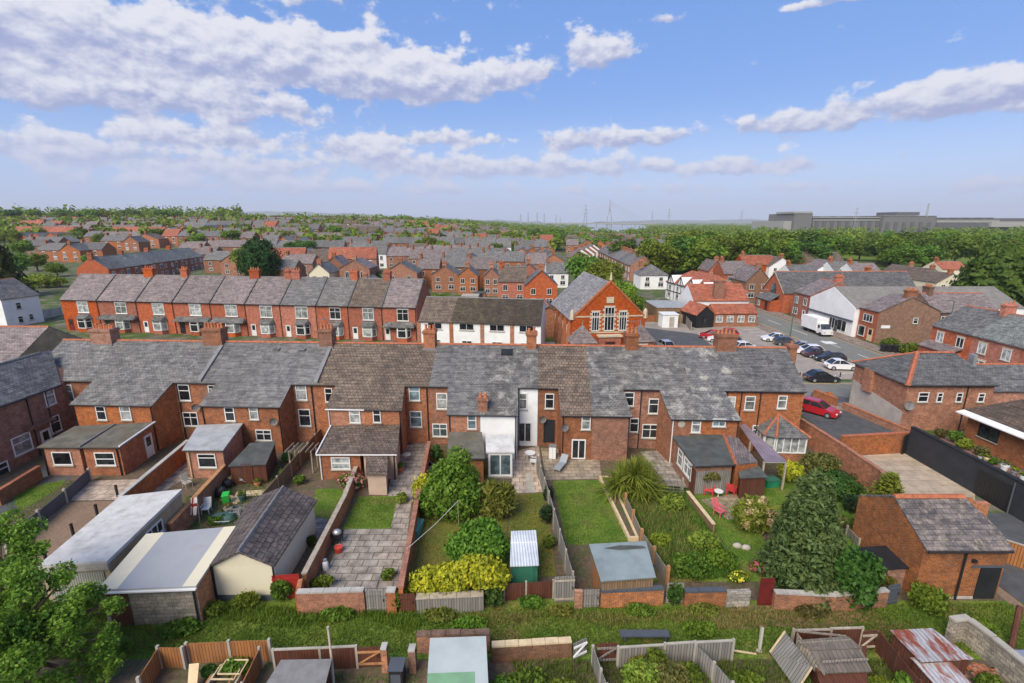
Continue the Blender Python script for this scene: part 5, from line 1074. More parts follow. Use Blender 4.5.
# barn neighbours: the hipped corner building
hx0, hx1, hy0, hy1, he, hr = 38.2, 46.6, 43.9, 51.2, 4.9, 7.0
T = thing('corner_building', 'brick corner building with hipped slate roof and pale rendered lower wall', 'building', (hx0, hy0, 0)); M().prism([(hx0, hy0), (hx1, hy0), (hx1, hy1), (hx0, hy1)], 0, he).build('wall', brA, T)
o_ = .25; q = lambda x, y, z: V(x, y, z); hyc = (hy0 + hy1)/2; r = M(); zl = he - .08
r.slab([q(hx0 - o_, hy0 - o_, zl), q(hx1 + o_, hy0 - o_, zl), q(hx1 - 1.2, hyc, hr), q(hx0 + 3.4, hyc, hr)], .1); r.slab([q(hx1 + o_, hy1 + o_, zl), q(hx0 - o_, hy1 + o_, zl), q(hx0 + 3.4, hyc, hr), q(hx1 - 1.2, hyc, hr)], .1); r.slab([q(hx0 - o_, hy1 + o_, zl), q(hx0 - o_, hy0 - o_, zl), q(hx0 + 3.4, hyc, hr)], .1); r.slab([q(hx1 + o_, hy0 - o_, zl), q(hx1 + o_, hy1 + o_, zl), q(hx1 - 1.2, hyc, hr)], .1)
r.build('roof', slD, T); ridgecap(T, (hx0 + 3.4, hyc, hr + .04), (hx1 - 1.2, hyc, hr + .04), ridgeT)
ridgecap(T, (hx0 - o_, hy0 - o_, zl + .06), (hx0 + 3.4, hyc, hr + .06), ridgeT, r=.22); ridgecap(T, (hx0 - o_, hy1 + o_, zl + .06), (hx0 + 3.4, hyc, hr + .06), ridgeT)
m = M(); m.hexa([(hx0 - .03, hy1 - .1, .03), (hx0 - .03, hy0 + .02, .03), (hx0 - .004, hy0 + .02, .03), (hx0 - .004, hy1 - .1, .03)], [(hx0 - .03, hy1 - .1, 2.9), (hx0 - .03, hy0 + .02, 2.0), (hx0 - .004, hy0 + .02, 2.0), (hx0 - .004, hy1 - .1, 2.9)]); m.build('render_panel', greyR, T)
m = M(); m.box(hx0 - .35, hx0 - .005, hy0 + 4.2, hy0 + 5.4, 2.4, he - .1); m.build('chimney_breast', brA, T)
f_ = Fr((hx0, hy0, 0), (1, 0, 0), (0, -1, 0))
for px, w_, h_ in ((923, 1.0, 1.0), (939.5, .55, .95), (959, .6, .95), (981, .65, .9)):
    p = G(px, 397, 3.4); k = (px - 512)/F; x = k*((hy0)*CT - (3.5 - H)*ST); window(T, f_, x - hx0, 3.0, w_, h_, glD, mull=1, trans=.6)
M().tube([(hx0, hy0 - .3, zl - .1), (hx1, hy0 - .3, zl - .1)], .06, 6).build('gutter', gutter, T); pipe(T, (hx0 + 5.8, hy0 - .1, 0), (hx0 + 5.8, hy0 - .1, 4.6)); dish(T, V(hx0 + .3, hy0 - .05, 2.7), V(-.3, -1, .2), .45)
T = thing('rear_range', 'brick range with low slate roof joined behind the hipped corner building', 'building', (47, 45, 0)); M().prism([(46.65, 44.6), (54, 44.6), (54, 51.0), (46.65, 51.0)], 0, 3.8).build('wall', brA, T)
r = M(); r.slab([(46.7, 44.4, 3.9), (54, 44.4, 3.9), (54, 48, 5.6), (46.4, 48, 5.6)], .1); r.slab([(46.4, 48, 5.6), (54, 48, 5.6), (54, 51.2, 3.9), (46.7, 51.2, 3.9)], .1); r.build('roof', slD, T); M().box(46.55, 46.9, 46.5, 47.1, 5.0, 7.0).build('flue', sv, T); ridgecap(T, (47, 48, 5.64), (54, 48, 5.64), ridgeT)

# ---------------------------------------------------------------- foreground yards (nearest the camera)
fence('orange-brown boarded fence curving round the plot nearest the left tree', [G(143, 700), G(162, 668, 0), G(186, 668.5, 0), G(190, 664), G(232, 662), G(272, 661)], 1.15, woodO, concL, step=1.55, post=.12)
fence('short orange-brown fence running towards the viewer beside the grey-roofed shed', [G(262, 668), G(245, 705)], 1.1, woodO, concL, step=1.3)
T, P_, i_ = shed('garden_shed', 'shed with flat grey felt roof in the nearest row of plots', [(262, 690), (281, 660), (332, 659), (324, 690)], [1.5, 1.5, 1.5, 1.5], woodR, felt, .07)
M().slab([p + V(0, 0, .012) for p in (P_[0], P_[3], P_[2], P_[1])], .012).build('roof_board', plain('grey_board', (.20, .195, .185), .9, .15, 2), T)
fence('dark brown panel fence with pale posts behind the flat grey shed', [G(276, 672), G(322, 670), G(358, 668)], 1.2, woodR, concL, step=1.5, rail=concL)
gate('dark brown braced gate in the nearest panel fence', G(359, 668), G(382, 667), 1.15, woodR, framem=woodPo)
T = thing('leaning_pole', 'tall weathered pole leaning in front of the dark brown fence', 'pole', G(335, 700)); q = G(328, 629, 2.3); M().tube([G(335, 700), (G(335, 700) + q)/2 + V(.03, 0, 0), q], [.06, .055, .045], 8).build('shaft', woodP, T); M().tube([q, q + V(0, 0, .12)], .06, 8).build('tip', concL, T)
wall('brick gate pier left of the black stove', [G(383, 670), G(389, 670)], 1.3, brO, concrete, t=.3)
T = thing('stove', 'black metal stove box between the brick piers', 'stove', G(398, 683)); M().box(-.3, .3, -.3, .3, .12, 1.0).build('cabinet', black, T, True); M().box(-.34, .34, -.34, .34, 1.003, 1.06).build('top_plate', anth, T, True)
for x in (-.24, .24): M().box(x - .04, x + .04, -.2, .2, 0, .12).build('foot', black, T, True)
M().box(-.22, .22, -.33, -.302, .3, .8).build('door', anth, T, True)
wall('narrow brick pier right of the black stove', [G(410, 671), G(417, 671)], 1.25, brO, concrete, t=.3)
T, P_, i_ = shed('garden_shed', 'shed with pale sheet roof turning mint green at its front edge', [(426, 697), (430, 638), (486, 636), (489, 697)], [1.5, 1.95, 1.95, 1.5], woodG, plain('pale_sheet', (.36, .40, .39), .5, .08, 1.0, dirt=(.35, .36, .33), damt=.3), .06)
mint = plain('mint_sheet', (.16, .30, .17), .5, .1); a, b, c, d = P_; e = V(0, 0, .012); M().slab([a + e, a + (d - a)*.78 + e, b + (a - b)*.60 + (d - a)*.78 + e, b + (a - b)*.63 + e], .01).build('roof_patch', mint, T)
wall('brick on edge wall behind the pale sheet roofed shed', [G(418, 652), G(490, 650)], 1.0, brO, brB, ch=.12)
wall('low brown brick wall with buff coping right of the pale sheet roofed shed', [G(492, 661), G(571, 656)], .9, brB, lumber)
gt = gate('broken white lattice gate leaning at the end of the brown brick wall', G(573, 661), G(586, 655), 1.0, woodG, framem=whiteW)
fence('grey panel fence along the lane around the overgrown plot', [G(617, 668), G(663, 665), G(693, 663), G(731, 661)], 1.15, woodG, concL, step=1.7, rail=concL)
fence('grey panel fence running towards the viewer on the right of the overgrown plot', [G(694, 664), G(712, 683), G(730, 704)], 1.1, woodG, concL, step=1.5)
fence('grey panel fence running towards the viewer on the left of the overgrown plot', [G(592, 666), G(600, 690), G(606, 706)], 1.1, woodG, concL, step=1.5)
gate('dark timber gate with weathered cross braces beside the overgrown plot', G(596, 664), G(616, 663), 1.15, woodR, framem=woodG)
T = thing('bench', 'low grey plank bench behind the grey panel fence', 'bench', G(644, 640)); M().box(-1.2, 1.2, -.2, .2, .35, .42).build('seat', anth, T, True)
for x in (-1, 1): M().box(x - .05, x + .05, -.18, .18, 0, .35).build('leg', anth, T, True)
T = thing('leaning_post', 'pale concrete post standing alone in the grass', 'post', G(759, 651)); M().tube([G(759, 651), G(762.5, 627, 1.0)], .08, 4).build('shaft', concL, T); M().tube([G(759, 651) + V(0, 0, -.01), G(759, 651) + V(0, 0, .08)], .14, 6).build('footing', concrete, T)
T = thing('timber_rail', 'pale timber rail lying in the grass beside the panel fence', 'timber', G(745, 652)); a, b = G(731, 650, .35), G(756, 654, .06); M().tube([a, b], .045, 4).build('rail', lumber, T); M().box(a.x - .04, a.x + .04, a.y - .04, a.y + .04, 0, .3).build('stub_post', woodP, T)
# pallet, collapsed shed
def lean(T, name, pts, mat, t=.05): return M().slab(pts, t).build(name, mat, T)
T = thing('fallen_fence', 'pale slatted timber panel leaning on the collapsed shed', 'panel', G(785, 675)); lean(T, 'slats', [G(770, 652, .25), G(797, 690, .2), G(812, 667, 1.35), G(785, 631, 1.3)], woodG); M().tube([G(797, 690, .22), G(812, 667, 1.4)], .04, 4).build('edge_batten', lumber, T); M().tube([G(770, 652, .27), G(785, 631, 1.35)], .04, 4).build('edge_batten', lumber, T)
T = thing('collapsed_shed', 'collapsed wooden shed with sagging grey-brown roof boards', 'shed', G(835, 690)); M().hexa([G(826, 705), G(868, 705), G(862, 668), G(806, 668)], [G(826, 705, 1.1) + V(0, 0, -.1), G(868, 705, 1.1) + V(0, 0, -.1), V(G(862, 668).x, G(862, 668).y, 1.25), V(G(806, 668).x, G(806, 668).y, 1.25)]).build('wall', woodR, T)
lean(T, 'roof', [G(824, 673, 1.3), G(872, 671, 1.25), G(861, 649, 1.6), G(813, 651, 1.55)], woodBk, .06); lean(T, 'roof_sheet', [G(811, 650, 1.6), G(862, 648, 1.66), G(848, 636, 1.75), G(797, 640, 1.72)], woodBk, .06); lean(T, 'side_sheet', [G(797, 632, 1.75), G(796, 645, 1.2), G(823, 682, .9), G(826, 672, 1.25)], wood, .05)
for (a, b) in (((812, 651), (824, 675)), ((822, 662), (868, 659)), ((800, 643), (850, 640)), ((797, 631), (846, 636))): M().tube([G(*a, 1.68), G(*b, 1.5 if b[1] > 670 else 1.7)], .045, 4).build('batten', wood, T)
fence('dark brown fence with weathered posts behind the collapsed shed', [G(790, 652), G(827, 651), G(858, 650)], 1.25, woodR, woodP, step=1.6, rail=woodP)
gate('dark braced gate right of the fence behind the collapsed shed', G(859, 651), G(873, 650), 1.15, woodR, framem=woodP)
fence('dark brown fence running towards the viewer beside the rusty roof', [G(876, 652), G(893, 674), G(915, 702)], 1.1, woodR, woodR, step=1.5)
# rusty roof
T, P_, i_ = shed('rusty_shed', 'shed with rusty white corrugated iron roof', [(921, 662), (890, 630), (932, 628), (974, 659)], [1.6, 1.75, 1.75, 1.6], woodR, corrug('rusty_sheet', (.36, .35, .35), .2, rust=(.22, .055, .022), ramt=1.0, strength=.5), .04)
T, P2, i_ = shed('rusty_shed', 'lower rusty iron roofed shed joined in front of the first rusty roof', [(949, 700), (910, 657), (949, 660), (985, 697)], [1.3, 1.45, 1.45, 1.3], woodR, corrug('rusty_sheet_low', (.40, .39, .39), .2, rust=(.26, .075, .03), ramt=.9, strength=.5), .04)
T = thing('rubble_heap', 'orange brick rubble heap beside the rusty roof', 'rubble', G(978, 672)); m = M()
for i in range(40):
    x, y = random.gauss(0, .3), random.gauss(0, .2); z = max(0, .3 - abs(x)*.5 - abs(y)*.6); M().box(x - .11, x + .11, y - .06, y + .06, z, z + .08).build('loose_brick', brX, T, True)

wall('grey stone block wall with pale coping right of the rusty roof', [G(946, 642), G(961, 640), G(985, 659), G(1032, 700)], 1.3, stone, concL, t=.25)
T = thing('timber_post', 'thick dark brown timber post leaning in the grass at the right edge', 'post', G(1011, 648)); M().tube([G(1011, 650), G(1020, 606, 1.7)], [.13, .12], 8).build('shaft', woodR, T); M().tube([G(1011, 650) + V(0, 0, -.02), G(1011, 650) + V(0, 0, .1)], [.3, .2], 8).build('footing', concrete, T)
T = thing('water_tank', 'pale grey plastic tank lying behind the stone block wall', 'tank', G(1018, 668)); m = M(); m.hexa([(-.7, -.5, 0), (.9, -.5, 0), (.9, .5, 0), (-.7, .5, 0)], [(-.6, -.4, .6), (.8, -.4, .6), (.8, .4, .6), (-.6, .4, .6)]); m.build('tank_body', lead, T, True); M().hexa([(-.65, -.45, .603), (.85, -.45, .603), (.85, .45, .603), (-.65, .45, .603)], [(-.4, -.25, .75), (.6, -.25, .75), (.6, .25, .75), (-.4, .25, .75)]).build('lid', sv, T, True)
T = thing('lumber_board', 'single pale board leaning inside the orange-brown fence', 'timber', G(192, 690)); lean(T, 'board', [G(187, 695, .05), G(196, 695, .05), G(199, 663, .95), G(189, 664, .95)], lumber, .04); M().box(G(192, 690).x - .2, G(192, 690).x + .2, G(192, 690).y - .1, G(192, 690).y + .1, 0, .06).build('wedge', lumber, T)
T = thing('frame_stack', 'stack of empty wooden frames inside the orange-brown fence', 'timber', G(222, 690)); 
for k in range(3):
    q = G(222, 690) + V(k*.2 - .2, .15*k, .3 + .12*k); m = M()
    for (a, b) in (((-.5, 0), (.5, 0)), ((.5, 0), (.5, .7)), ((.5, .7), (-.5, .7)), ((-.5, .7), (-.5, 0))): m.tube([q + V(*a), q + V(*b)], .035, 4)
    m.build('frame', lumber if k else woodPo, T)
for x in (-.6, .6): M().box(G(222, 690).x + x - .04, G(222, 690).x + x + .04, G(222, 690).y, G(222, 690).y + .5, 0, .35).build('trestle', woodP, T)
# ---------------------------------------------------------------- plants near the camera
# big tree at the left edge
def sparse_tree(label, loc, h, rx, mat, n, leaf, lobes, seedn=3):
    T = thing('broadleaf_tree', label, 'tree', loc); c, nr = crown_pts(lobes, n, .6, .3, -.9); v, q = leafquads(c, nr, leaf, 1.5); npmesh('crown', v, q, mat, T)
    m = trunk_mesh(h*.8, .22, 6, rx); 
    for l in lobes[1:]: m.tube([(0, 0, h*.3), (l[0]*.5, l[1]*.5, h*.3 + (l[2] - h*.3)*.6), (l[0], l[1], l[2])], [.09, .06, .02], 5)
    m.build('trunk', bark, T, True); return T
lfN = leafmat('leaf_corner_tree', (.06, .13, .012), (.235, .35, .04), clump=1.1)
lfE = leafmat('leaf_tall_evergreen', (.065, .145, .014), (.21, .32, .035), clump=1.4)
lo = [(0, 0, 3.0, 1.5, 1.5, 1.5), (1.0, .4, 2.4, 1.0, 1.0, .9), (-1.2, .2, 3.4, 1.3, 1.2, 1.0)]
rg = random.Random(5)
for (px, py, z, r_) in [(8, 545, 5.2, 1.05), (40, 575, 5.0, 1.0), (14, 600, 4.6, 1.35), (62, 600, 4.2, .95), (92, 612, 3.6, .75), (40, 635, 3.6, 1.3), (78, 650, 2.6, 1.0), (10, 660, 3.0, 1.4), (-30, 580, 5.2, 1.3), (-25, 640, 3.5, 1.6), (60, 672, 1.8, 1.2), (25, 690, 1.6, 1.3), (95, 676, 1.2, .8), (0, 532, 5.4, .8), (28, 548, 5.2, .7), (-10, 556, 5.3, .9), (58, 585, 4.6, .6), (84, 598, 4.2, .5), (108, 606, 3.7, .4), (100, 640, 2.4, .6), (66, 625, 3.3, .9)]:
    p = G(px, py, z) - G(20, 690, 0); r_ *= 1.12; 
    for _ in range(3): lo.append((p.x + rg.uniform(-.8, .8)*r_, p.y + rg.uniform(-.7, .7)*r_, p.z + rg.uniform(-.5, .6)*r_, r_*.52, r_*.52, r_*.38))
sparse_tree('large bright green broadleaf tree filling the bottom left corner', G(20, 690, 0), 6.2, 2.5, lfN, 28000, .105, lo)
S = shrub
# shrubbery garden
px_ = lambda a, b: G(a, b)
S('evergreen_shrub', 'tall rounded mid green evergreen shrub beside the glazed lean-to', px_(453, 514), 5.0, 1.75, 1.6, lfE, 9500, .15, 'shrub', lobes=[(0, 0, 2.1, 1.6, 1.5, 1.9), (-1.0, -.4, 1.4, 1.3, 1.1, 1.3), (1.0, -.3, 1.5, 1.25, 1.1, 1.4), (.5, 0, 3.8, .95, .9, 1.2), (-.7, .1, 2.8, .95, .9, .9), (1.1, .2, 2.7, .85, .8, .9), (.2, -.8, 1.0, 1.2, .8, 1.0), (-.2, .1, 3.3, .6, .6, .8)])
S('variegated_shrub', 'yellow-green shrub growing at the left of the tall evergreen', px_(425, 504), 2.3, .95, .8, lfY, 2000, .13)
S('hanging_shrub', 'pale green hanging bush below the yellow-green shrub', px_(431, 512), 1.0, .7, .6, lfP, 900, .12)
S('fern_shrub', 'olive feathery shrub in front of the glazed lean-to', px_(497, 516), 2.3, 1.3, 1.1, lfF, 2200, .24, asp=3.0, out=.4)
S('laurel_shrub', 'round glossy green laurel in the middle of the shrubbery garden', px_(478, 566), 2.8, 1.95, 1.6, lfE, 6200, .15)
lobg = [(x, y, z, r1, r1*.8, r1*.75) for (x, y, z, r1) in [(-1.6, 0, 1.25, .9), (-.8, .1, 1.35, .9), (0, 0, 1.45, .95), (.8, .1, 1.8, 1.0), (1.5, 0, 1.7, 1.0), (-2.1, -.1, .8, .65), (2.0, .1, 1.3, .8)]]
S('golden_shrub', 'bright golden-yellow shrub spilling over the grey timber retaining wall', px_(459, 600), 2.2, 2.2, .9, lfY, 6500, .145, lobes=lobg, inner=.15)
S('ivy', 'dark green ivy bush at the right end of the grey retaining wall', px_(494, 607), 1.2, .55, .5, lfX, 900, .13)
for i, (a, b, h, r, mt) in enumerate([(548, 503, 1.35, .42, lfD), (546, 524, 1.5, .5, lfD), (549, 547, .8, .45, lfA)]):
    S('border_shrub', ['slim dark shrub by the top of the long grey fence', 'dark green shrub halfway along the long grey fence', 'small mid green shrub by the bottom of the long grey fence'][i], px_(a, b), h, r, r, mt, 700, .11)
# rose, weeds in the paved garden
T = S('rose_bush', 'rose bush covered with pink flowers beside the tiled lean-to', px_(352, 489), 1.35, 1.1, .55, lfA, 1000, .12); flowers(T, flP, 95, 1.2, .65, 1.4, .17, .3)
S('weed_clump', 'bright green weed clump at the front of the paved garden', px_(323, 586), .6, .7, .35, lfL, 800, .11, 'weeds')
S('weed_clump', 'leafy weed clump on the path beside the orange-coped wall', px_(388, 578), .5, .4, .45, lfL, 500, .12, 'weeds')
S('weed_clump', 'weed clump at the corner of the small lawn by the path', px_(401, 503), .75, .5, .5, lfP, 500, .12, 'weeds')
S('climbing_shrub', 'dark red-green shrub against the wall of the house behind the big evergreen', px_(437, 462), 1.6, .6, .4, lfX, 700, .12)
# palm (cabbage palm) at the wild garden
def spiky(name, label, loc, heads, n, length, w, mat, cat='palm', droop=.5, trunkr=.1):
    T = thing(name, label, cat, loc); V_, Q_ = [], []; tr = M()
    for (hx_, hy_, hz_) in heads:
        tr.tube([(hx_*.1, hy_*.1, -.05), (hx_*.5, hy_*.5, hz_*.5), (hx_, hy_, hz_)], [trunkr*1.3, trunkr, trunkr*.8], 7)
        a = RNG.uniform(0, 6.283, n); e = RNG.uniform(-.15, 1.45, n); L = length*RNG.uniform(.7, 1.15, n); d = np.stack([np.cos(a)*np.cos(e), np.sin(a)*np.cos(e), np.sin(e)], 1); s = np.stack([-np.sin(a), np.cos(a), np.zeros(n)], 1)*w
        o = np.array([hx_, hy_, hz_]); dn = np.array([0, 0, -1.])
        p = [o + d*L[:, None]*f + dn*(droop*L*f**2.2*np.cos(e))[:, None] for f in (0.03, .4, .72, 1.0)]; ws = (.5, 1, .8, .08)
        vv = np.stack([x for k in range(4) for x in (p[k] - s*ws[k], p[k] + s*ws[k])], 1).reshape(-1, 3); b = sum(len(x) for x in V_); i = np.arange(n)[:, None]*8 + b
        V_.append(vv); Q_ += [i + np.array([[0, 1, 3, 2]]), i + np.array([[2, 3, 5, 4]]), i + np.array([[4, 5, 7, 6]])]
    npmesh('fronds', np.concatenate(V_), np.concatenate(Q_), mat, T); tr.build('stem', bark, T, True); return T
spiky('palm_shrub', 'large spiky arching palm-like plant in front of the mottled slate house', px_(632, 497), [(-.8, 0, 1.3), (.7, .2, 1.5), (0, -.2, 2.0), (1.2, -.3, .8), (-1.3, -.2, .7), (.1, .3, 1.0), (.3, -.6, 1.0)], 170, 1.75, .05, lfP, droop=.22)
# cream flowered shrub by the red chairs
T = S('flowering_shrub', 'rounded shrub with big cream flower heads near the red chairs', px_(752, 529), 2.2, 1.35, 1.1, lfP, 2600, .2, asp=3.0, out=.5)
c = [( -.7, -.6, 1.75), (-.2, -.85, 1.3), (.4, -.8, 1.75), (.9, -.5, 1.5), (.1, -.4, 2.15), (-.9, -.3, 1.3), (.8, -.7, .95), (-.35, -.75, 1.8), (.55, -.95, 1.2), (-.8, -.7, .85), (.3, -.3, 2.3), (-.5, -.2, 2.1)]
for (x, y, z) in c:
    cc, nn = crown_pts([(x, y, z, .24, .2, .27)], 130, .6, .2, -1); v, q = leafquads(cc, nn, .11, 1.3); npmesh('flower_head', v, q, flC, T)
# big conifer pair
def conifer(name, label, loc, h, rx, mat, n, leaf, base=.04, power=.75, droop=.35, group=None, lobes=6, cat='conifer'):
    T = thing(name, label, cat, loc, random.random()*6, group); z = h*(base + (1 - base)*RNG.random(n)**1.35); a = RNG.uniform(0, 6.283, n)
    env = rx*(1 - (z/h))**power*(1 + .16*np.sin(a*lobes + z*1.3) + .10*np.sin(a*3 - z*4.1)) + .06; rr = env*np.where(RNG.random(n) < .25, RNG.uniform(.3, .8, n), RNG.uniform(.82, 1.06, n))
    zz = z - droop*rr*.35 + .12*np.sin(a*9 + z*7); c = np.stack([np.cos(a)*rr, np.sin(a)*rr, np.maximum(zz, .05)], 1); d = np.stack([np.cos(a), np.sin(a), np.full(n, .45)], 1)
    v, q = leafquads(c, d*.75 + sph(n)*.55, leaf, 2.0); npmesh('crown', v, q, mat, T); M().tube([(0, 0, -.1), (0, 0, h*.9)], [.12 + h*.018, .03], 7).build('trunk', bark, T, True); return T
lc = [(0, 0, 2.6, 1.1, 1.1, 2.4)]; rgc = random.Random(8)
for i in range(95):
    z = .35 + 6.2*(i/95)**1.05; R_ = 2.05*(1 - (z/7.4))**.72*rgc.uniform(.72, 1.0) + .05; a = i*2.4 + rgc.uniform(-.3, .3); s_ = .34 + .34*(1 - z/7)*rgc.uniform(.6, 1.2); lc.append((math.cos(a)*R_*.92, math.sin(a)*R_*.92, z, s_, s_, s_*rgc.uniform(1.0, 1.6)))
lc.append((0, 0, 6.75, .25, .25, .55))
S('conifer_tree', 'big grey-green conifer leaning over the lane wall', px_(799, 584), 6.6, 2.2, 2.2, lfB, 15000, .15, 'conifer', lobes=lc, out=.55, asp=2.2, inner=.12)
S('evergreen_shrub', 'dark green evergreen bush joined to the right of the big conifer', px_(848, 603), 3.2, 1.35, 1.2, lfX, 4200, .17)
S('golden_conifer', 'golden yellow conifer bush beside the canopy', px_(789, 483), 1.9, 1.0, .9, lfY, 2000, .12)
S('mixed_shrub', 'olive and russet mixed shrub under the white bay conservatory', px_(818, 479), 2.1, 1.6, 1.2, lfM, 2800, .14)
S('clipped_dome', 'clipped dark green domed hedge below the brick boundary wall', px_(836, 494), 1.7, 1.65, 1.35, lfX, 5200, .10, lobes=[(0, 0, .55, 1.65, 1.35, 1.15)], out=.95, inner=.1)
S('evergreen_shrub', 'small dark upright evergreen left of the layered conifer', px_(850, 512), 1.3, .6, .55, lfD, 1000, .12)
S('leafy_plant', 'low white-flowered plants beside the timber edging', px_(856, 528), .7, .6, .5, lfA, 500, .12)
T = thing('layered_conifer', 'layered young conifer with tiered branches behind the barn', 'conifer', px_(884, 514)); V_, Q_ = [], []; b = 0
for k in range(9):
    z = .5 + 2.5*k/8.5; R_ = 1.55*(1 - k/9.5)
    for j in range(7):
        a = 6.283*(j + .5*(k % 2))/7 + .2*k; n = 70; f = RNG.random(n); c = np.stack([np.cos(a)*R_*f + RNG.normal(0, .1, n), np.sin(a)*R_*f + RNG.normal(0, .1, n), z + .25*f + RNG.normal(0, .05, n)], 1)
        v, q = leafquads(c, np.array([[0, 0, 1.]]) + sph(n)*.6, .13, 1.8); V_.append(v); Q_.append(q + b); b += len(v)
npmesh('crown', np.concatenate(V_), np.concatenate(Q_), lfP, T); M().tube([(0, 0, 0), (0, 0, 3.1)], [.09, .02], 6).build('trunk', bark, T, True)
S('yellow_shrub', 'low yellow-green shrub at the foot of the layered conifer', px_(866, 514), .9, .8, .6, lfYg, 900, .12)
S('yellow_shrub', 'yellowish ragged shrub right behind the big conifer', px_(832, 530), 1.5, .8, .7, lfM, 1200, .13)
T = S('flower_bed', 'wild flower bed with yellow blooms behind the patched stone wall', px_(738, 582), .6, .6, .3, lfL, 500, .11, 'plants'); flowers(T, flY, 60, .55, .35, .7, .11)
T = S('red_flower_bed', 'pinkish red flowers beside the dark red door', px_(757, 572), .7, .5, .4, lfA, 350, .12, 'plants'); flowers(T, flR, 50, .5, .4, .75, .13)
for i, (a, b, h, r, mt, lab) in enumerate([(672, 512, 1.2, .9, lfP, 'tall weedy bush below the lattice trellis'), (704, 548, 1.0, 1.1, lfP, 'rough green weed thicket in the middle of the wild garden'), (690, 574, 1.1, 1.2, lfA, 'weed thicket along the lane wall in the wild garden'), (722, 566, .9, 1.0, lfL, 'bright weed clump near the lane wall of the wild garden'), (660, 545, .7, .7, lfYg, 'yellow-green weed clump beside the shed fence'),
                                       (674, 604, 1.3, .45, lfX, 'ivy growing over the weathered plank gate'), (283, 600, 1.3, .6, lfA, 'nettle clump in front of the red gate'), (397, 609, 1.2, .5, lfA, 'nettle clump against the brick gate pier'), (926, 610, 1.4, .95, lfL, 'bright bramble bush on the lane in front of the barn'), (860, 600, .8, .5, lfA, 'weed tuft at the base of the dark bush'), (884, 592, .9, .5, lfF, 'feathery plant pot against the barn wall')]):
    S('weed_bush', lab, px_(a, b), h, r, r*.8, mt, 1100, .13, 'weeds', out=.5)
# rear gardens clutter greens and bungalow pots
for i, (a, b, h, r, mt, lab) in enumerate([(256, 470, .9, .6, lfA, 'leafy plant next to the small brown shed'), (186, 520, .6, .5, lfL, 'weeds along the timber-topped wall behind the sheet roof'), (216, 524, .5, .5, lfA, 'low weeds by the flag'), (288, 462, .9, .5, lfX, 'dark shrub by the winding timber fence'), (300, 484, .7, .5, lfA, 'green weeds behind the tile-roofed cream garage'), (312, 545, .6, .35, lfA, 'narrow weed row between cream garage and garden wall'), (268, 446, .9, .4, lfP, 'bright shrub in the back corner by the drainpipe')]):
    S('garden_weeds', lab, px_(a, b), h, r, r*.8, mt, 500, .12, 'weeds', out=.5)
bw0, bw1 = V(P_B0.x, P_B0.y), V(P_B1.x, P_B1.y); bu = (bw1 - bw0).normalized(); bn = V(-bu.y, bu.x)
for i, (t_, d_, h, r, mt) in enumerate([(1.6, .9, .8, .6, lfM), (2.6, 1.3, 1.1, .7, lfA), (3.7, 1.0, .9, .7, lfYg), (4.8, 1.3, .8, .6, lfM), (6.1, .9, .5, .45, lfA), (9.3, 1.0, .6, .5, lfA), (11.5, .9, .5, .45, lfM)]):
    S('border_plant', ['brownish low plant at the start of the bungalow border', 'green bushy plant against the bungalow border', 'yellow-green bushy plant at the corner of the bungalow', 'olive plant beside the bungalow window', 'small plant above the black wall in the middle', 'green plant among the white pots', 'olive plant near the last pots on the right'][i], bw0 + bu*t_ + bn*(d_ + .1) + V(0, 0, 2.3), h, r, r*.7, mt, 500, .12, 'plant')
for i, (t_, s_, mt, nm) in enumerate([(5.4, .3, white, 'pot'), (7.2, .55, white, 'pot'), (7.9, .45, lead, 'pot'), (8.5, .4, white, 'pot'), (10.0, .5, white, 'pot'), (10.6, .45, concL, 'pot'), (11.0, .4, white, 'pot'), (12.3, .4, pot, 'pot'), (5.9, .45, lumber, 'pot')]):
    T = thing('plant_pot', ['tiny white pot first along the top of the black wall', 'large white pot beside the yellow trough', 'grey pot right of the large white pot', 'white pot before the gap in the border', 'big white pot under the second bungalow window', 'stone pot between two white pots', 'white pot close to the last plants', 'terracotta pot at the far end of the border', 'buff trough pot left of the large white pot'][i], 'plant pot', bw0 + bu*t_ + bn*.75 + V(0, 0, 2.3)); M().tube([(0, 0, 0), (0, 0, s_*.8), (0, 0, s_*.82), (0, 0, s_)], [s_*.3, s_*.45, s_*.5, s_*.5], 10).build('pot_body', mt, T, True); c, n = crown_pts([(0, 0, s_*1.25, s_*.5, s_*.5, s_*.35)], 90); v, q = leafquads(c, n, .1); npmesh('foliage', v, q, [lfA, lfM, lfYg][i % 3], T)
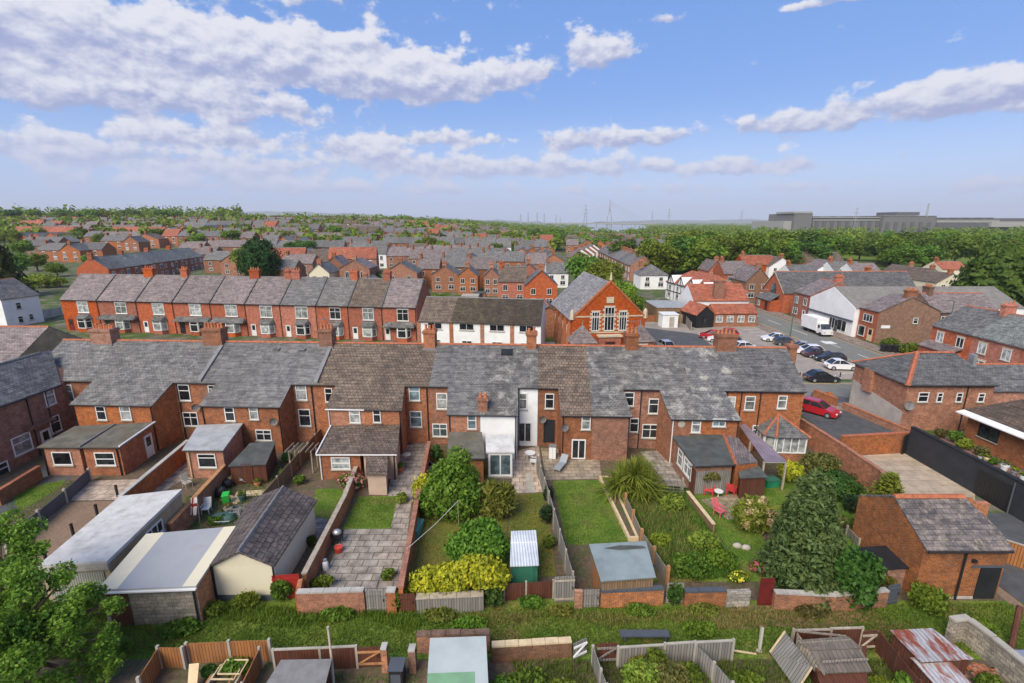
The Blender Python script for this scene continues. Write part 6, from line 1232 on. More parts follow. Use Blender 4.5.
# foreground plots
for i, (a, b, h, rx_, mt, lab) in enumerate([(640, 690, 1.3, .9, lfP, 'dense green bramble in the overgrown plot on the left'), (668, 690, 1.2, .9, lfM, 'russet shrub in the middle of the overgrown plot'), (688, 685, 1.0, .7, lfA, 'green shrub in the right corner of the overgrown plot'), (637, 672, .7, .4, lfYg, 'small yellow bush at the panel fence of the overgrown plot'), (655, 672, 1.1, .6, lfA, 'leafy shrub against the panel fence of the overgrown plot'), (525, 700, .8, 1.5, lfA, 'green bramble patch below the brown brick wall'), (562, 697, .7, .8, lfL, 'bright weeds below the broken lattice gate'), (503, 695, .8, .6, lfA, 'green weeds right of the pale sheet roofed shed'), (236, 672, .55, .7, lfL, 'leafy vegetable clump inside the orange-brown fence'), (210, 676, .5, .35, lfX, 'dark leafy clump beside the leaning board'), (905, 690, .8, .5, lfA, 'green weeds below the rusty roof edge'), (988, 690, .7, .6, lfA, 'weeds beside the rubble heap'), (880, 690, .4, .6, lfL, 'low weeds between dark fence and collapsed shed'), (745, 690, .6, .9, lfL, 'bright weeds left of the leaning timber panel'), (118, 655, .9, .8, lfA, 'green nettle bush at the foot of the left tree'), (140, 615, .9, .7, lfL, 'light green nettles in front of the dark garage door'), (165, 612, .8, .6, lfA, 'nettles at the concrete block wall')]):
    S('bramble', lab, px_(a, b), h, rx_, rx_*.7, mt, 1300, .12, 'weeds', out=.5)
for i, (a, b, h, r, mt, lab) in enumerate([(212, 614, .7, .8, lfA, 'nettle patch below the right corner of the block garage'), (246, 608, .9, .8, lfL, 'tall weeds below the cream garage front'), (338, 618, .5, .9, lfA, 'low weeds below the orange brick front wall'), (441, 618, .45, .9, lfF, 'dry scrubby weeds below the grey retaining planter'), (531, 607, .6, .7, lfA, 'weeds below the red-brown panel fence'), (560, 614, .4, .7, lfF, 'dry tuft below the tall grey gate'), (640, 614, .45, .9, lfA, 'weed patch below the rough brick wall'), (704, 613, .4, .9, lfF, 'dry weeds below the wild garden wall'), (811, 614, .5, .9, lfM, 'russet weeds below the brick lane wall'), (470, 628, .4, 1.0, lfL, 'bright weeds in the middle of the lane'), (180, 632, .5, 1.2, lfA, 'weed patch on the lane above the orange-brown fence'), (700, 632, .35, 1.0, lfL, 'low weeds behind the grey panel fence'), (975, 628, .4, .9, lfL, 'low weeds above the stone block wall')]):
    S('bramble', lab, px_(a, b), h, r, r*.55, mt, 700, .11, 'weeds', out=.45)
# grass blades
def tuftfield(name, poly, n, h0, h1, w, mat, curve=.6, zoff=.0):
    v, q = blades(n, lambda k: inpoly(poly, k), h0, h1, w, curve); v[:, 2] += zoff; o = npmesh(name, v, q, mat); tag(o, kind='stuff')
    return o
tuftfield('lane_grass_blades', [(-28, 18.6), (27, 18.6), (29, 20.6), (26.5, 21.7), (16, 21.5), (-8, 21.2), (-28, 22)], 46000, .05, .24, .016, lfG)
tag(SC.objects['lane_grass_blades'], 'long rough grass along the back lane', 'grass')
o = tuftfield('lane_weeds', [(-26, 20.3), (-17, 20.9), (-11, 20.0), (-8, 20.8), (-5, 19.7), (-4.5, 20.5), (-3, 20.9), (-9, 21.3), (-26, 22)], 6000, .12, .45, .018, lfL); tag(o, 'taller weeds on the lane before the garages', 'weeds')
o = tuftfield('dry_lane_weeds', [(-3, 20.7), (-1, 20.2), (2, 20.9), (5, 20.1), (8, 20.6), (10, 19.8), (14, 20.6), (15, 21.2), (-2, 21.0)], 4000, .08, .28, .015, lfH); tag(o, 'dry brownish weeds below the rough brick walls', 'weeds')
o = tuftfield('wild_meadow', GP((618, 484), (688, 492), (712, 536), (736, 562), (740, 580), (668, 580)), 14000, .15, .55, .02, lfG); tag(o, 'long meadow grass filling the wild garden', 'grass')
o = tuftfield('meadow_seedheads', GP((620, 488), (680, 494), (705, 540), (700, 570), (668, 575)), 3500, .3, .65, .016, lfH); tag(o, 'straw coloured seed heads in the wild garden', 'grass')
for nm, pl, n in [('lawn_tufts', GP((556, 484), (600, 483), (630, 545), (600, 548), (574, 578)), 6000), ('lawn_tufts', GP((344, 528), (358, 498), (396, 498), (391, 528)), 2500), ('lawn_tufts', GP((694, 498), (738, 500), (772, 560), (768, 580), (745, 580)), 4500), ('lawn_tufts', GP((776, 560), (762, 482), (830, 472), (878, 500), (850, 588), (778, 588)), 7000), ('lawn_tufts', GP((406, 600), (430, 500), (506, 500), (504, 598)), 5000), ('lawn_tufts', GP((506, 575), (513, 496), (544, 494), (554, 574)), 4500), ('lawn_tufts', GP((2, 500), (30, 486), (90, 479), (80, 488), (20, 525)), 2500)]:
    o = tuftfield(nm, pl, n, .03, .12, .02, lfG if n != 5000 else lfF); 
for i, o in enumerate([o for o in SC.objects if o.name.startswith('lawn_tufts')]): tag(o, ['short grass of the green lawn beside the raised bed', 'short grass of the small lawn above the paved garden', 'grass around the white painted rocks', 'grass under and around the big conifer', 'grass in the shrubbery garden', 'dry grass beside the green metal shed', 'grass strip behind the anthracite fence'][i], 'grass')
o = tuftfield('yard_weeds', GP((300, 690), (420, 690), (420, 676), (300, 676)) + [], 500, .05, .2, .02, lfG); tag(o, 'sparse weeds in the nearest yards', 'weeds')
o = tuftfield('plot_weeds', [(0, 16.5), (18, 16.5), (18, 18.2), (0, 18.2)], 9000, .08, .35, .02, lfG); tag(o, 'weeds covering the nearest plots on the right', 'weeds')
o = tuftfield('cluttered_garden_weeds', GP((165, 535), (226, 468), (272, 458), (296, 472), (262, 503), (232, 538)), 2600, .08, .4, .022, lfG); tag(o, 'weeds among the clutter of the left garden', 'weeds')
# ---------------------------------------------------------------- streets, parking, road
flat('front_street', [(-95, 51.5), (50, 51.0), (50, 58.5), (-95, 62.5)], .010, roadM)
flat('parking_lot', [(21.5, 60.2), (47.8, 59.6), (47.8, 97), (27, 97), (22.5, 84)], .014, lotM)
flat('parking_tarmac', [(21.8, 60.5), (32, 60.5), (34, 86), (25, 92), (22.6, 84)], .018, asphalt)
flat('main_road', [(50, 20), (57.5, 20), (57.8, 420), (50.2, 420)], .014, roadM)
for i in range(30):
    y = 40 + i*9.0
    if y < 300: flat('centre_line', [(53.7, y), (53.85, y), (53.85, y + 5), (53.7, y + 5)], .019, paintW)
flat('keep_clear_box', [(53.0, 78.5), (55.0, 78.5), (55.0, 80.3), (53.0, 80.3)], .020, paintW)
for xx in (50.35, 57.15): flat('edge_line', [(xx, 60), (xx + .1, 60), (xx + .1, 300), (xx, 300)], .019, paintY)
flat('edge_line', [(28, 51.6), (49, 51.3), (49, 51.42), (28, 51.72)], .016, paintY); flat('edge_line', [(28, 58.0), (49, 57.9), (49, 58.02), (28, 58.12)], .016, paintY); flat('give_way_line', [(44, 54.6), (49.3, 54.6), (49.3, 54.85), (44, 54.85)], .016, paintW)
for a in ([(57.5, 20), (60.6, 20), (60.8, 420), (57.8, 420)], [(47.8, 60), (50, 60), (50.2, 420), (47.8, 420)], [(-95, 49.3), (50, 49.0), (50, 51.0), (-95, 51.5)]):
    m = M(); m.prism(a, -.05, .12); tag(m.build('pavement', pavM), kind='structure')
flat('chapel_lawn', [(3.6, 60), (6.6, 60), (5.4, 80), (2.6, 80)], .022, lawnG); flat('grass_bank', [(19.6, 60), (23.2, 60), (24.3, 92), (21.5, 92)], .024, lawnG); flat('chapel_path', [(6.7, 60), (8.3, 60), (7.2, 80), (5.5, 80)], .026, concL)
for i in range(12): flat('bay_line', [(34.6 + i*1.0, 61 + .0), (34.7 + i*1.0, 61), (34.7 + i*1.0, 64.5), (34.6 + i*1.0, 64.5)] if False else [(44.2, 62 + i*2.5), (47.6, 62.6 + i*2.5), (47.6, 62.72 + i*2.5), (44.2, 62.12 + i*2.5)], .019, paintW)
fence('low timber rail fence on the grass bank beside the chapel', [V(21.4, 61), V(22.6, 76), V(23.8, 88)], .8, woodG, woodP, step=3)
for i in range(9):
    T = thing('bollard', 'black metal bollard along the edge of the parking lot', 'bollard', V(34 + i*1.75, 59.6), 0, 'bollards along the parking lot edge'); M().tube([(0, 0, 0), (0, 0, .9)], .07, 8).build('shaft', black, T, True); M().ball((0, 0, .93), .085, n=8, m=5).build('cap', black, T, True)
wall('long low brick wall along the back pavement of the car park', [V(27.5, 97.4), V(35, 97.4)], 1.2, brA, brC)
# ---------------------------------------------------------------- cars
def car(label, loc, rz, paint, kind='hatch', group=None, cat='car'):
    T = thing('parked_car', label, cat, loc, rz, group); L = 2.05; W_ = .86; m = M()
    st = [(-L, .50, .62, .78), (-L + .12, .30, .80, .84), (-L*.55, .22, .92, W_), (0, .22, .93, W_), (.95, .22, .90, W_), (1.55, .24, .76, .83), (L - .08, .28, .62, .76), (L, .42, .52, .66)]
    for i in range(len(st) - 1):
        (x0, a0, b0, w0), (x1, a1, b1, w1) = st[i], st[i + 1]
        m.hexa([(x0, -w0, a0), (x1, -w1, a1), (x1, w1, a1), (x0, w0, a0)], [(x0, -w0*.94, b0), (x1, -w1*.94, b1), (x1, w1*.94, b1), (x0, w0*.94, b0)])
    m.build('body', paint, T, True)
    rx0, rx1 = (-1.35, .1) if kind == 'hatch' else (-.95, .05); bx0, bx1 = (-1.95, 1.0) if kind == 'hatch' else (-1.6, 1.0)
    g = M(); g.hexa([(bx0, -.79, .86), (bx1, -.79, .86), (bx1, .79, .86), (bx0, .79, .86)], [(rx0, -.60, 1.40), (rx1, -.60, 1.40), (rx1, .60, 1.40), (rx0, .60, 1.40)]); g.build('windows', glD, T, True)
    r = M(); r.hexa([(rx0 - .03, -.62, 1.403), (rx1 + .05, -.62, 1.403), (rx1 + .05, .62, 1.403), (rx0 - .03, .62, 1.403)], [(rx0 + .1, -.52, 1.47), (rx1 - .1, -.52, 1.47), (rx1 - .1, .52, 1.47), (rx0 + .1, .52, 1.47)])
    for s in (-1, 1):
        for (xa, xb) in ((bx1, rx1), (bx0, rx0), (-.55, -.5)): r.tube([(xa, .8*s, .87), (xb, .615*s, 1.42)], .035, 4)
    r.build('roof', paint, T, True)
    for x in (-1.3, 1.25):
        for s in (-1, 1):
            w = M(); w.tube([(x, s*.70, .31), (x, s*.875, .31)], .31, 14); o = w.build('wheel', black, T, True); M().tube([(x, s*.876, .31), (x, s*.89, .31)], .19, 10).build('rim', sv, o, True)
    for s in (-1, 1):
        M().box(L - .16, L - .01, s*.55 - .14, s*.55 + .14, .52, .64).build('headlight', white, T, True); M().box(-L - .01, -L + .1, s*.58 - .12, s*.58 + .12, .6, .76).build('tail_light', redP, T, True)
    M().box(-L - .02, -L + .02, -.26, .26, .5, .6).build('number_plate', paintY, T, True); return T
def cpaint(n, c, met=.0):
    m, t, bs, uv, P = newmat(n); setc(t, bs, t.mix(t.noise(2, 2, P), c4(c), c4([x*.9 for x in c])), .25, .5); bs.inputs['Coat Weight'].default_value = .6; bs.inputs['Metallic'].default_value = met; return m
cW, cK, cS, cR, cN, cB = cpaint('car_white', (.72, .72, .72)), cpaint('car_black', (.02, .02, .024)), cpaint('car_silver', (.42, .43, .45), .3), cpaint('car_red', (.40, .012, .022)), cpaint('car_plum', (.07, .03, .05)), cpaint('car_graphite', (.06, .065, .075))
def carat(label, px, py, heading, paint, kind='hatch', group='cars in the car park'):
    return car(label, G(px, py, .02), R(heading), paint, kind, group)
car('red car parked on the dark asphalt driveway', G(817, 413, .03), R(-52), cR, 'hatch')
carat('black saloon car passing along the side street behind the end house', 821, 381, -3, cK, 'saloon', None)
for i, (px, py, p, lab) in enumerate([(774, 341, cW, 'white car farthest up in the row beside the main road'), (786.5, 345, cB, 'graphite car second in the row beside the main road'), (799.5, 350, cS, 'silver car third in the row beside the main road'), (808, 353.5, cW, 'white car tucked between silver and plum cars'), (817, 357, cN, 'plum dark car in the middle of the roadside row'), (829, 361, cK, 'black car next to the nearest white car of the row'), (840, 369, cW, 'nearest white car in the row beside the main road')]):
    carat(lab, px, py, [170, -12, 168, 172, -8, 170, -6][i], p, 'hatch' if i % 2 else 'saloon')
for px, py, p, lab, hd in [(711, 338, cR, 'red car with white car alongside near the bar with orange roof', 160), (720, 342, cW, 'white car behind the red cars in the car park', 155), (729, 344, cB, 'graphite car between two white cars left of the chimney', 160), (745, 350, cW, 'white car half hidden behind the roof ridge', 8), (726, 336, cR, 'small red car at the back of the car park', 165), (664, 348, cS, 'silver car on the dark tarmac beside the grass bank', 100)]:
    carat(lab, px, py, hd, p)
carat('green-grey car driving on the main road near the small red chapel', 750, 317, -92, cpaint('car_green', (.06, .09, .08)), 'hatch', None); carat('white car far up the main road', 737, 303, 88, cW, 'hatch', None); carat('dark car waiting behind the green-grey car', 741, 309, -88, cK, 'hatch', None)
carat('white car parked beside the orange modern house', 508, 295, 0, cW, 'hatch', None); carat('dark car in front of the orange modern house', 518, 300, 5, cK, 'hatch', None)
carat('pale van-like car between the terraces left of centre', 463, 291, 30, cW, 'hatch', None)
# box van
T = thing('box_van', 'white box van parked at the kerb beside the white hall', 'van', V(56.3, 86.2, .02), R(-90)); m = M(); m.box(-3.6, 1.0, -1.05, 1.05, .75, 3.0); m.build('cargo_box', whiteW, T, True)
m = M(); m.hexa([(1.02, -.98, .45), (2.9, -.92, .45), (2.9, .92, .45), (1.02, .98, .45)], [(1.02, -.98, 1.3), (2.85, -.88, 1.15), (2.85, .88, 1.15), (1.02, .98, 1.3)]); m.hexa([(1.02, -.96, 1.303), (2.1, -.9, 1.25), (2.1, .9, 1.25), (1.02, .96, 1.303)], [(1.02, -.9, 2.2), (1.6, -.8, 2.2), (1.6, .8, 2.2), (1.02, .9, 2.2)]); m.build('cab', white, T, True)
M().hexa([(1.66, -.78, 2.12), (2.14, -.86, 1.3), (2.14, .86, 1.3), (1.66, .78, 2.12)], [(1.70, -.78, 2.12), (2.18, -.86, 1.3), (2.18, .86, 1.3), (1.70, .78, 2.12)]).build('windscreen', glD, T, True)
for s in (-1, 1): M().box(1.2, 1.75, s*.93 - .02, s*.93 + .02, 1.4, 1.95).build('side_window', glD, T, True)
for x in (-2.5, 2.1):
    for s in (-1, 1): M().tube([(x, s*.7, .38), (x, s*.98, .38)], .38, 14).build('wheel', black, T, True)
M().box(-3.6, 1.0, -.8, .8, .5, .745).build('chassis', black, T, True)
for s in (-1, 1): M().box(2.86, 2.93, s*.65 - .15, s*.65 + .15, .75, .95).build('headlight', concL, T, True)
# ---------------------------------------------------------------- red terrace behind the front street
PB1, PB2 = G(60, 299, 6), G(416, 307, 6); ub = (PB2 - PB1); ub.z = 0; ub.normalize(); angB = math.atan2(ub.y, ub.x)
def uB(px, z=6.0):
    k = (px - 512)/F; return (k*(PB1.y*CT - (z - H)*ST) - PB1.x)/(ub.x - k*ub.y*CT)
bB = [60, 97, 136, 172.5, 210, 245, 280, 316, 348, 382, 416]; rB = [slP, slP, slP, slP, slP, slP, slS, slA, tiB, slP]
dl = [None, None, None, None, None, white, None, black, white, white]
LB = ['with a white upper window at its left end', 'with a long porch roof beside the first chimney', 'with purple slates and black porch corner', 'with twin flues and shared porch roof', 'with a white door under a long porch', 'with two white doors side by side', 'with smooth grey roof and bay window', 'with dark blue-grey roof and dark windows', 'with brownish slate roof and a narrow bay', 'with a wide glazed porch at its right end']
for i in range(10):
    u0, u1 = uB(bB[i]), uB(bB[i + 1]); w = u1 - u0; loc = V(PB1.x, PB1.y) + ub*u0
    T = thing('terrace_house', 'bright red brick terrace house ' + LB[i], 'house', loc, angB, 'bright red terrace behind the front street'); e = .006; dep = 9.6; ez = 6.0; rise = 4.1
    m = M(); m.prism([(e, 0), (w - e, 0), (w - e, dep), (e, dep)], 0, ez - .05); m.idx([(e, 0, ez - .05), (e, dep, ez - .05), (e, dep/2, ez + rise - .1), (w - e, 0, ez - .05), (w - e, dep, ez - .05), (w - e, dep/2, ez + rise - .1)], [[0, 2, 1], [3, 4, 5], [0, 3, 5, 2], [1, 2, 5, 4]]); m.build('wall', brR, T, True)
    zr = ez + rise + .08; r = M(); r.slab([(0, -.25, ez - .12), (w - .03, -.25, ez - .12), (w - .03, dep/2, zr), (0, dep/2, zr)], .12); r.slab([(w - .03, dep + .2, ez - .1), (0, dep + .2, ez - .1), (0, dep/2, zr), (w - .03, dep/2, zr)], .12); r.build('roof', rB[i], T, True); ridgecap(T, (0, dep/2, zr), (w, dep/2, zr), ridgeG, True)
    M().hexa([(w - .1, -.3, ez - .08), (w + .1, -.3, ez - .08), (w + .1, dep/2, zr + .04), (w - .1, dep/2, zr + .04)], [(w - .1, -.3, ez + .06), (w + .1, -.3, ez + .06), (w + .1, dep/2, zr + .2), (w - .1, dep/2, zr + .2)]).build('party_coping', slD, T, True)
    M().tube([(0, -.3, ez - .15), (w - .05, -.3, ez - .15)], .06, 6).build('gutter', gutter, T, True); M().tube([(w - .15, -.08, 0), (w - .15, -.08, ez - .2)], .05, 6).build('downpipe', gutter, T, True)
    f_ = Fr((0, 0, 0), (1, 0, 0), (0, -1, 0)); uc = w*(.58 if i != 9 else .6); ww = 2.3 if i < 7 else 2.0
    window(T, f_, uc, 3.55, ww, 2.0, glD if i in (7, 9) else glL, white, 2, .65, white, True, white if i not in (7, ) else None)
    # bay with its own roof
    bx0, bx1, bd = (uc - 1.25, uc + 1.25, .9); pb = [(bx0, -.003), (bx0 + .45, -bd), (bx1 - .45, -bd), (bx1, -.003)]
    M().prism(pb, 0, .7).build('bay_plinth', brR, T, True)
    for a, b in zip(pb[:-1], pb[1:]):
        A_, B_ = V(*a), V(*b); d_ = B_ - A_; window(T, Fr(A_, d_, V(d_.y, -d_.x)), d_.length/2, .71, d_.length - .02, 1.85, glL if i % 3 else glD, white, 1, .7, False, True, None, 'bay_window', .12)
    P0 = V(0, 0); px0, px1 = (bx0 - .25, bx1 + .25) if i not in (1, 3, 9, 4) else (.15, w - .2)
    bp = [V(px0, -.01, 2.62), V(bx0 + .3, -bd - .25, 2.6), V(bx1 - .3, -bd - .25, 2.6), V(px1, -.01, 2.62)]; up_ = [V(px0 + .35, -.02, 3.3), V(px1 - .35, -.02, 3.3)]
    if i in (1, 3, 4, 9): bp[1] = V(px0, -bd - .2, 2.6); bp[2] = V(px1, -bd - .2, 2.6)
    r = M(); r.slab([bp[1], bp[2], up_[1], up_[0]], .08); r.slab([bp[0], bp[1], up_[0]], .08); r.slab([bp[2], bp[3], up_[1]], .08); r.build('bay_roof', slD if i != 9 else slA, T, True)
    door(T, f_, w*.16 if i != 9 else w*.12, .95, 2.1, leaf=dl[i] or [dkred, grnP, white, black][i % 4], local=True)
    if i in (1, 2, 4, 5, 6, 7, 8): 
        wch = 1.9 if i in (1, 4, 6) else 1.3; chimney(T, (w*.9 if i != 6 else w*.1, dep/2), (1, 0, 0), wch, .9, zr - .6, zr + 1.25, 4, brR, True)
# white rendered row
PW1, PW2 = G(418, 320, 5.2), G(541, 324, 5.2); uw = (PW2 - PW1); uw.z = 0; uw.normalize(); bW = [418.5, 451, 482, 512, 541]
for i in range(4):
    k = lambda px: (((px - 512)/F)*(PW1.y*CT - (5.2 - H)*ST) - PW1.x)/(uw.x - ((px - 512)/F)*uw.y*CT)
    u0, u1 = k(bW[i]), k(bW[i + 1]); w = u1 - u0
    T = simple_house('terrace_house', 'white rendered house with %s' % ['plain brown tile roof next to the red terrace', 'mossy dark roof, second from the red terrace', 'mossy dark roof, third from the red terrace', 'mossy dark roof nearest the chapel lawn'][i], V(PW1.x, PW1.y) + uw*u0, math.atan2(uw.y, uw.x), w, 8.2, 5.15, 3.0, whiteW, tiB if i == 0 else tiM, 'white rendered row with brown roofs', chim=(), wins=1, uh=.75, glass=glD, ridgem=ridgeG)
    M().box(-.28, .28, -.12, -.004, 0, 4.95).build('brick_pier', brA, T, True)
# ---------------------------------------------------------------- chapel
T = thing('chapel', 'red brick chapel with triple tall windows in its gable and twin pyramid-roofed porches', 'chapel', (9.0, 70, 0), R(6)); w, dep, ez, az_ = 11.2, 16, 5.9, 11.3
m = M(); m.prism([(0, 0), (w, 0), (w, dep), (0, dep)], 0, ez); m.idx([(0, 0, ez), (w, 0, ez), (w/2, 0, az_), (0, dep, ez), (w, dep, ez), (w/2, dep, az_)], [[0, 1, 2], [3, 5, 4], [0, 2, 5, 3], [1, 4, 5, 2]]); m.build('wall', brR, T, True)
r = M(); sl_ = (az_ - ez)/(w/2); r.slab([(-.3, .35, ez - .3*sl_ + .12), (-.3, dep + .2, ez - .3*sl_ + .12), (w/2, dep + .2, az_ + .12), (w/2, .35, az_ + .12)][::-1], .12); r.slab([(w + .3, .35, ez - .3*sl_ + .12), (w/2, .35, az_ + .12), (w/2, dep + .2, az_ + .12), (w + .3, dep + .2, ez - .3*sl_ + .12)][::-1], .12); r.build('roof', slC2, T, True)
stn = plain('sandstone', (.50, .42, .30), .85, .12, 2)
c = M(); c.hexa([(-.15, -.1, ez - .1), (w/2, -.1, az_ + .05), (w/2, .34, az_ + .05), (-.15, .34, ez - .1)], [(-.15, -.1, ez + .25), (w/2, -.1, az_ + .42), (w/2, .34, az_ + .42), (-.15, .34, ez + .25)]); c.hexa([(w/2, -.1, az_ + .05), (w + .15, -.1, ez - .1), (w + .15, .34, ez - .1), (w/2, .34, az_ + .05)], [(w/2, -.1, az_ + .42), (w + .15, -.1, ez + .25), (w + .15, .34, ez + .25), (w/2, .34, az_ + .42)]); c.build('gable_coping', brC, T, True)
M().tube([(w/2, .1, az_ + .4), (w/2, .1, az_ + .9), (w/2, .1, az_ + 1.6)], [.22, .16, .03], 8).build('finial', stn, T, True)
f_ = Fr((0, 0, 0), (1, 0, 0), (0, -1, 0))
for uc, h0, ww, hh in ((w/2, 4.1, 1.5, 3.6), (w/2 - 2.1, 4.1, 1.15, 2.9), (w/2 + 2.1, 4.1, 1.15, 2.9)):
    o = window(T, f_, uc, h0, ww, hh, glD, white, 3, .7, stn, True, stn)
    q = M()
    for s in (-1, 1):
        for k in range(5): 
            a = uc + s*(ww/2 + .16); f_.box(q, a - .14, a + .14, h0 + .1 + k*hh/5, h0 + .1 + k*hh/5 + hh/10, .004, .04)
    q.build('stone_quoins', stn, o, True)
for z_ in (3.75, ez + .3): m = M(); f_.box(m, .02 if z_ < 5 else .35, w - .02 if z_ < 5 else w - .35, z_, z_ + .2, .003, .06); m.build('stone_band', stn, T, True)
m = M(); f_.box(m, w/2 - .55, w/2 + .55, 8.3, 9.2, .004, .12); m.build('date_stone', stn, T, True)
# entrance and porches
m = M(); m.box(w/2 - 1.7, w/2 + 1.7, -.9, -.004, 0, 3.3); m.build('entrance_wall', brR, T, True); M().box(w/2 - 1.85, w/2 + 1.85, -1.05, -.005, 3.303, 3.55).build('entrance_coping', stn, T, True); f2 = Fr((0, -.9, 0), (1, 0, 0), (0, -1, 0)); door(T, f2, w/2, 1.5, 2.5, leaf=dkred, local=True)
for s in (0, 1):
    x0 = -.5 if s == 0 else w - 2.9; x1 = x0 + 3.4; m = M(); m.box(x0, x1, -2.6, -.006, 0, 3.0); m.build('porch_wall', brR, T, True); ap = V((x0 + x1)/2, -1.3, 5.4); e_ = [V(x0 - .3, -2.9, 2.95), V(x1 + .3, -2.9, 2.95), V(x1 + .3, .25, 2.95), V(x0 - .3, .25, 2.95)]; r = M()
    for k in range(4): r.slab([e_[k], e_[(k + 1) % 4], ap], .08)
    r.build('porch_roof', slP, T, True); f3 = Fr((x0, -2.6, 0), (1, 0, 0), (0, -1, 0)); window(T, f3, 1.7, 1.1, 1.5, 1.4, glD, white, 2, .6, stn, True, stn); M().tube([ap + V(0, 0, -.1), ap + V(0, 0, .7)], [.1, .02], 6).build('porch_finial', lead, T, True)
for k in range(5): y_ = 1.6 + k*3.1; M().hexa([(-.75, y_ - .3, 0), (-.004, y_ - .3, 0), (-.004, y_ + .3, 0), (-.75, y_ + .3, 0)], [(-.3, y_ - .3, 5.0), (-.004, y_ - .3, 5.4), (-.004, y_ + .3, 5.4), (-.3, y_ + .3, 5.0)]).build('buttress', brA, T, True)
fl2 = Fr((0, dep, 0), (0, -1, 0), (-1, 0, 0))
for k in range(4): window(T, fl2, dep - (3.15 + k*3.1), 1.6, 1.0, 2.8, glD, white, 2, .6, stn, True)
for s in (0, 1): M().tube([(s*w, .1, ez), (s*w, .1, ez + 1.1), (s*w, .1, ez + 1.5)], [.4, .35, .1], 4).build('corner_pinnacle', stn, T, True)
simple_house('chapel_hall', 'low brick hall at the end of the chapel lawn', V(3.2, 83), R(4), 6.5, 9, 3.6, 2.0, brA, slA, chim=(), wins=2, storeys=1, doorc=dkred, gable='v')
# ---------------------------------------------------------------- pub, bar, yard buildings
T = simple_house('pub', 'white walled pub with broad terracotta tile roof and tall brick chimney', V(37.5, 98.4), 0, 11.5, 8, 4.3, 2.7, whiteW, tiT, chim=(), wins=3, storeys=1, ridgem=ridgeT, glass=glD); chimney(T, (5.3, .6), (1, 0, 0), 2.1, 1.0, 0, 8.3, 5, brA, True)
T = simple_house('pub_wing', 'half-timbered white pub wing with hipped terracotta roof', V(41.5, 129), R(-82), 22, 9, 4.6, 3.0, whiteW, tiT, chim=(), wins=5, storeys=2, hip=True, glass=glD)
for k in range(4):
    x = 3 + 5.3*k; m = M(); m.idx([(x - 1.7, -.25, 4.5), (x + 1.7, -.25, 4.5), (x, -.25, 6.5), (x, 3.5, 6.5), (x - 1.7, 1.2, 4.9), (x + 1.7, 1.2, 4.9)], [[0, 1, 2], [0, 2, 3, 4], [1, 5, 3, 2]]); m.build('gable_dormer', whiteW, T, True)
    b = M(); 
    for (p, q) in (((x - 1.8, -.3, 4.45), (x, -.3, 6.55)), ((x + 1.8, -.3, 4.45), (x, -.3, 6.55)), ((x - 1.7, -.3, 4.5), (x + 1.7, -.3, 4.5)), ((x, -.29, 4.5), (x, -.29, 6.4))): b.tube([p, q], .1, 4)
    b.build('timber_frame', black, T, True)
m = M()
for k in range(12): m.box(.9 + k*1.85 - .09, .9 + k*1.85 + .09, -.06, -.004, .1, 4.3)
m.box(.05, 21.95, -.062, -.003, 2.2, 2.42); m.build('timber_frame', black, T, True)
T = simple_house('bar_extension', 'low brick bar with orange tile roof at the edge of the car park', V(39.5, 92.2), R(2), 8.6, 4.6, 2.7, 1.3, brA, tiT, chim=(), wins=4, storeys=1, ridgem=ridgeT, glass=glL)
T = simple_house('bar_porch', 'orange gabled porch with dark timber front at the left of the bar', V(35.6, 90.8), R(12), 3.6, 5.5, 2.7, 1.6, black, tiT, chim=(), wins=1, storeys=1, gable='v', doorc=glD and black, ridgem=ridgeT)
def flatblock(name, label, cat, x0, x1, y0, y1, h, wm, rm, dr=None):
    T = thing(name, label, cat, (x0, y0, 0)); M().box(x0, x1, y0, y1, 0, h).build('wall', wm, T); M().box(x0 - .12, x1 + .12, y0 - .12, y1 + .12, h + .003, h + .18).build('roof', rm, T)
    f = Fr((x0, y0, 0), (1, 0, 0), (0, -1, 0))
    if dr: door(T, f, (x1 - x0)*.6, .9, 2.0, leaf=dr, glaze=False)
    return T
flatblock('container_cabin', 'white site cabin beside the dark flat-roofed outbuilding', 'cabin', 29.2, 32.2, 91.3, 94.0, 2.5, whiteW, white, concL)
flatblock('outbuilding', 'dark flat-roofed outbuilding behind the white site cabin', 'building', 29.5, 36.5, 96.5, 105, 3.0, woodT, plain('flat_roof_grey', (.30, .31, .32), .8, .15), black)
fence('brown boarded fence behind the white site cabin', [V(32.5, 95.6), V(36, 95.4)], 1.8, woodT, woodP); fence('grey slatted fence beside the parked cars', [V(33.8, 88.5), V(34.8, 94)], 1.6, woodG, woodP)
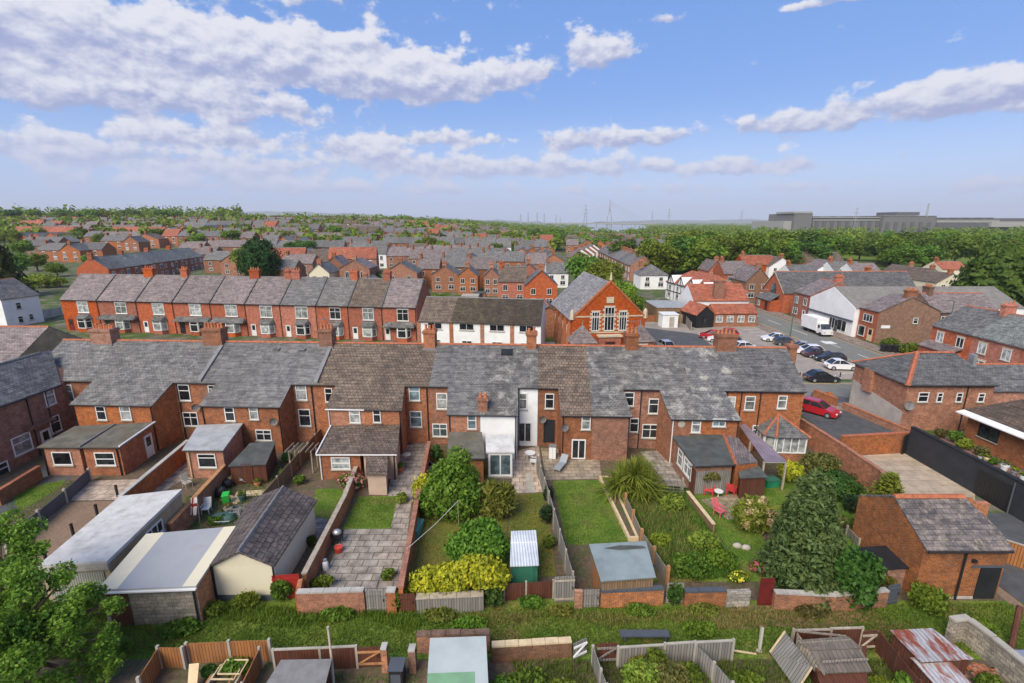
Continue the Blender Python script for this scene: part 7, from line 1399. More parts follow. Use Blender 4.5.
# east side of the main road
T = simple_house('small_chapel', 'small red chapel with arched window facing the main road and long dark slate roof', V(60.9, 116), R(-90), 9.3, 30, 4.6, 4.2, brR, slD, chim=(), wins=1, storeys=1, gable='v', glass=glD, bargem=stn); f_ = Fr((0, 0, 0), (1, 0, 0), (0, -1, 0))
q = M(); pts = [f_.p(4.65 + 1.2*math.cos(a), 4.6 + 1.9*math.sin(a) if a < math.pi else 4.6, .03) for a in np.linspace(0, math.pi, 9)]; q.poly(pts + [f_.p(3.45, 3.4, .03), f_.p(5.85, 3.4, .03)]); q.build('arched_window', glB, T, True); M().box(1.2, 8.1, -2.2, -.005, 0, 2.6).build('porch_wall', brR, T, True); r = M(); r.slab([(1.0, -2.5, 2.6), (8.3, -2.5, 2.6), (7.6, -.02, 3.9), (1.7, -.02, 3.9)], .1); r.build('porch_roof', slD, T, True); f9 = Fr((1.2, -2.2, 0), (1, 0, 0), (0, -1, 0)); window(T, f9, 1.6, .8, 1.4, 1.3, glL, white, 2, .6, True, True); door(T, f9, 5.2, 1.1, 2.1, leaf=dkred, local=True)
simple_house('shop_house', 'narrow red brick shop house between small chapel and white hall', V(60.7, 103.0), R(-90), 6.2, 11, 5.5, 2.6, brR, slP, chim=((.9, 4),), wins=2, doorc=white)
T = thing('hall', 'large hall with tall white gable and shopfront facing the main road', 'hall', (60.6, 96.7, 0), R(-90)); w, dep, ez, rs = 13.1, 30, 5.2, 2.9; m = M(); m.prism([(0, 0), (w, 0), (w, dep), (0, dep)], 0, ez); m.idx([(0, 0, ez), (w, 0, ez), (w/2, 0, ez + rs), (0, dep, ez), (w, dep, ez), (w/2, dep, ez + rs)], [[0, 1, 2], [3, 5, 4], [0, 2, 5, 3], [1, 4, 5, 2]]); m.build('wall', whiteW, T, True)
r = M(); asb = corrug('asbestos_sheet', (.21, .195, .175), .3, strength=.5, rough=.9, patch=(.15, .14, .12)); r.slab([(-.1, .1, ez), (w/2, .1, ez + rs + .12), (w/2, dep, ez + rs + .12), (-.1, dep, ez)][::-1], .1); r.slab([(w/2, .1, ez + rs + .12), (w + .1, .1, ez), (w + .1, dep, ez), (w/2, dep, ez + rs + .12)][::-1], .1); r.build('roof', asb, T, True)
f_ = Fr((0, 0, 0), (1, 0, 0), (0, -1, 0)); m = M(); f_.box(m, .0, w, 2.75, 2.95, .004, .35); m.build('fascia_board', anth, T, True)
for uc, ww in ((7.6, 1.6), (10.4, 2.4)): window(T, f_, uc, .5, ww, 2.0, glD, white, 2, 0, False, True)
door(T, f_, 8.8, 1.0, 2.2, leaf=anth, local=True); m = M(); f_.box(m, .4, 6.4, .1, 2.7, .004, .05); m.build('roller_shutter', corrug('white_shutter', (.7, .7, .69), .2, strength=.3), T, True)
T = thing('corner_shop', 'brown brick corner shop with red front wall and wide chimney', 'shop', (61.4, 79, 0)); w, dep, ez, rs = 10.2, 4.45, 5.5, 2.4; x0, y0 = 61.4, 79.0
m = M(); m.prism([(x0, y0), (x0 + w, y0), (x0 + w, y0 + dep), (x0, y0 + dep)], 0, ez); m.idx([(x0, y0, ez), (x0 + w, y0, ez), (x0 + w/2, y0, ez + rs), (x0, y0 + dep, ez), (x0 + w, y0 + dep, ez), (x0 + w/2, y0 + dep, ez + rs)], [[0, 1, 2], [3, 5, 4], [0, 2, 5, 3], [1, 4, 5, 2]]); m.build('wall', brB, T)
M().box(x0 - .03, x0 - .003, y0 + .02, y0 + dep - .02, .1, ez - .1).build('front_facing', brR, T)
r = M(); r.slab([(x0 - .25, y0 - .15, ez - .06), (x0 + w/2, y0 - .15, ez + rs + .12), (x0 + w/2, y0 + dep, ez + rs + .12), (x0 - .25, y0 + dep, ez - .06)][::-1], .12); r.slab([(x0 + w/2, y0 - .15, ez + rs + .12), (x0 + w + .25, y0 - .15, ez - .06), (x0 + w + .25, y0 + dep, ez - .06), (x0 + w/2, y0 + dep, ez + rs + .12)][::-1], .12); r.build('roof', slP, T)
fw = Fr((x0 - .03, y0 + dep, 0), (0, -1, 0), (-1, 0, 0)); window(T, fw, 2.2, 3.3, 2.2, 1.3, glD, white, 3, 0); window(T, fw, 1.2, .6, 1.6, 1.8, glD, white, 1, 0); door(T, fw, 3.3, 1.1, 2.2, leaf=lumber); chimney(T, (x0 + w/2, y0 + .6), (1, 0, 0), 1.8, .7, ez + rs - .7, ez + rs + 1.1, 4)
fs = Fr((x0, y0, 0), (1, 0, 0), (0, -1, 0)); window(T, fs, 6.3, 3.4, .8, 1.0, glD); m = M(); fs.box(m, .7, 2.2, 2.6, 3.1, .004, .08); m.build('blank_sign_board', whiteW, T)
simple_house('shop_building', 'purple-grey roofed rear range right of the corner shop', V(71.7, 80.2), 0, 11, 7.5, 5.2, 2.6, brB, slP, chim=((.12, 4),), wins=3, glass=glD)
for i in range(4):
    T = simple_house('terrace_house', 'red house with grey roof across the main road, %s' % ['end house nearest the bins', 'second from the bins', 'third from the bins', 'fourth from the bins'][i], V(62.0, 69.2 - 6.4*i), R(-90), 6.4, 8.4, 5.3, 2.8, brR, slG if i % 2 else slA, 'red terrace across the main road', chim=((.95, 3),) if i % 2 == 0 else (), wins=2, doorc=white, lintel=stn)
    if i == 0: r = M(); r.slab([(0, -1.8, 2.4), (5.5, -1.8, 2.4), (5.5, -.02, 3.1), (0, -.02, 3.1)], .1); r.build('porch_roof', slP, T, True); M().box(.1, 5.4, -1.5, -.03, 0, 2.35).build('porch_wall', brR, T, True)
for i in range(4): bin_('black wheelie bin in the row beside the corner shop', V(58.6 + i*.75, 73.2 - .25*i, .12), R(20), black, 1.05, 'wheelie bins beside the corner shop')
S('hedge', 'bright green garden hedge right of the black wheelie bins', V(62.4, 72.5, .12), 1.5, 2.4, 1.2, lfL, 1400, .22, 'hedge'); S('hedge', 'darker hedge behind the black wheelie bins', V(61.0, 75.2, .12), 1.7, 1.6, .9, lfA, 900, .22, 'hedge')
def lamp(label, loc, h, d=-1):
    T = thing('street_lamp', label, 'street lamp', loc); M().tube([(0, 0, 0), (0, 0, 1.2), (0, 0, 1.25), (0, 0, h)], [.11, .11, .07, .05], 8).build('column', grnP if h > 7 else anth, T, True); M().tube([(0, 0, h), (d*.5, 0, h + .25), (d*1.3, 0, h + .3)], .04, 6).build('arm', anth, T, True); M().hexa([(d*1.2, -.14, h + .2), (d*1.9, -.14, h + .22), (d*1.9, .14, h + .22), (d*1.2, .14, h + .2)], [(d*1.2, -.14, h + .36), (d*1.9, -.1, h + .33), (d*1.9, .1, h + .33), (d*1.2, .14, h + .36)]).build('lantern', lead, T, True)
lamp('green street lamp standing between car park and main road', G(790, 337), 8.0, 1); lamp('street lamp in front of the red terrace across the main road', G(943, 352), 8.0, -1); lamp('dark street lamp near the green-grey car', G(754, 326), 7.0, 1); lamp('street lamp far up the main road past the pub', G(733, 300), 8.0, 1)
# white house and garden fence, left
simple_house('house', 'white rendered house with dark roof at the left edge', V(-108, 92.5), R(-9), 10.5, 6.5, 5.6, 3.2, whiteW, slD, chim=((.35, 4),), wins=2, gable='v', glass=glD, chimm=brR)
T = [o for o in SC.objects if o.get('label', '').startswith('white rendered house with dark roof')][0]; f_ = Fr((10.5, 0, 0), (0, 1, 0), (1, 0, 0)); window(T, f_, 2.6, 3.3, .9, 1.3, glD, local=True); window(T, f_, 2.4, .6, .9, 1.3, glD, local=True); window(T, f_, 4.3, .8, .8, 1.2, glD, local=True)
fence('grey concrete panel fence left of the red terrace', [G(18, 325), G(40, 320), G(62, 315)], 1.9, concrete, concL, step=2.4, post=.16)
# ---------------------------------------------------------------- the town beyond
def lab_h(s): return s
def SHp(label, pl, pr, y, eave, rise, wm, rm, gable='u', dep=8.5, rz=0, chim=((.1, 3),), wins=2, name='house', cat='house', group=None, **kw):
    a, b = GT(pl, y), GT(pr, y); return simple_house(name, label, V(a.x, a.y, min(a.z, b.z)), R(rz), b.x - a.x, dep, eave, rise, wm, rm, group, cat, chim, wins, gable=gable, ridgem=ridgeG, **kw)
for a in [('rear brick house with slate roof right of the round dark tree', 268, 296, 150, 5.6, 2.6, brA2, slA, 'u'), ('purple slate house behind the brick one by the round dark tree', 282, 314, 172, 5.6, 2.8, brA2, slP, 'u'), ('cream gable house behind the red terrace', 311, 331, 138, 5.8, 2.5, cream, slA, 'v'), ('tall plain brick gable house right of the cream gable', 341, 371, 142, 6.8, 2.4, brA2, slP, 'v'),
          ('purple roofed house right behind the cream gable', 326, 345, 160, 5.8, 3.0, brA2, slP, 'v'), ('grey slate house by the bright green bush', 385, 418, 140, 5.6, 3, brA2, slA, 'v'), ('brick back wing with stained gable behind the end of the red terrace', 352, 380, 118, 4.2, 2.2, tanR, slA, 'v'), ('long brown-roofed building in the middle distance', 376, 424, 215, 4.2, 3, brB, tiB, 'u'),
          ('brick terrace house with paired chimneys left of the white shed', 418, 440, 152, 5.8, 3, brA2, slP, 'u'), ('brick back wing with white window facing the viewer', 432, 458, 140, 5.2, 2.4, brA2, slA, 'v'), ('dark slate terrace house between two back wings', 440, 466, 158, 5.8, 3, brA2, slA, 'u'), ('brick back wing left of the tall end gable', 458, 478, 136, 5.2, 2.4, brA, slA, 'v'), ('terrace house with tall brick end chimney stacks', 466, 496, 150, 5.9, 3.2, brA2, slP, 'u'),
          ('narrow brick back wing right next to the alley', 484, 499, 132, 5.6, 2.2, brA, slP, 'v'),
          ('orange modern house with brown tile roof', 498, 527, 120, 5.6, 3.2, brR, tiB, 'u'), ('orange modern house with broad gable beside the chapel', 525, 557, 114, 5.4, 3.4, brR, slD, 'v'), ('second orange gable behind the broad one', 514, 543, 128, 5.9, 3.4, brR, tiB, 'v'),
          ('white house with slate roof left of the round green tree', 546, 568, 150, 4.6, 2.8, whiteW, slA, 'u'), ('orange gabled house in the line above the white house', 540, 566, 186, 5.0, 2.9, brX, slA, 'v'), ('orange gabled house second in the line towards the trees', 532, 552, 206, 5.0, 2.9, brX, slA, 'v'), ('pale gabled house third in the line towards the trees', 522, 541, 228, 5.0, 2.9, brX, slS, 'v'), ('grey roofed house fourth in the line towards the trees', 514, 530, 252, 5.0, 2.6, whiteW, slA, 'u'),
          ('white building with grey hipped roof in front of the green grove', 640, 667, 146, 4.4, 2.6, whiteW, slA, 'u'), ('red gabled house at the right of the green grove', 707, 722, 150, 5.4, 2.8, brR, slP, 'v'), ('purple roofed house with red front beyond the pub', 722, 748, 142, 5.2, 3.2, brR, slP, 'u'), ('large brown gable wall house left of the small red chapel', 744, 768, 124, 5.2, 3.4, brB, slP, 'v'), ('dark roofed house behind the purple roof', 742, 775, 178, 4.8, 3, brR, tiT, 'u'),
          ('white gabled modern house nearest the wood edge', 768, 792, 176, 4.4, 3, whiteW, tiB, 'v'), ('white modern house with dark slate roof', 790, 818, 150, 4.2, 2.4, whiteW, slD, 'u'), ('white modern house with pale gable', 815, 842, 164, 4.4, 2.8, whiteW, slP, 'v'), ('white modern house with grey roof and red door', 832, 862, 158, 4.4, 2.6, whiteW, slA, 'u'), ('brown tiled house behind the white modern ones', 806, 842, 200, 4.4, 3.2, brB, tiB, 'u'), ('white modern house with twin chimneys', 852, 880, 152, 4.4, 2.6, whiteW, slP, 'u'),
          ('hip-roofed grey house with tall orange chimneys behind the hall', 870, 912, 120, 4.4, 3, brA, slA, 'u'), ('cream gabled house left of the wide dark conifer', 898, 920, 150, 4.0, 2.4, whiteW, tiB, 'v'), ('second cream gabled house left of the wide dark conifer', 918, 942, 142, 4.0, 2.4, cream, tiB, 'v'), ('orange-tan gabled bungalow beside the wide dark conifer', 934, 962, 132, 3.8, 2.4, cream, tiB, 'v'), ('terracotta roofed bungalow behind the cream gables', 940, 966, 172, 3.6, 2.4, cream, tiT, 'u')]:
    SHp(*a[:9], hip='hip' in a[0] and a[8] == 'u', glass=glD)
# rows running away from the viewer
for i in range(8): simple_house('terrace_house', 'green-slated house in the row receding behind the red terrace, %s from its gable' % ORD[i], V(-127 - .9*i, 152 + 7.2*i, 0), R(90), 7.2, 10, 5.6, 3.5, brR, slG if i % 3 else slA, 'receding green-slated row', chim=((.02, 4),) if i % 2 == 0 else (), wins=2, doorc=white, lintel=white if i % 2 else None, ridgem=ridgeG)
for i in range(11): simple_house('terrace_house', 'brick house in the row receding beside the chapel tree, %s from its gable' % ORD[i], V(40.5 + .35*i, 174 + 7.6*i, 0), R(-88), 7.6, 9, 5.6, 3.0, brA2, slA if i % 3 else slP, 'row receding beside the chapel tree', chim=((.05, 3),), wins=2, doorc=white, ridgem=ridgeG)
for i in range(9): simple_house('terrace_house', 'terrace house in the short far row above the chapel, %s from its near end' % ORD[i], V(24 + 2.2*i, 215 + 8*i, 0), R(-85), 7.8, 8, 5.2, 2.8, whiteW if i % 2 else brA2, slA if i % 2 else slP, 'short far row above the chapel', chim=((.05, 2),), wins=2, ridgem=ridgeG)
for k, (a, b, y, wm, rm, gb, lab) in enumerate([(40, 62, 228, brX, slA, 'u', 'modern brick house with white windows by the left conifer'), (61, 82, 226, brX, slA, 'v', 'modern brick gable house with broad white window'), (76, 104, 232, brX, slD, 'u', 'modern brick house with dark roof right of the gable'), (24, 60, 262, brX, slA, 'u', 'brick house behind the modern ones by the left conifer'), (46, 72, 268, brX, slA, 'v', 'brick gable house second row at the left'), (28, 46, 250, brB, slD, 'u', 'dark roofed house just right of the left conifer'), (102, 126, 275, brX, slA, 'u', 'pale roofed house with white windows behind the receding row'), (124, 140, 268, brX, slD, 'v', 'orange gable house behind the receding row'), (134, 160, 285, brX, tiB, 'v', 'brown roofed house over the receding row'), (158, 180, 330, whiteW, slA, 'v', 'white gable house with pale roof in the left distance'), (172, 196, 345, brX, slA, 'v', 'brick twin gable house in the left distance'),
           (205, 232, 190, brA2, slA, 'u', 'brick terrace house left of the round dark tree'), (222, 246, 182, brA2, slP, 'v', 'purple roofed house just left of the round dark tree'), (196, 216, 214, brA2, slP, 'u', 'terrace house beyond the receding row end'), (180, 204, 240, brA2, slP, 'u', 'purple slate house in front of the left distance trees'), (206, 246, 250, brA2, slP, 'u', 'wide purple slate house behind the round dark tree')]):
    SHp(lab, a, b, y, 5.2, 3.0, wm, rm, gb, lintel=white if wm is brX else None)
for i, (px, y, w_, h_, wm, rm, lab) in enumerate([(437, 112, 3.2, 2.2, whiteW, white, 'white flat-roofed garden store in the back yards'), (425, 104, 3.0, 2.0, woodO, woodO, 'orange timber store in the back yards'), (462, 116, 4.0, 2.4, whiteW, concL, 'pale garden store with concrete roof beside the alley'), (330, 112, 6.0, 2.8, cream, slA, 'cream flat-roofed back extension below the cream gable'), (474, 122, 3.0, 2.2, brA2, felt, 'brick yard store with felt roof near the alley'), (300, 120, 4, 2.4, brA2, lead, 'low brick yard store behind the red terrace'), (398, 108, 3.4, 2.3, tanR, felt, 'tan rendered store behind the end of the red terrace')]):
    q = GT(px, y); flatblock('garden_store', lab, 'shed', q.x, q.x + w_, y, y + 3.2, h_, wm, rm, black)
for i, (a, b, y) in enumerate([(405, 430, 110), (445, 480, 112), (480, 497, 108), (300, 350, 112)]):
    q0, q1 = GT(a, y), GT(b, y + 8); wall(['brick back yard wall near the orange timber store', 'brick back yard wall beside the alley', 'brick wall at the mouth of the alley', 'brick back yard wall below the cream gable'][i], [V(q0.x, q0.y), V(q1.x, q1.y)], 1.8, brA2, brC)
# copies for the farther rows: a few kinds, many places
kinds = []
for (wm, rm, gb, w, ch) in [(brA2, slA, 'u', 6.6, ((.05, 3),)), (brA2, slP, 'u', 6.6, ((.05, 3),)), (brB, tiB, 'u', 7.0, ()), (whiteW, slA, 'u', 6.8, ((.05, 2),)), (brX, slA, 'v', 7.2, ()), (brR, slD, 'u', 6.6, ((.05, 3),)), (brX, tiT, 'u', 7.4, ())]:
    kinds.append([simple_house('house', 'x', V(0, -500), 0, w*1.2, 10, 5.4 + .9*(len(kinds) % 3 == 0), 3.0 + .5*(len(kinds) % 4), wm, rm, None, chim=ch, wins=2, gable=gb, ridgem=ridgeG, lintel=white if wm is brX else None), w*1.2, False])
def put(k, loc, rz, label, group):
    T, w, used = kinds[k]
    if used: T = copytree(T)
    kinds[k][2] = True; T.location = loc; T.rotation_euler = (0, 0, rz); T['label'] = label; T['group'] = group; return T
desc = ['brick house with grey slate roof', 'brick house with purple slate roof', 'brick house with brown tiles', 'white walled house with slate roof', 'brick house with gable to the viewer', 'red house with dark roof', 'brick house with terracotta roof']
rgh = random.Random(21)
zones = [(5, 250, 290, 640, 'in the left distance below the tree line', 62), (245, 420, 185, 640, 'in the middle distance behind the round dark tree', 62), (400, 545, 172, 660, 'in the centre distance beyond the alley terraces', 46), (560, 690, 300, 560, 'among the trees beyond the chapel', 14)]
farm = M(); FW = 6.8
for (p0, p1, y0, y1, where, quota) in zones:
    y = y0; n = 0
    while y < y1:
        x = GT(p0, y).x; xe = GT(p1, y).x; run = 0
        while x < xe:
            if run == 0:
                x += rgh.choice([4, 7, 12, 20]); kk = rgh.choice([0, 0, 1, 1, 2, 3, 4, 5, 6]); run = rgh.randint(3, 9); yy = y + rgh.uniform(-7, 7); rz = R(rgh.choice([-7, -5, 2, -4, 10])); continue
            w = kinds[kk][1]; z = terrain(x, yy) - .1
            if n < quota: put(kk, V(x, yy, z), rz, desc[kk] + ' ' + where, desc[kk] + ' houses ' + where); n += 1
            else:                                  # beyond the individuals: one mass of roofs
                c, s_ = math.cos(rz), math.sin(rz); q = lambda a, b_, h: (x + a*c - b_*s_, yy + a*s_ + b_*c, z + h); k3 = [1, 1, 2, 3, 1, 1, 4][kk]
                farm.k = 5 if kk == 3 else 0; farm.hexa([q(0, 0, 0), q(w, 0, 0), q(w, 8, 0), q(0, 8, 0)], [q(0, 0, 5.2), q(w, 0, 5.2), q(w, 8, 5.2), q(0, 8, 5.2)]); farm.idx([q(0, 0, 5.2), q(0, 8, 5.2), q(0, 4, 8), q(w, 0, 5.2), q(w, 8, 5.2), q(w, 4, 8)], [[0, 2, 1], [3, 4, 5]])
                farm.k = k3; farm.poly([q(0, -.3, 5.1), q(w, -.3, 5.1), q(w, 4, 8.2), q(0, 4, 8.2)]); farm.poly([q(w, 8.3, 5.1), q(0, 8.3, 5.1), q(0, 4, 8.2), q(w, 4, 8.2)])
                farm.k = 0; farm.hexa([q(.2, 3.3, 7), q(.9, 3.3, 7), q(.9, 4.7, 7), q(.2, 4.7, 7)], [q(.2, 3.3, 9.6), q(.9, 3.3, 9.6), q(.9, 4.7, 9.6), q(.2, 4.7, 9.6)])
                farm.k = 6
                for a0 in (w*.16, w*.6):
                    for h0 in (1, 3.4): farm.hexa([q(a0, -.06, h0), q(a0 + 1.5, -.06, h0), q(a0 + 1.5, -.01, h0), q(a0, -.01, h0)], [q(a0, -.06, h0 + 1.2), q(a0 + 1.5, -.06, h0 + 1.2), q(a0 + 1.5, -.01, h0 + 1.2), q(a0, -.01, h0 + 1.2)])
            x += w*math.cos(rz) + .02; yy += w*math.sin(rz); run -= 1
            if rgh.random() < .3: kk = rgh.choice([0, 0, 1, 1, 2, 3, 4, 5, 6])
            if rgh.random() < .1: x += rgh.uniform(3, 7); yy += rgh.uniform(-5, 5)
        y += 24 + (y - y0)*.055 + rgh.uniform(0, 5)
tag(farm.build('far_houses', [brA2, slA, tiB, slP, tiT, whiteW, white]), 'roofs of the far town that read as one mass', 'houses', kind='stuff')
for T, w, used in kinds:
    if not used:
        for ch in list(T.children):
            for c2 in list(ch.children): bpy.data.objects.remove(c2)
            bpy.data.objects.remove(ch)
        bpy.data.objects.remove(T)
# ---------------------------------------------------------------- trees
flat('wood_floor', [(25, 185), (330, 190), (520, 470), (60, 470), (30, 300)], .03, wildG)
flat('grass_field', [(-420, 190), (-150, 150), (-140, 120), (-300, 110)], .03, wildG)
protos = []
lfM2 = leafmat('leaf_deep_green', (.04, .09, .012), (.125, .20, .03), clump=.3)
for s in range(4):
    protos.append(broadtree('tree', 'x', 'tree', (0, -600, 0), 12, 5.6, lfW, 2600, .6, seed=40 + s, clear=.12, spread=.72, nl=15))
pused = [False]*4
def tree(px, y, h, lab, group=None, wide=1.0, mat=None, at=None):
    k = rgh.randrange(4); T = protos[k]
    if pused[k]: T = copytree(T)
    pused[k] = True; p = at or GT(px, y); T.location = p - V(0, 0, .1); s = h/12; T.scale = (s*wide, s*wide, s); T.rotation_euler = (0, 0, rgh.random()*6.28); T['label'] = lab
    if group: T['group'] = group
    elif 'group' in T: del T['group']
    mat = mat or rgh.choice([None, None, None, lfL, lfA, lfM2])
    if mat:
        for ch in T.children:
            if ch.name.startswith('crown'): ch.material_slots[0].link = 'OBJECT'; ch.material_slots[0].material = mat
    return T
ntree = 0
def grove(p0, p1, y0, y1, n, h0, h1, lab, group, wide=1.05):
    global ntree
    for i in range(n):
        y = y0 + (y1 - y0)*(rgh.random()**1.2); tree(rgh.uniform(p0, p1), y, rgh.uniform(h0, h1), lab, group, wide*rgh.uniform(.85, 1.2)); ntree += 1
grove(652, 712, 168, 205, 14, 12, 15.5, 'bushy tree at the front of the green grove behind the pub', 'trees of the grove behind the pub', 1.1)
grove(662, 765, 200, 300, 30, 12, 16, 'tree further back in the grove behind the pub', 'trees further back in the grove', 1.1)
grove(752, 860, 222, 330, 30, 12, 16, 'woodland tree behind the white modern houses', 'woodland behind the white modern houses', 1.15)
grove(860, 1030, 195, 320, 36, 11, 16, 'woodland tree left and behind the wide dark conifer', 'woodland around the wide dark conifer', 1.15)
pass
grove(470, 560, 330, 480, 20, 9, 14, 'tree in the belt beyond the centre houses', 'tree belt beyond the centre houses', 1.1); grove(555, 660, 270, 480, 24, 8, 12, 'tree between chapel and river', 'trees between chapel and river', 1.1)
grove(-5, 250, 520, 600, 26, 13, 18, 'tree on the skyline at the left', 'trees on the left skyline', 1.1); grove(0, 240, 285, 540, 46, 7, 11, 'garden tree among the left distance houses', 'garden trees among the left houses'); grove(240, 545, 230, 640, 62, 7, 11, 'garden tree among the middle distance houses', 'garden trees among the middle houses')
for px, y, h, w, lab, mt in [(431, 262, 12, .75, 'tall green poplar-like tree in the middle distance', None), (423, 250, 11, .7, 'tall tree beside the middle distance poplar', None), (440, 285, 12, .8, 'dark tree behind the middle distance poplar', lfD), (252, 172, 12, 1.0, 'bright green tree behind the round dark tree', lfL), (586, 132, 12.0, 1.0, 'broad green tree behind the chapel roof', None), (606, 124, 11.0, 1.0, 'green tree right behind the chapel ridge', None), (622, 104, 8.0, .8, 'leafy tree against the right chapel wall', None), (632, 97, 6.5, .8, 'smaller leafy tree at the right chapel corner', None), (622, 215, 13, 1.1, 'round bright tree above the receding row', None), (375, 150, 6.5, 1.0, 'bright green bush tree behind the plain brick gable', lfL), (507, 122, 4, 1.0, 'small garden bush near the alley', lfL), (440, 112, 4, 1.2, 'bright garden bush left of the white garden shed', lfL), (14, 175, 10, 1.2, 'green tree behind the golden-tipped conifer', None), (38, 195, 8, 1.2, 'green garden tree right of the golden-tipped conifer', lfL), (58, 178, 6, 1.3, 'low green tree above the clipped hedge', None), (24, 240, 9, 1.3, 'tree in front of the modern brick houses at the far left', None), (92, 205, 6, 1.1, 'small tree in front of the dark roofed modern house', None), (185, 116, 5, 1.0, 'green bush in front of the receding row', None), (812, 205, 13, 1.2, 'large woodland tree over the brown tiled house', None), (760, 205, 12, 1.2, 'large woodland tree left of the white modern houses', None)]:
    tree(px, y, h, lab, None, w, mt)
S('yew_tree', 'round dark tree standing behind the red terrace', GT(263, 150), 14, 6.0, 6.0, leafmat('leaf_yew', (.012, .04, .008), (.04, .09, .014), tr=.2, clump=.5), 8000, .42, 'tree', lobes=[(0, 0, 7.6, 5.8, 5.8, 7.0)], out=.9, inner=.1)
for i in range(4):
    if not pused[i]: print('unused tree proto', i)
conifer('conifer_tree', 'wide dark conifer at the right edge', GT(992, 112), 14.5, 9.0, lfM2, 8500, .75, base=.05, power=.42, lobes=9)
conifer('conifer_tree', 'broad golden-tipped dark conifer at the left edge', V(-141, 127), 21, 9.0, leafmat('leaf_golden_tip', (.02, .05, .010), (.17, .17, .02), clump=.35), 6000, .9, base=.1, power=.5, lobes=8)
S('hedge', 'clipped green hedge right of the left conifer', GT(46, 150), 4, 7.5, 3, lfP, 1500, .6, 'hedge')
for i, (px, y, r) in enumerate([(60, 420, 9), (38, 330, 8)]): S('bush', ['bright yellow-green bush among the left roofs', 'yellow-green bush beside the left conifer'][i], GT(px, y), 8, r, r, lfYg, 900, .8, 'bush')
# far woods and hedges that read as one mass
pts = []
for (p0, p1, y0, y1, n, hh, thr) in [(640, 1040, 315, 640, 170, 12, 0), (-20, 560, 290, 640, 640, 10, 2), (-20, 560, 560, 640, 90, 9, 0), (-40, 240, 560, 680, 190, 21, 0), (200, 480, 640, 760, 120, 14, 0), (630, 1060, 640, 1500, 520, 12, 0), (250, 640, 640, 1600, 420, 11, .1), (-40, 260, 640, 1200, 420, 14, 0), (-60, 1080, 1500, 4200, 700, 11, .25)]:
    for i in range(n):
        y = y0 + (y1 - y0)*rgh.random(); px = rgh.uniform(p0, p1); p = GT(px, y)
        if 585 < px < 648 and y > 850: continue
        if 868 < px < 925 and 470 < y < 850: continue
        pts.append((p.x, p.y, p.z, hh*rgh.uniform(.6, 1.1), rgh.uniform(4, 8)*(1 + y/2500)*(.72 if thr == 2 else 1)))
C_, N_ = [], []
for (x, y, z, h, r) in pts:
    c, nn = crown_pts([(0, 0, h*.5, r, r, h*.5), (r*.5, 0, h*.45, r*.7, r*.7, h*.4), (-r*.5, r*.2, h*.4, r*.7, r*.7, h*.4)], 60, .8, .1); C_.append(c + np.array([x, y, z])); N_.append(nn)
v, q = leafquads(np.concatenate(C_), np.concatenate(N_), 2.3, 1.3); tag(npmesh('far_woods', v, q, lfW), 'woods and hedges stretching to the horizon', 'woods', kind='stuff')
# ---------------------------------------------------------------- river, bridge, power lines, steelworks
rv, t_, b_, uv_, P_ = newmat('river_water'); setc(t_, b_, (.10, .13, .16), .12, .5, t_.noise(.2, 3, P_), .1)
o = M().poly(GP((560, 224.6), (592, 224.3), (640, 224.8), (648, 227), (640, 231.5), (612, 232.5), (588, 231), (596, 227.5), z=.3)).build('river', rv)
if o.data.polygons[0].normal.z < 0: o.data.flip_normals()
tag(o, kind='structure')
stl = plain('steel_grey', (.30, .31, .33), .7, .1, .05)
def pylon(label, px, y, h, arms=3):
    p = GT(px, y); T = thing('power_pylon', label, 'pylon', p); m = M(); b = h*.09; r = h*.006
    for sx in (-1, 1):
        for sy in (-1, 1): m.tube([(sx*b, sy*b, 0), (sx*b*.35, sy*b*.35, h*.6), (0, 0, h)], [r, r*.8, r*.6], 4)
    for k in range(7):
        z = h*k/9; w0 = b*(1 - k/9*.98); z2 = h*(k + 1)/9; w1 = b*(1 - (k + 1)/9*.98); m.tube([(-w0, -w0, z), (w1, -w1, z2)], r*.6, 3); m.tube([(w0, -w0, z), (-w1, -w1, z2)], r*.6, 3)
    m.build('lattice', stl, T, True)
    for k in range(arms): z = h*(.62 + .13*k); m = M(); m.tube([(-h*.13 + h*.02*k, 0, z), (0, 0, z + h*.03), (h*.13 - h*.02*k, 0, z)], r*.8, 4); m.build('cross_arm', stl, T, True)
for lab, px, y, h in [('tall lattice pylon left of the bridge tower', 585, 1150, 62), ('lattice pylon right of the river', 668, 1500, 60), ('lattice pylon far right of the river', 651.5, 1700, 58), ('lattice pylon left of the steelworks', 740, 1300, 52), ('thin pylon at the left of the river', 556, 1500, 44), ('second thin pylon left of the river', 560, 1450, 40), ('pylon in front of the steelworks', 853, 850, 46)]: pylon(lab, px, y, h)
T = thing('bridge', 'cable-stayed bridge with a tall single tower over the river', 'bridge', GT(609, 2300)); p = Vector(T.location)
m = M(); 
for s in (-1, 1): m.tube([(s*11, 0, 0), (s*9, 0, 40), (0, 0, 82)], [3, 2.4, 2.0], 6)
m.tube([(0, 0, 80), (0, 0, 120)], [2.4, 1.2], 6); m.build('tower', stl, T, True); M().box(-260, 220, -6, 6, 10, 12.5).build('deck', concL, T, True)
for k in range(6):
    for s in (-1, 1): M().tube([(0, 0, 112 - 5*k), (s*(200 - 30*k), 0, 12)], .35, 3).build('cable', stl, T, True)
for k in range(8): M().box(-240 + 60*k, -236 + 60*k, -4, 4, 0, 10).build('pier', concL, T, True)
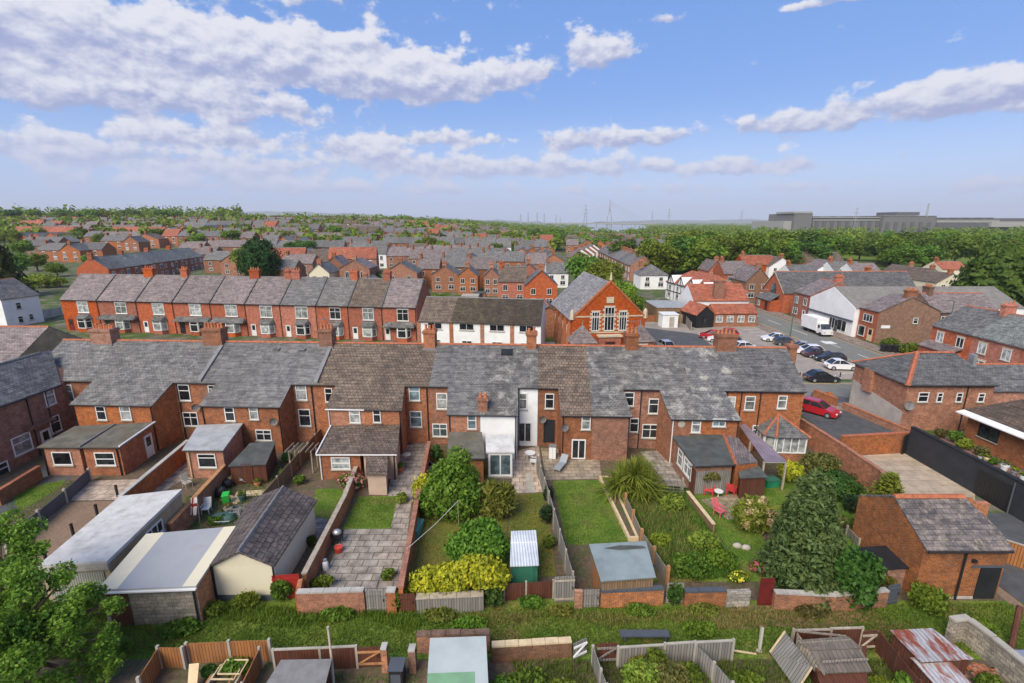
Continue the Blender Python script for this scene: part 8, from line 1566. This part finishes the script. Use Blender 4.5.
for i, px in enumerate([520.5, 528, 537, 544]):
    T = thing('chimney_stack', 'power station chimney on the skyline, %s from the left' % ORD[i], 'chimney', GT(px, 3200), 0, 'power station chimneys'); M().tube([(0, 0, 0), (0, 0, [62, 74, 76, 70][i])], [4.2, 2.8], 10).build('shaft', stl, T, True); M().tube([(0, 0, [62, 74, 76, 70][i] + .1), (0, 0, [62, 74, 76, 70][i] + 4)], 3.2, 10).build('rim', concrete, T, True)
clad = corrug('cladding_grey', (.15, .145, .14), 3.0, strength=.2, rough=.8); cladL = corrug('cladding_pale', (.32, .31, .29), 3.0, strength=.2, rough=.8); cladD = corrug('cladding_dark', (.10, .10, .105), 3.0, strength=.2, rough=.8)
T = thing('steelworks', 'long grey steelworks building stretching along the right horizon', 'factory', GT(900, 900))
def sbox(p0, p1, y, dep, pt, pb, mat, name, zb=None):
    a, b = ray(p0, pt), ray(p1, pt); x0, x1 = a.x/a.y*y, b.x/b.y*y; z1 = H + a.z/a.y*y; z0 = 0 if pb is None else max(0, H + ray(p0, pb).z/ray(p0, pb).y*y); M().box(x0, x1, y, y + dep, z0, z1).build(name, mat, T)
sbox(784, 800, 905, 120, 221, None, cladL, 'low_shed'); sbox(795, 813, 898, 90, 213.5, None, clad, 'tower_block'); sbox(794, 813, 897, 60, 211.5, 213.4, cladL, 'roof_cabin'); sbox(813, 884, 903, 110, 218.0, None, clad, 'main_shed'); sbox(813, 884, 901, 100, 217.0, 217.9, cladL, 'roof_strip'); sbox(884, 937, 894, 130, 216.2, None, clad, 'tall_shed'); sbox(884, 937, 893, 120, 215.6, 216.1, cladL, 'roof_strip'); sbox(897, 920, 900, 50, 212, 215.5, cladD, 'roof_plant'); sbox(937, 1000, 906, 130, 218.5, None, clad, 'long_shed'); sbox(937, 1000, 905, 4, 220.5, 222.5, cladL, 'pale_band'); sbox(986, 1060, 912, 140, 218.2, None, cladD, 'dark_shed'); sbox(992, 1060, 900, 10, 221.5, 227, cladL, 'pale_band')
for k in range(8): sbox(817 + 8.4*k, 820 + 8.4*k, 905, 60, 216.2 + .5*(k % 2), 216.9, cladD, 'roof_ventilator')
for k in range(5): sbox(940 + 12*k, 946 + 12*k, 905, 60, 217.6, 218.4, cladD, 'roof_ventilator')
sbox(813, 884, 902, 1, 219.6, 220.6, cladL, 'pale_band'); sbox(937, 1000, 904.5, 1, 223.5, 228, cladD, 'dark_band')
for k in range(6): sbox(887 + 8.3*k, 890 + 8.3*k, 892, 1, 222, 231, cladD, 'bay_opening')
for k in range(9): sbox(816 + 7.6*k, 819 + 7.6*k, 901, 1.5, 221, 229, cladD, 'bay_opening')
p = GT(923, 895); M().tube([(p.x, p.y, 28), (p.x, p.y, 52)], [1.6, 1.2], 8).build('flue', stl, T)
flatb = [(886, 905, 480, 6, cladD), (905, 925, 500, 6, cladL), (880, 895, 430, 5, whiteW), (690, 740, 520, 6, cladL)]
for i, (a, b, y, h, mt) in enumerate(flatb):
    q0, q1 = GT(a, y), GT(b, y); flatblock('warehouse', ['dark low warehouse in the right woodland clearing', 'pale low warehouse in the right woodland clearing', 'white low warehouse nearest in the woodland clearing', 'pale roofed warehouse far beyond the grove'][i], 'warehouse', q0.x, q1.x, y, y + 25, h, mt, cladL, anth)
# ---------------------------------------------------------------- air
hz_, t_, b_, uv_, P_ = newmat('haze_air'); nt = hz_.node_tree
pv = t_.n('ShaderNodeVolumePrincipled', {'Color': (.88, .92, .98, 1), 'Density': HAZE}); pv.inputs['Anisotropy'].default_value = 0
for l in list(nt.links):
    if l.to_node.type == 'OUTPUT_MATERIAL': nt.links.remove(l)
nt.nodes.remove(b_); nt.links.new(pv.outputs[0], nt.nodes['Material Output'].inputs['Volume'])
if HAZE > 0: tag(M().box(-17000, 17000, -400, 14500, -6.5, 420).build('haze', hz_), kind='stuff')
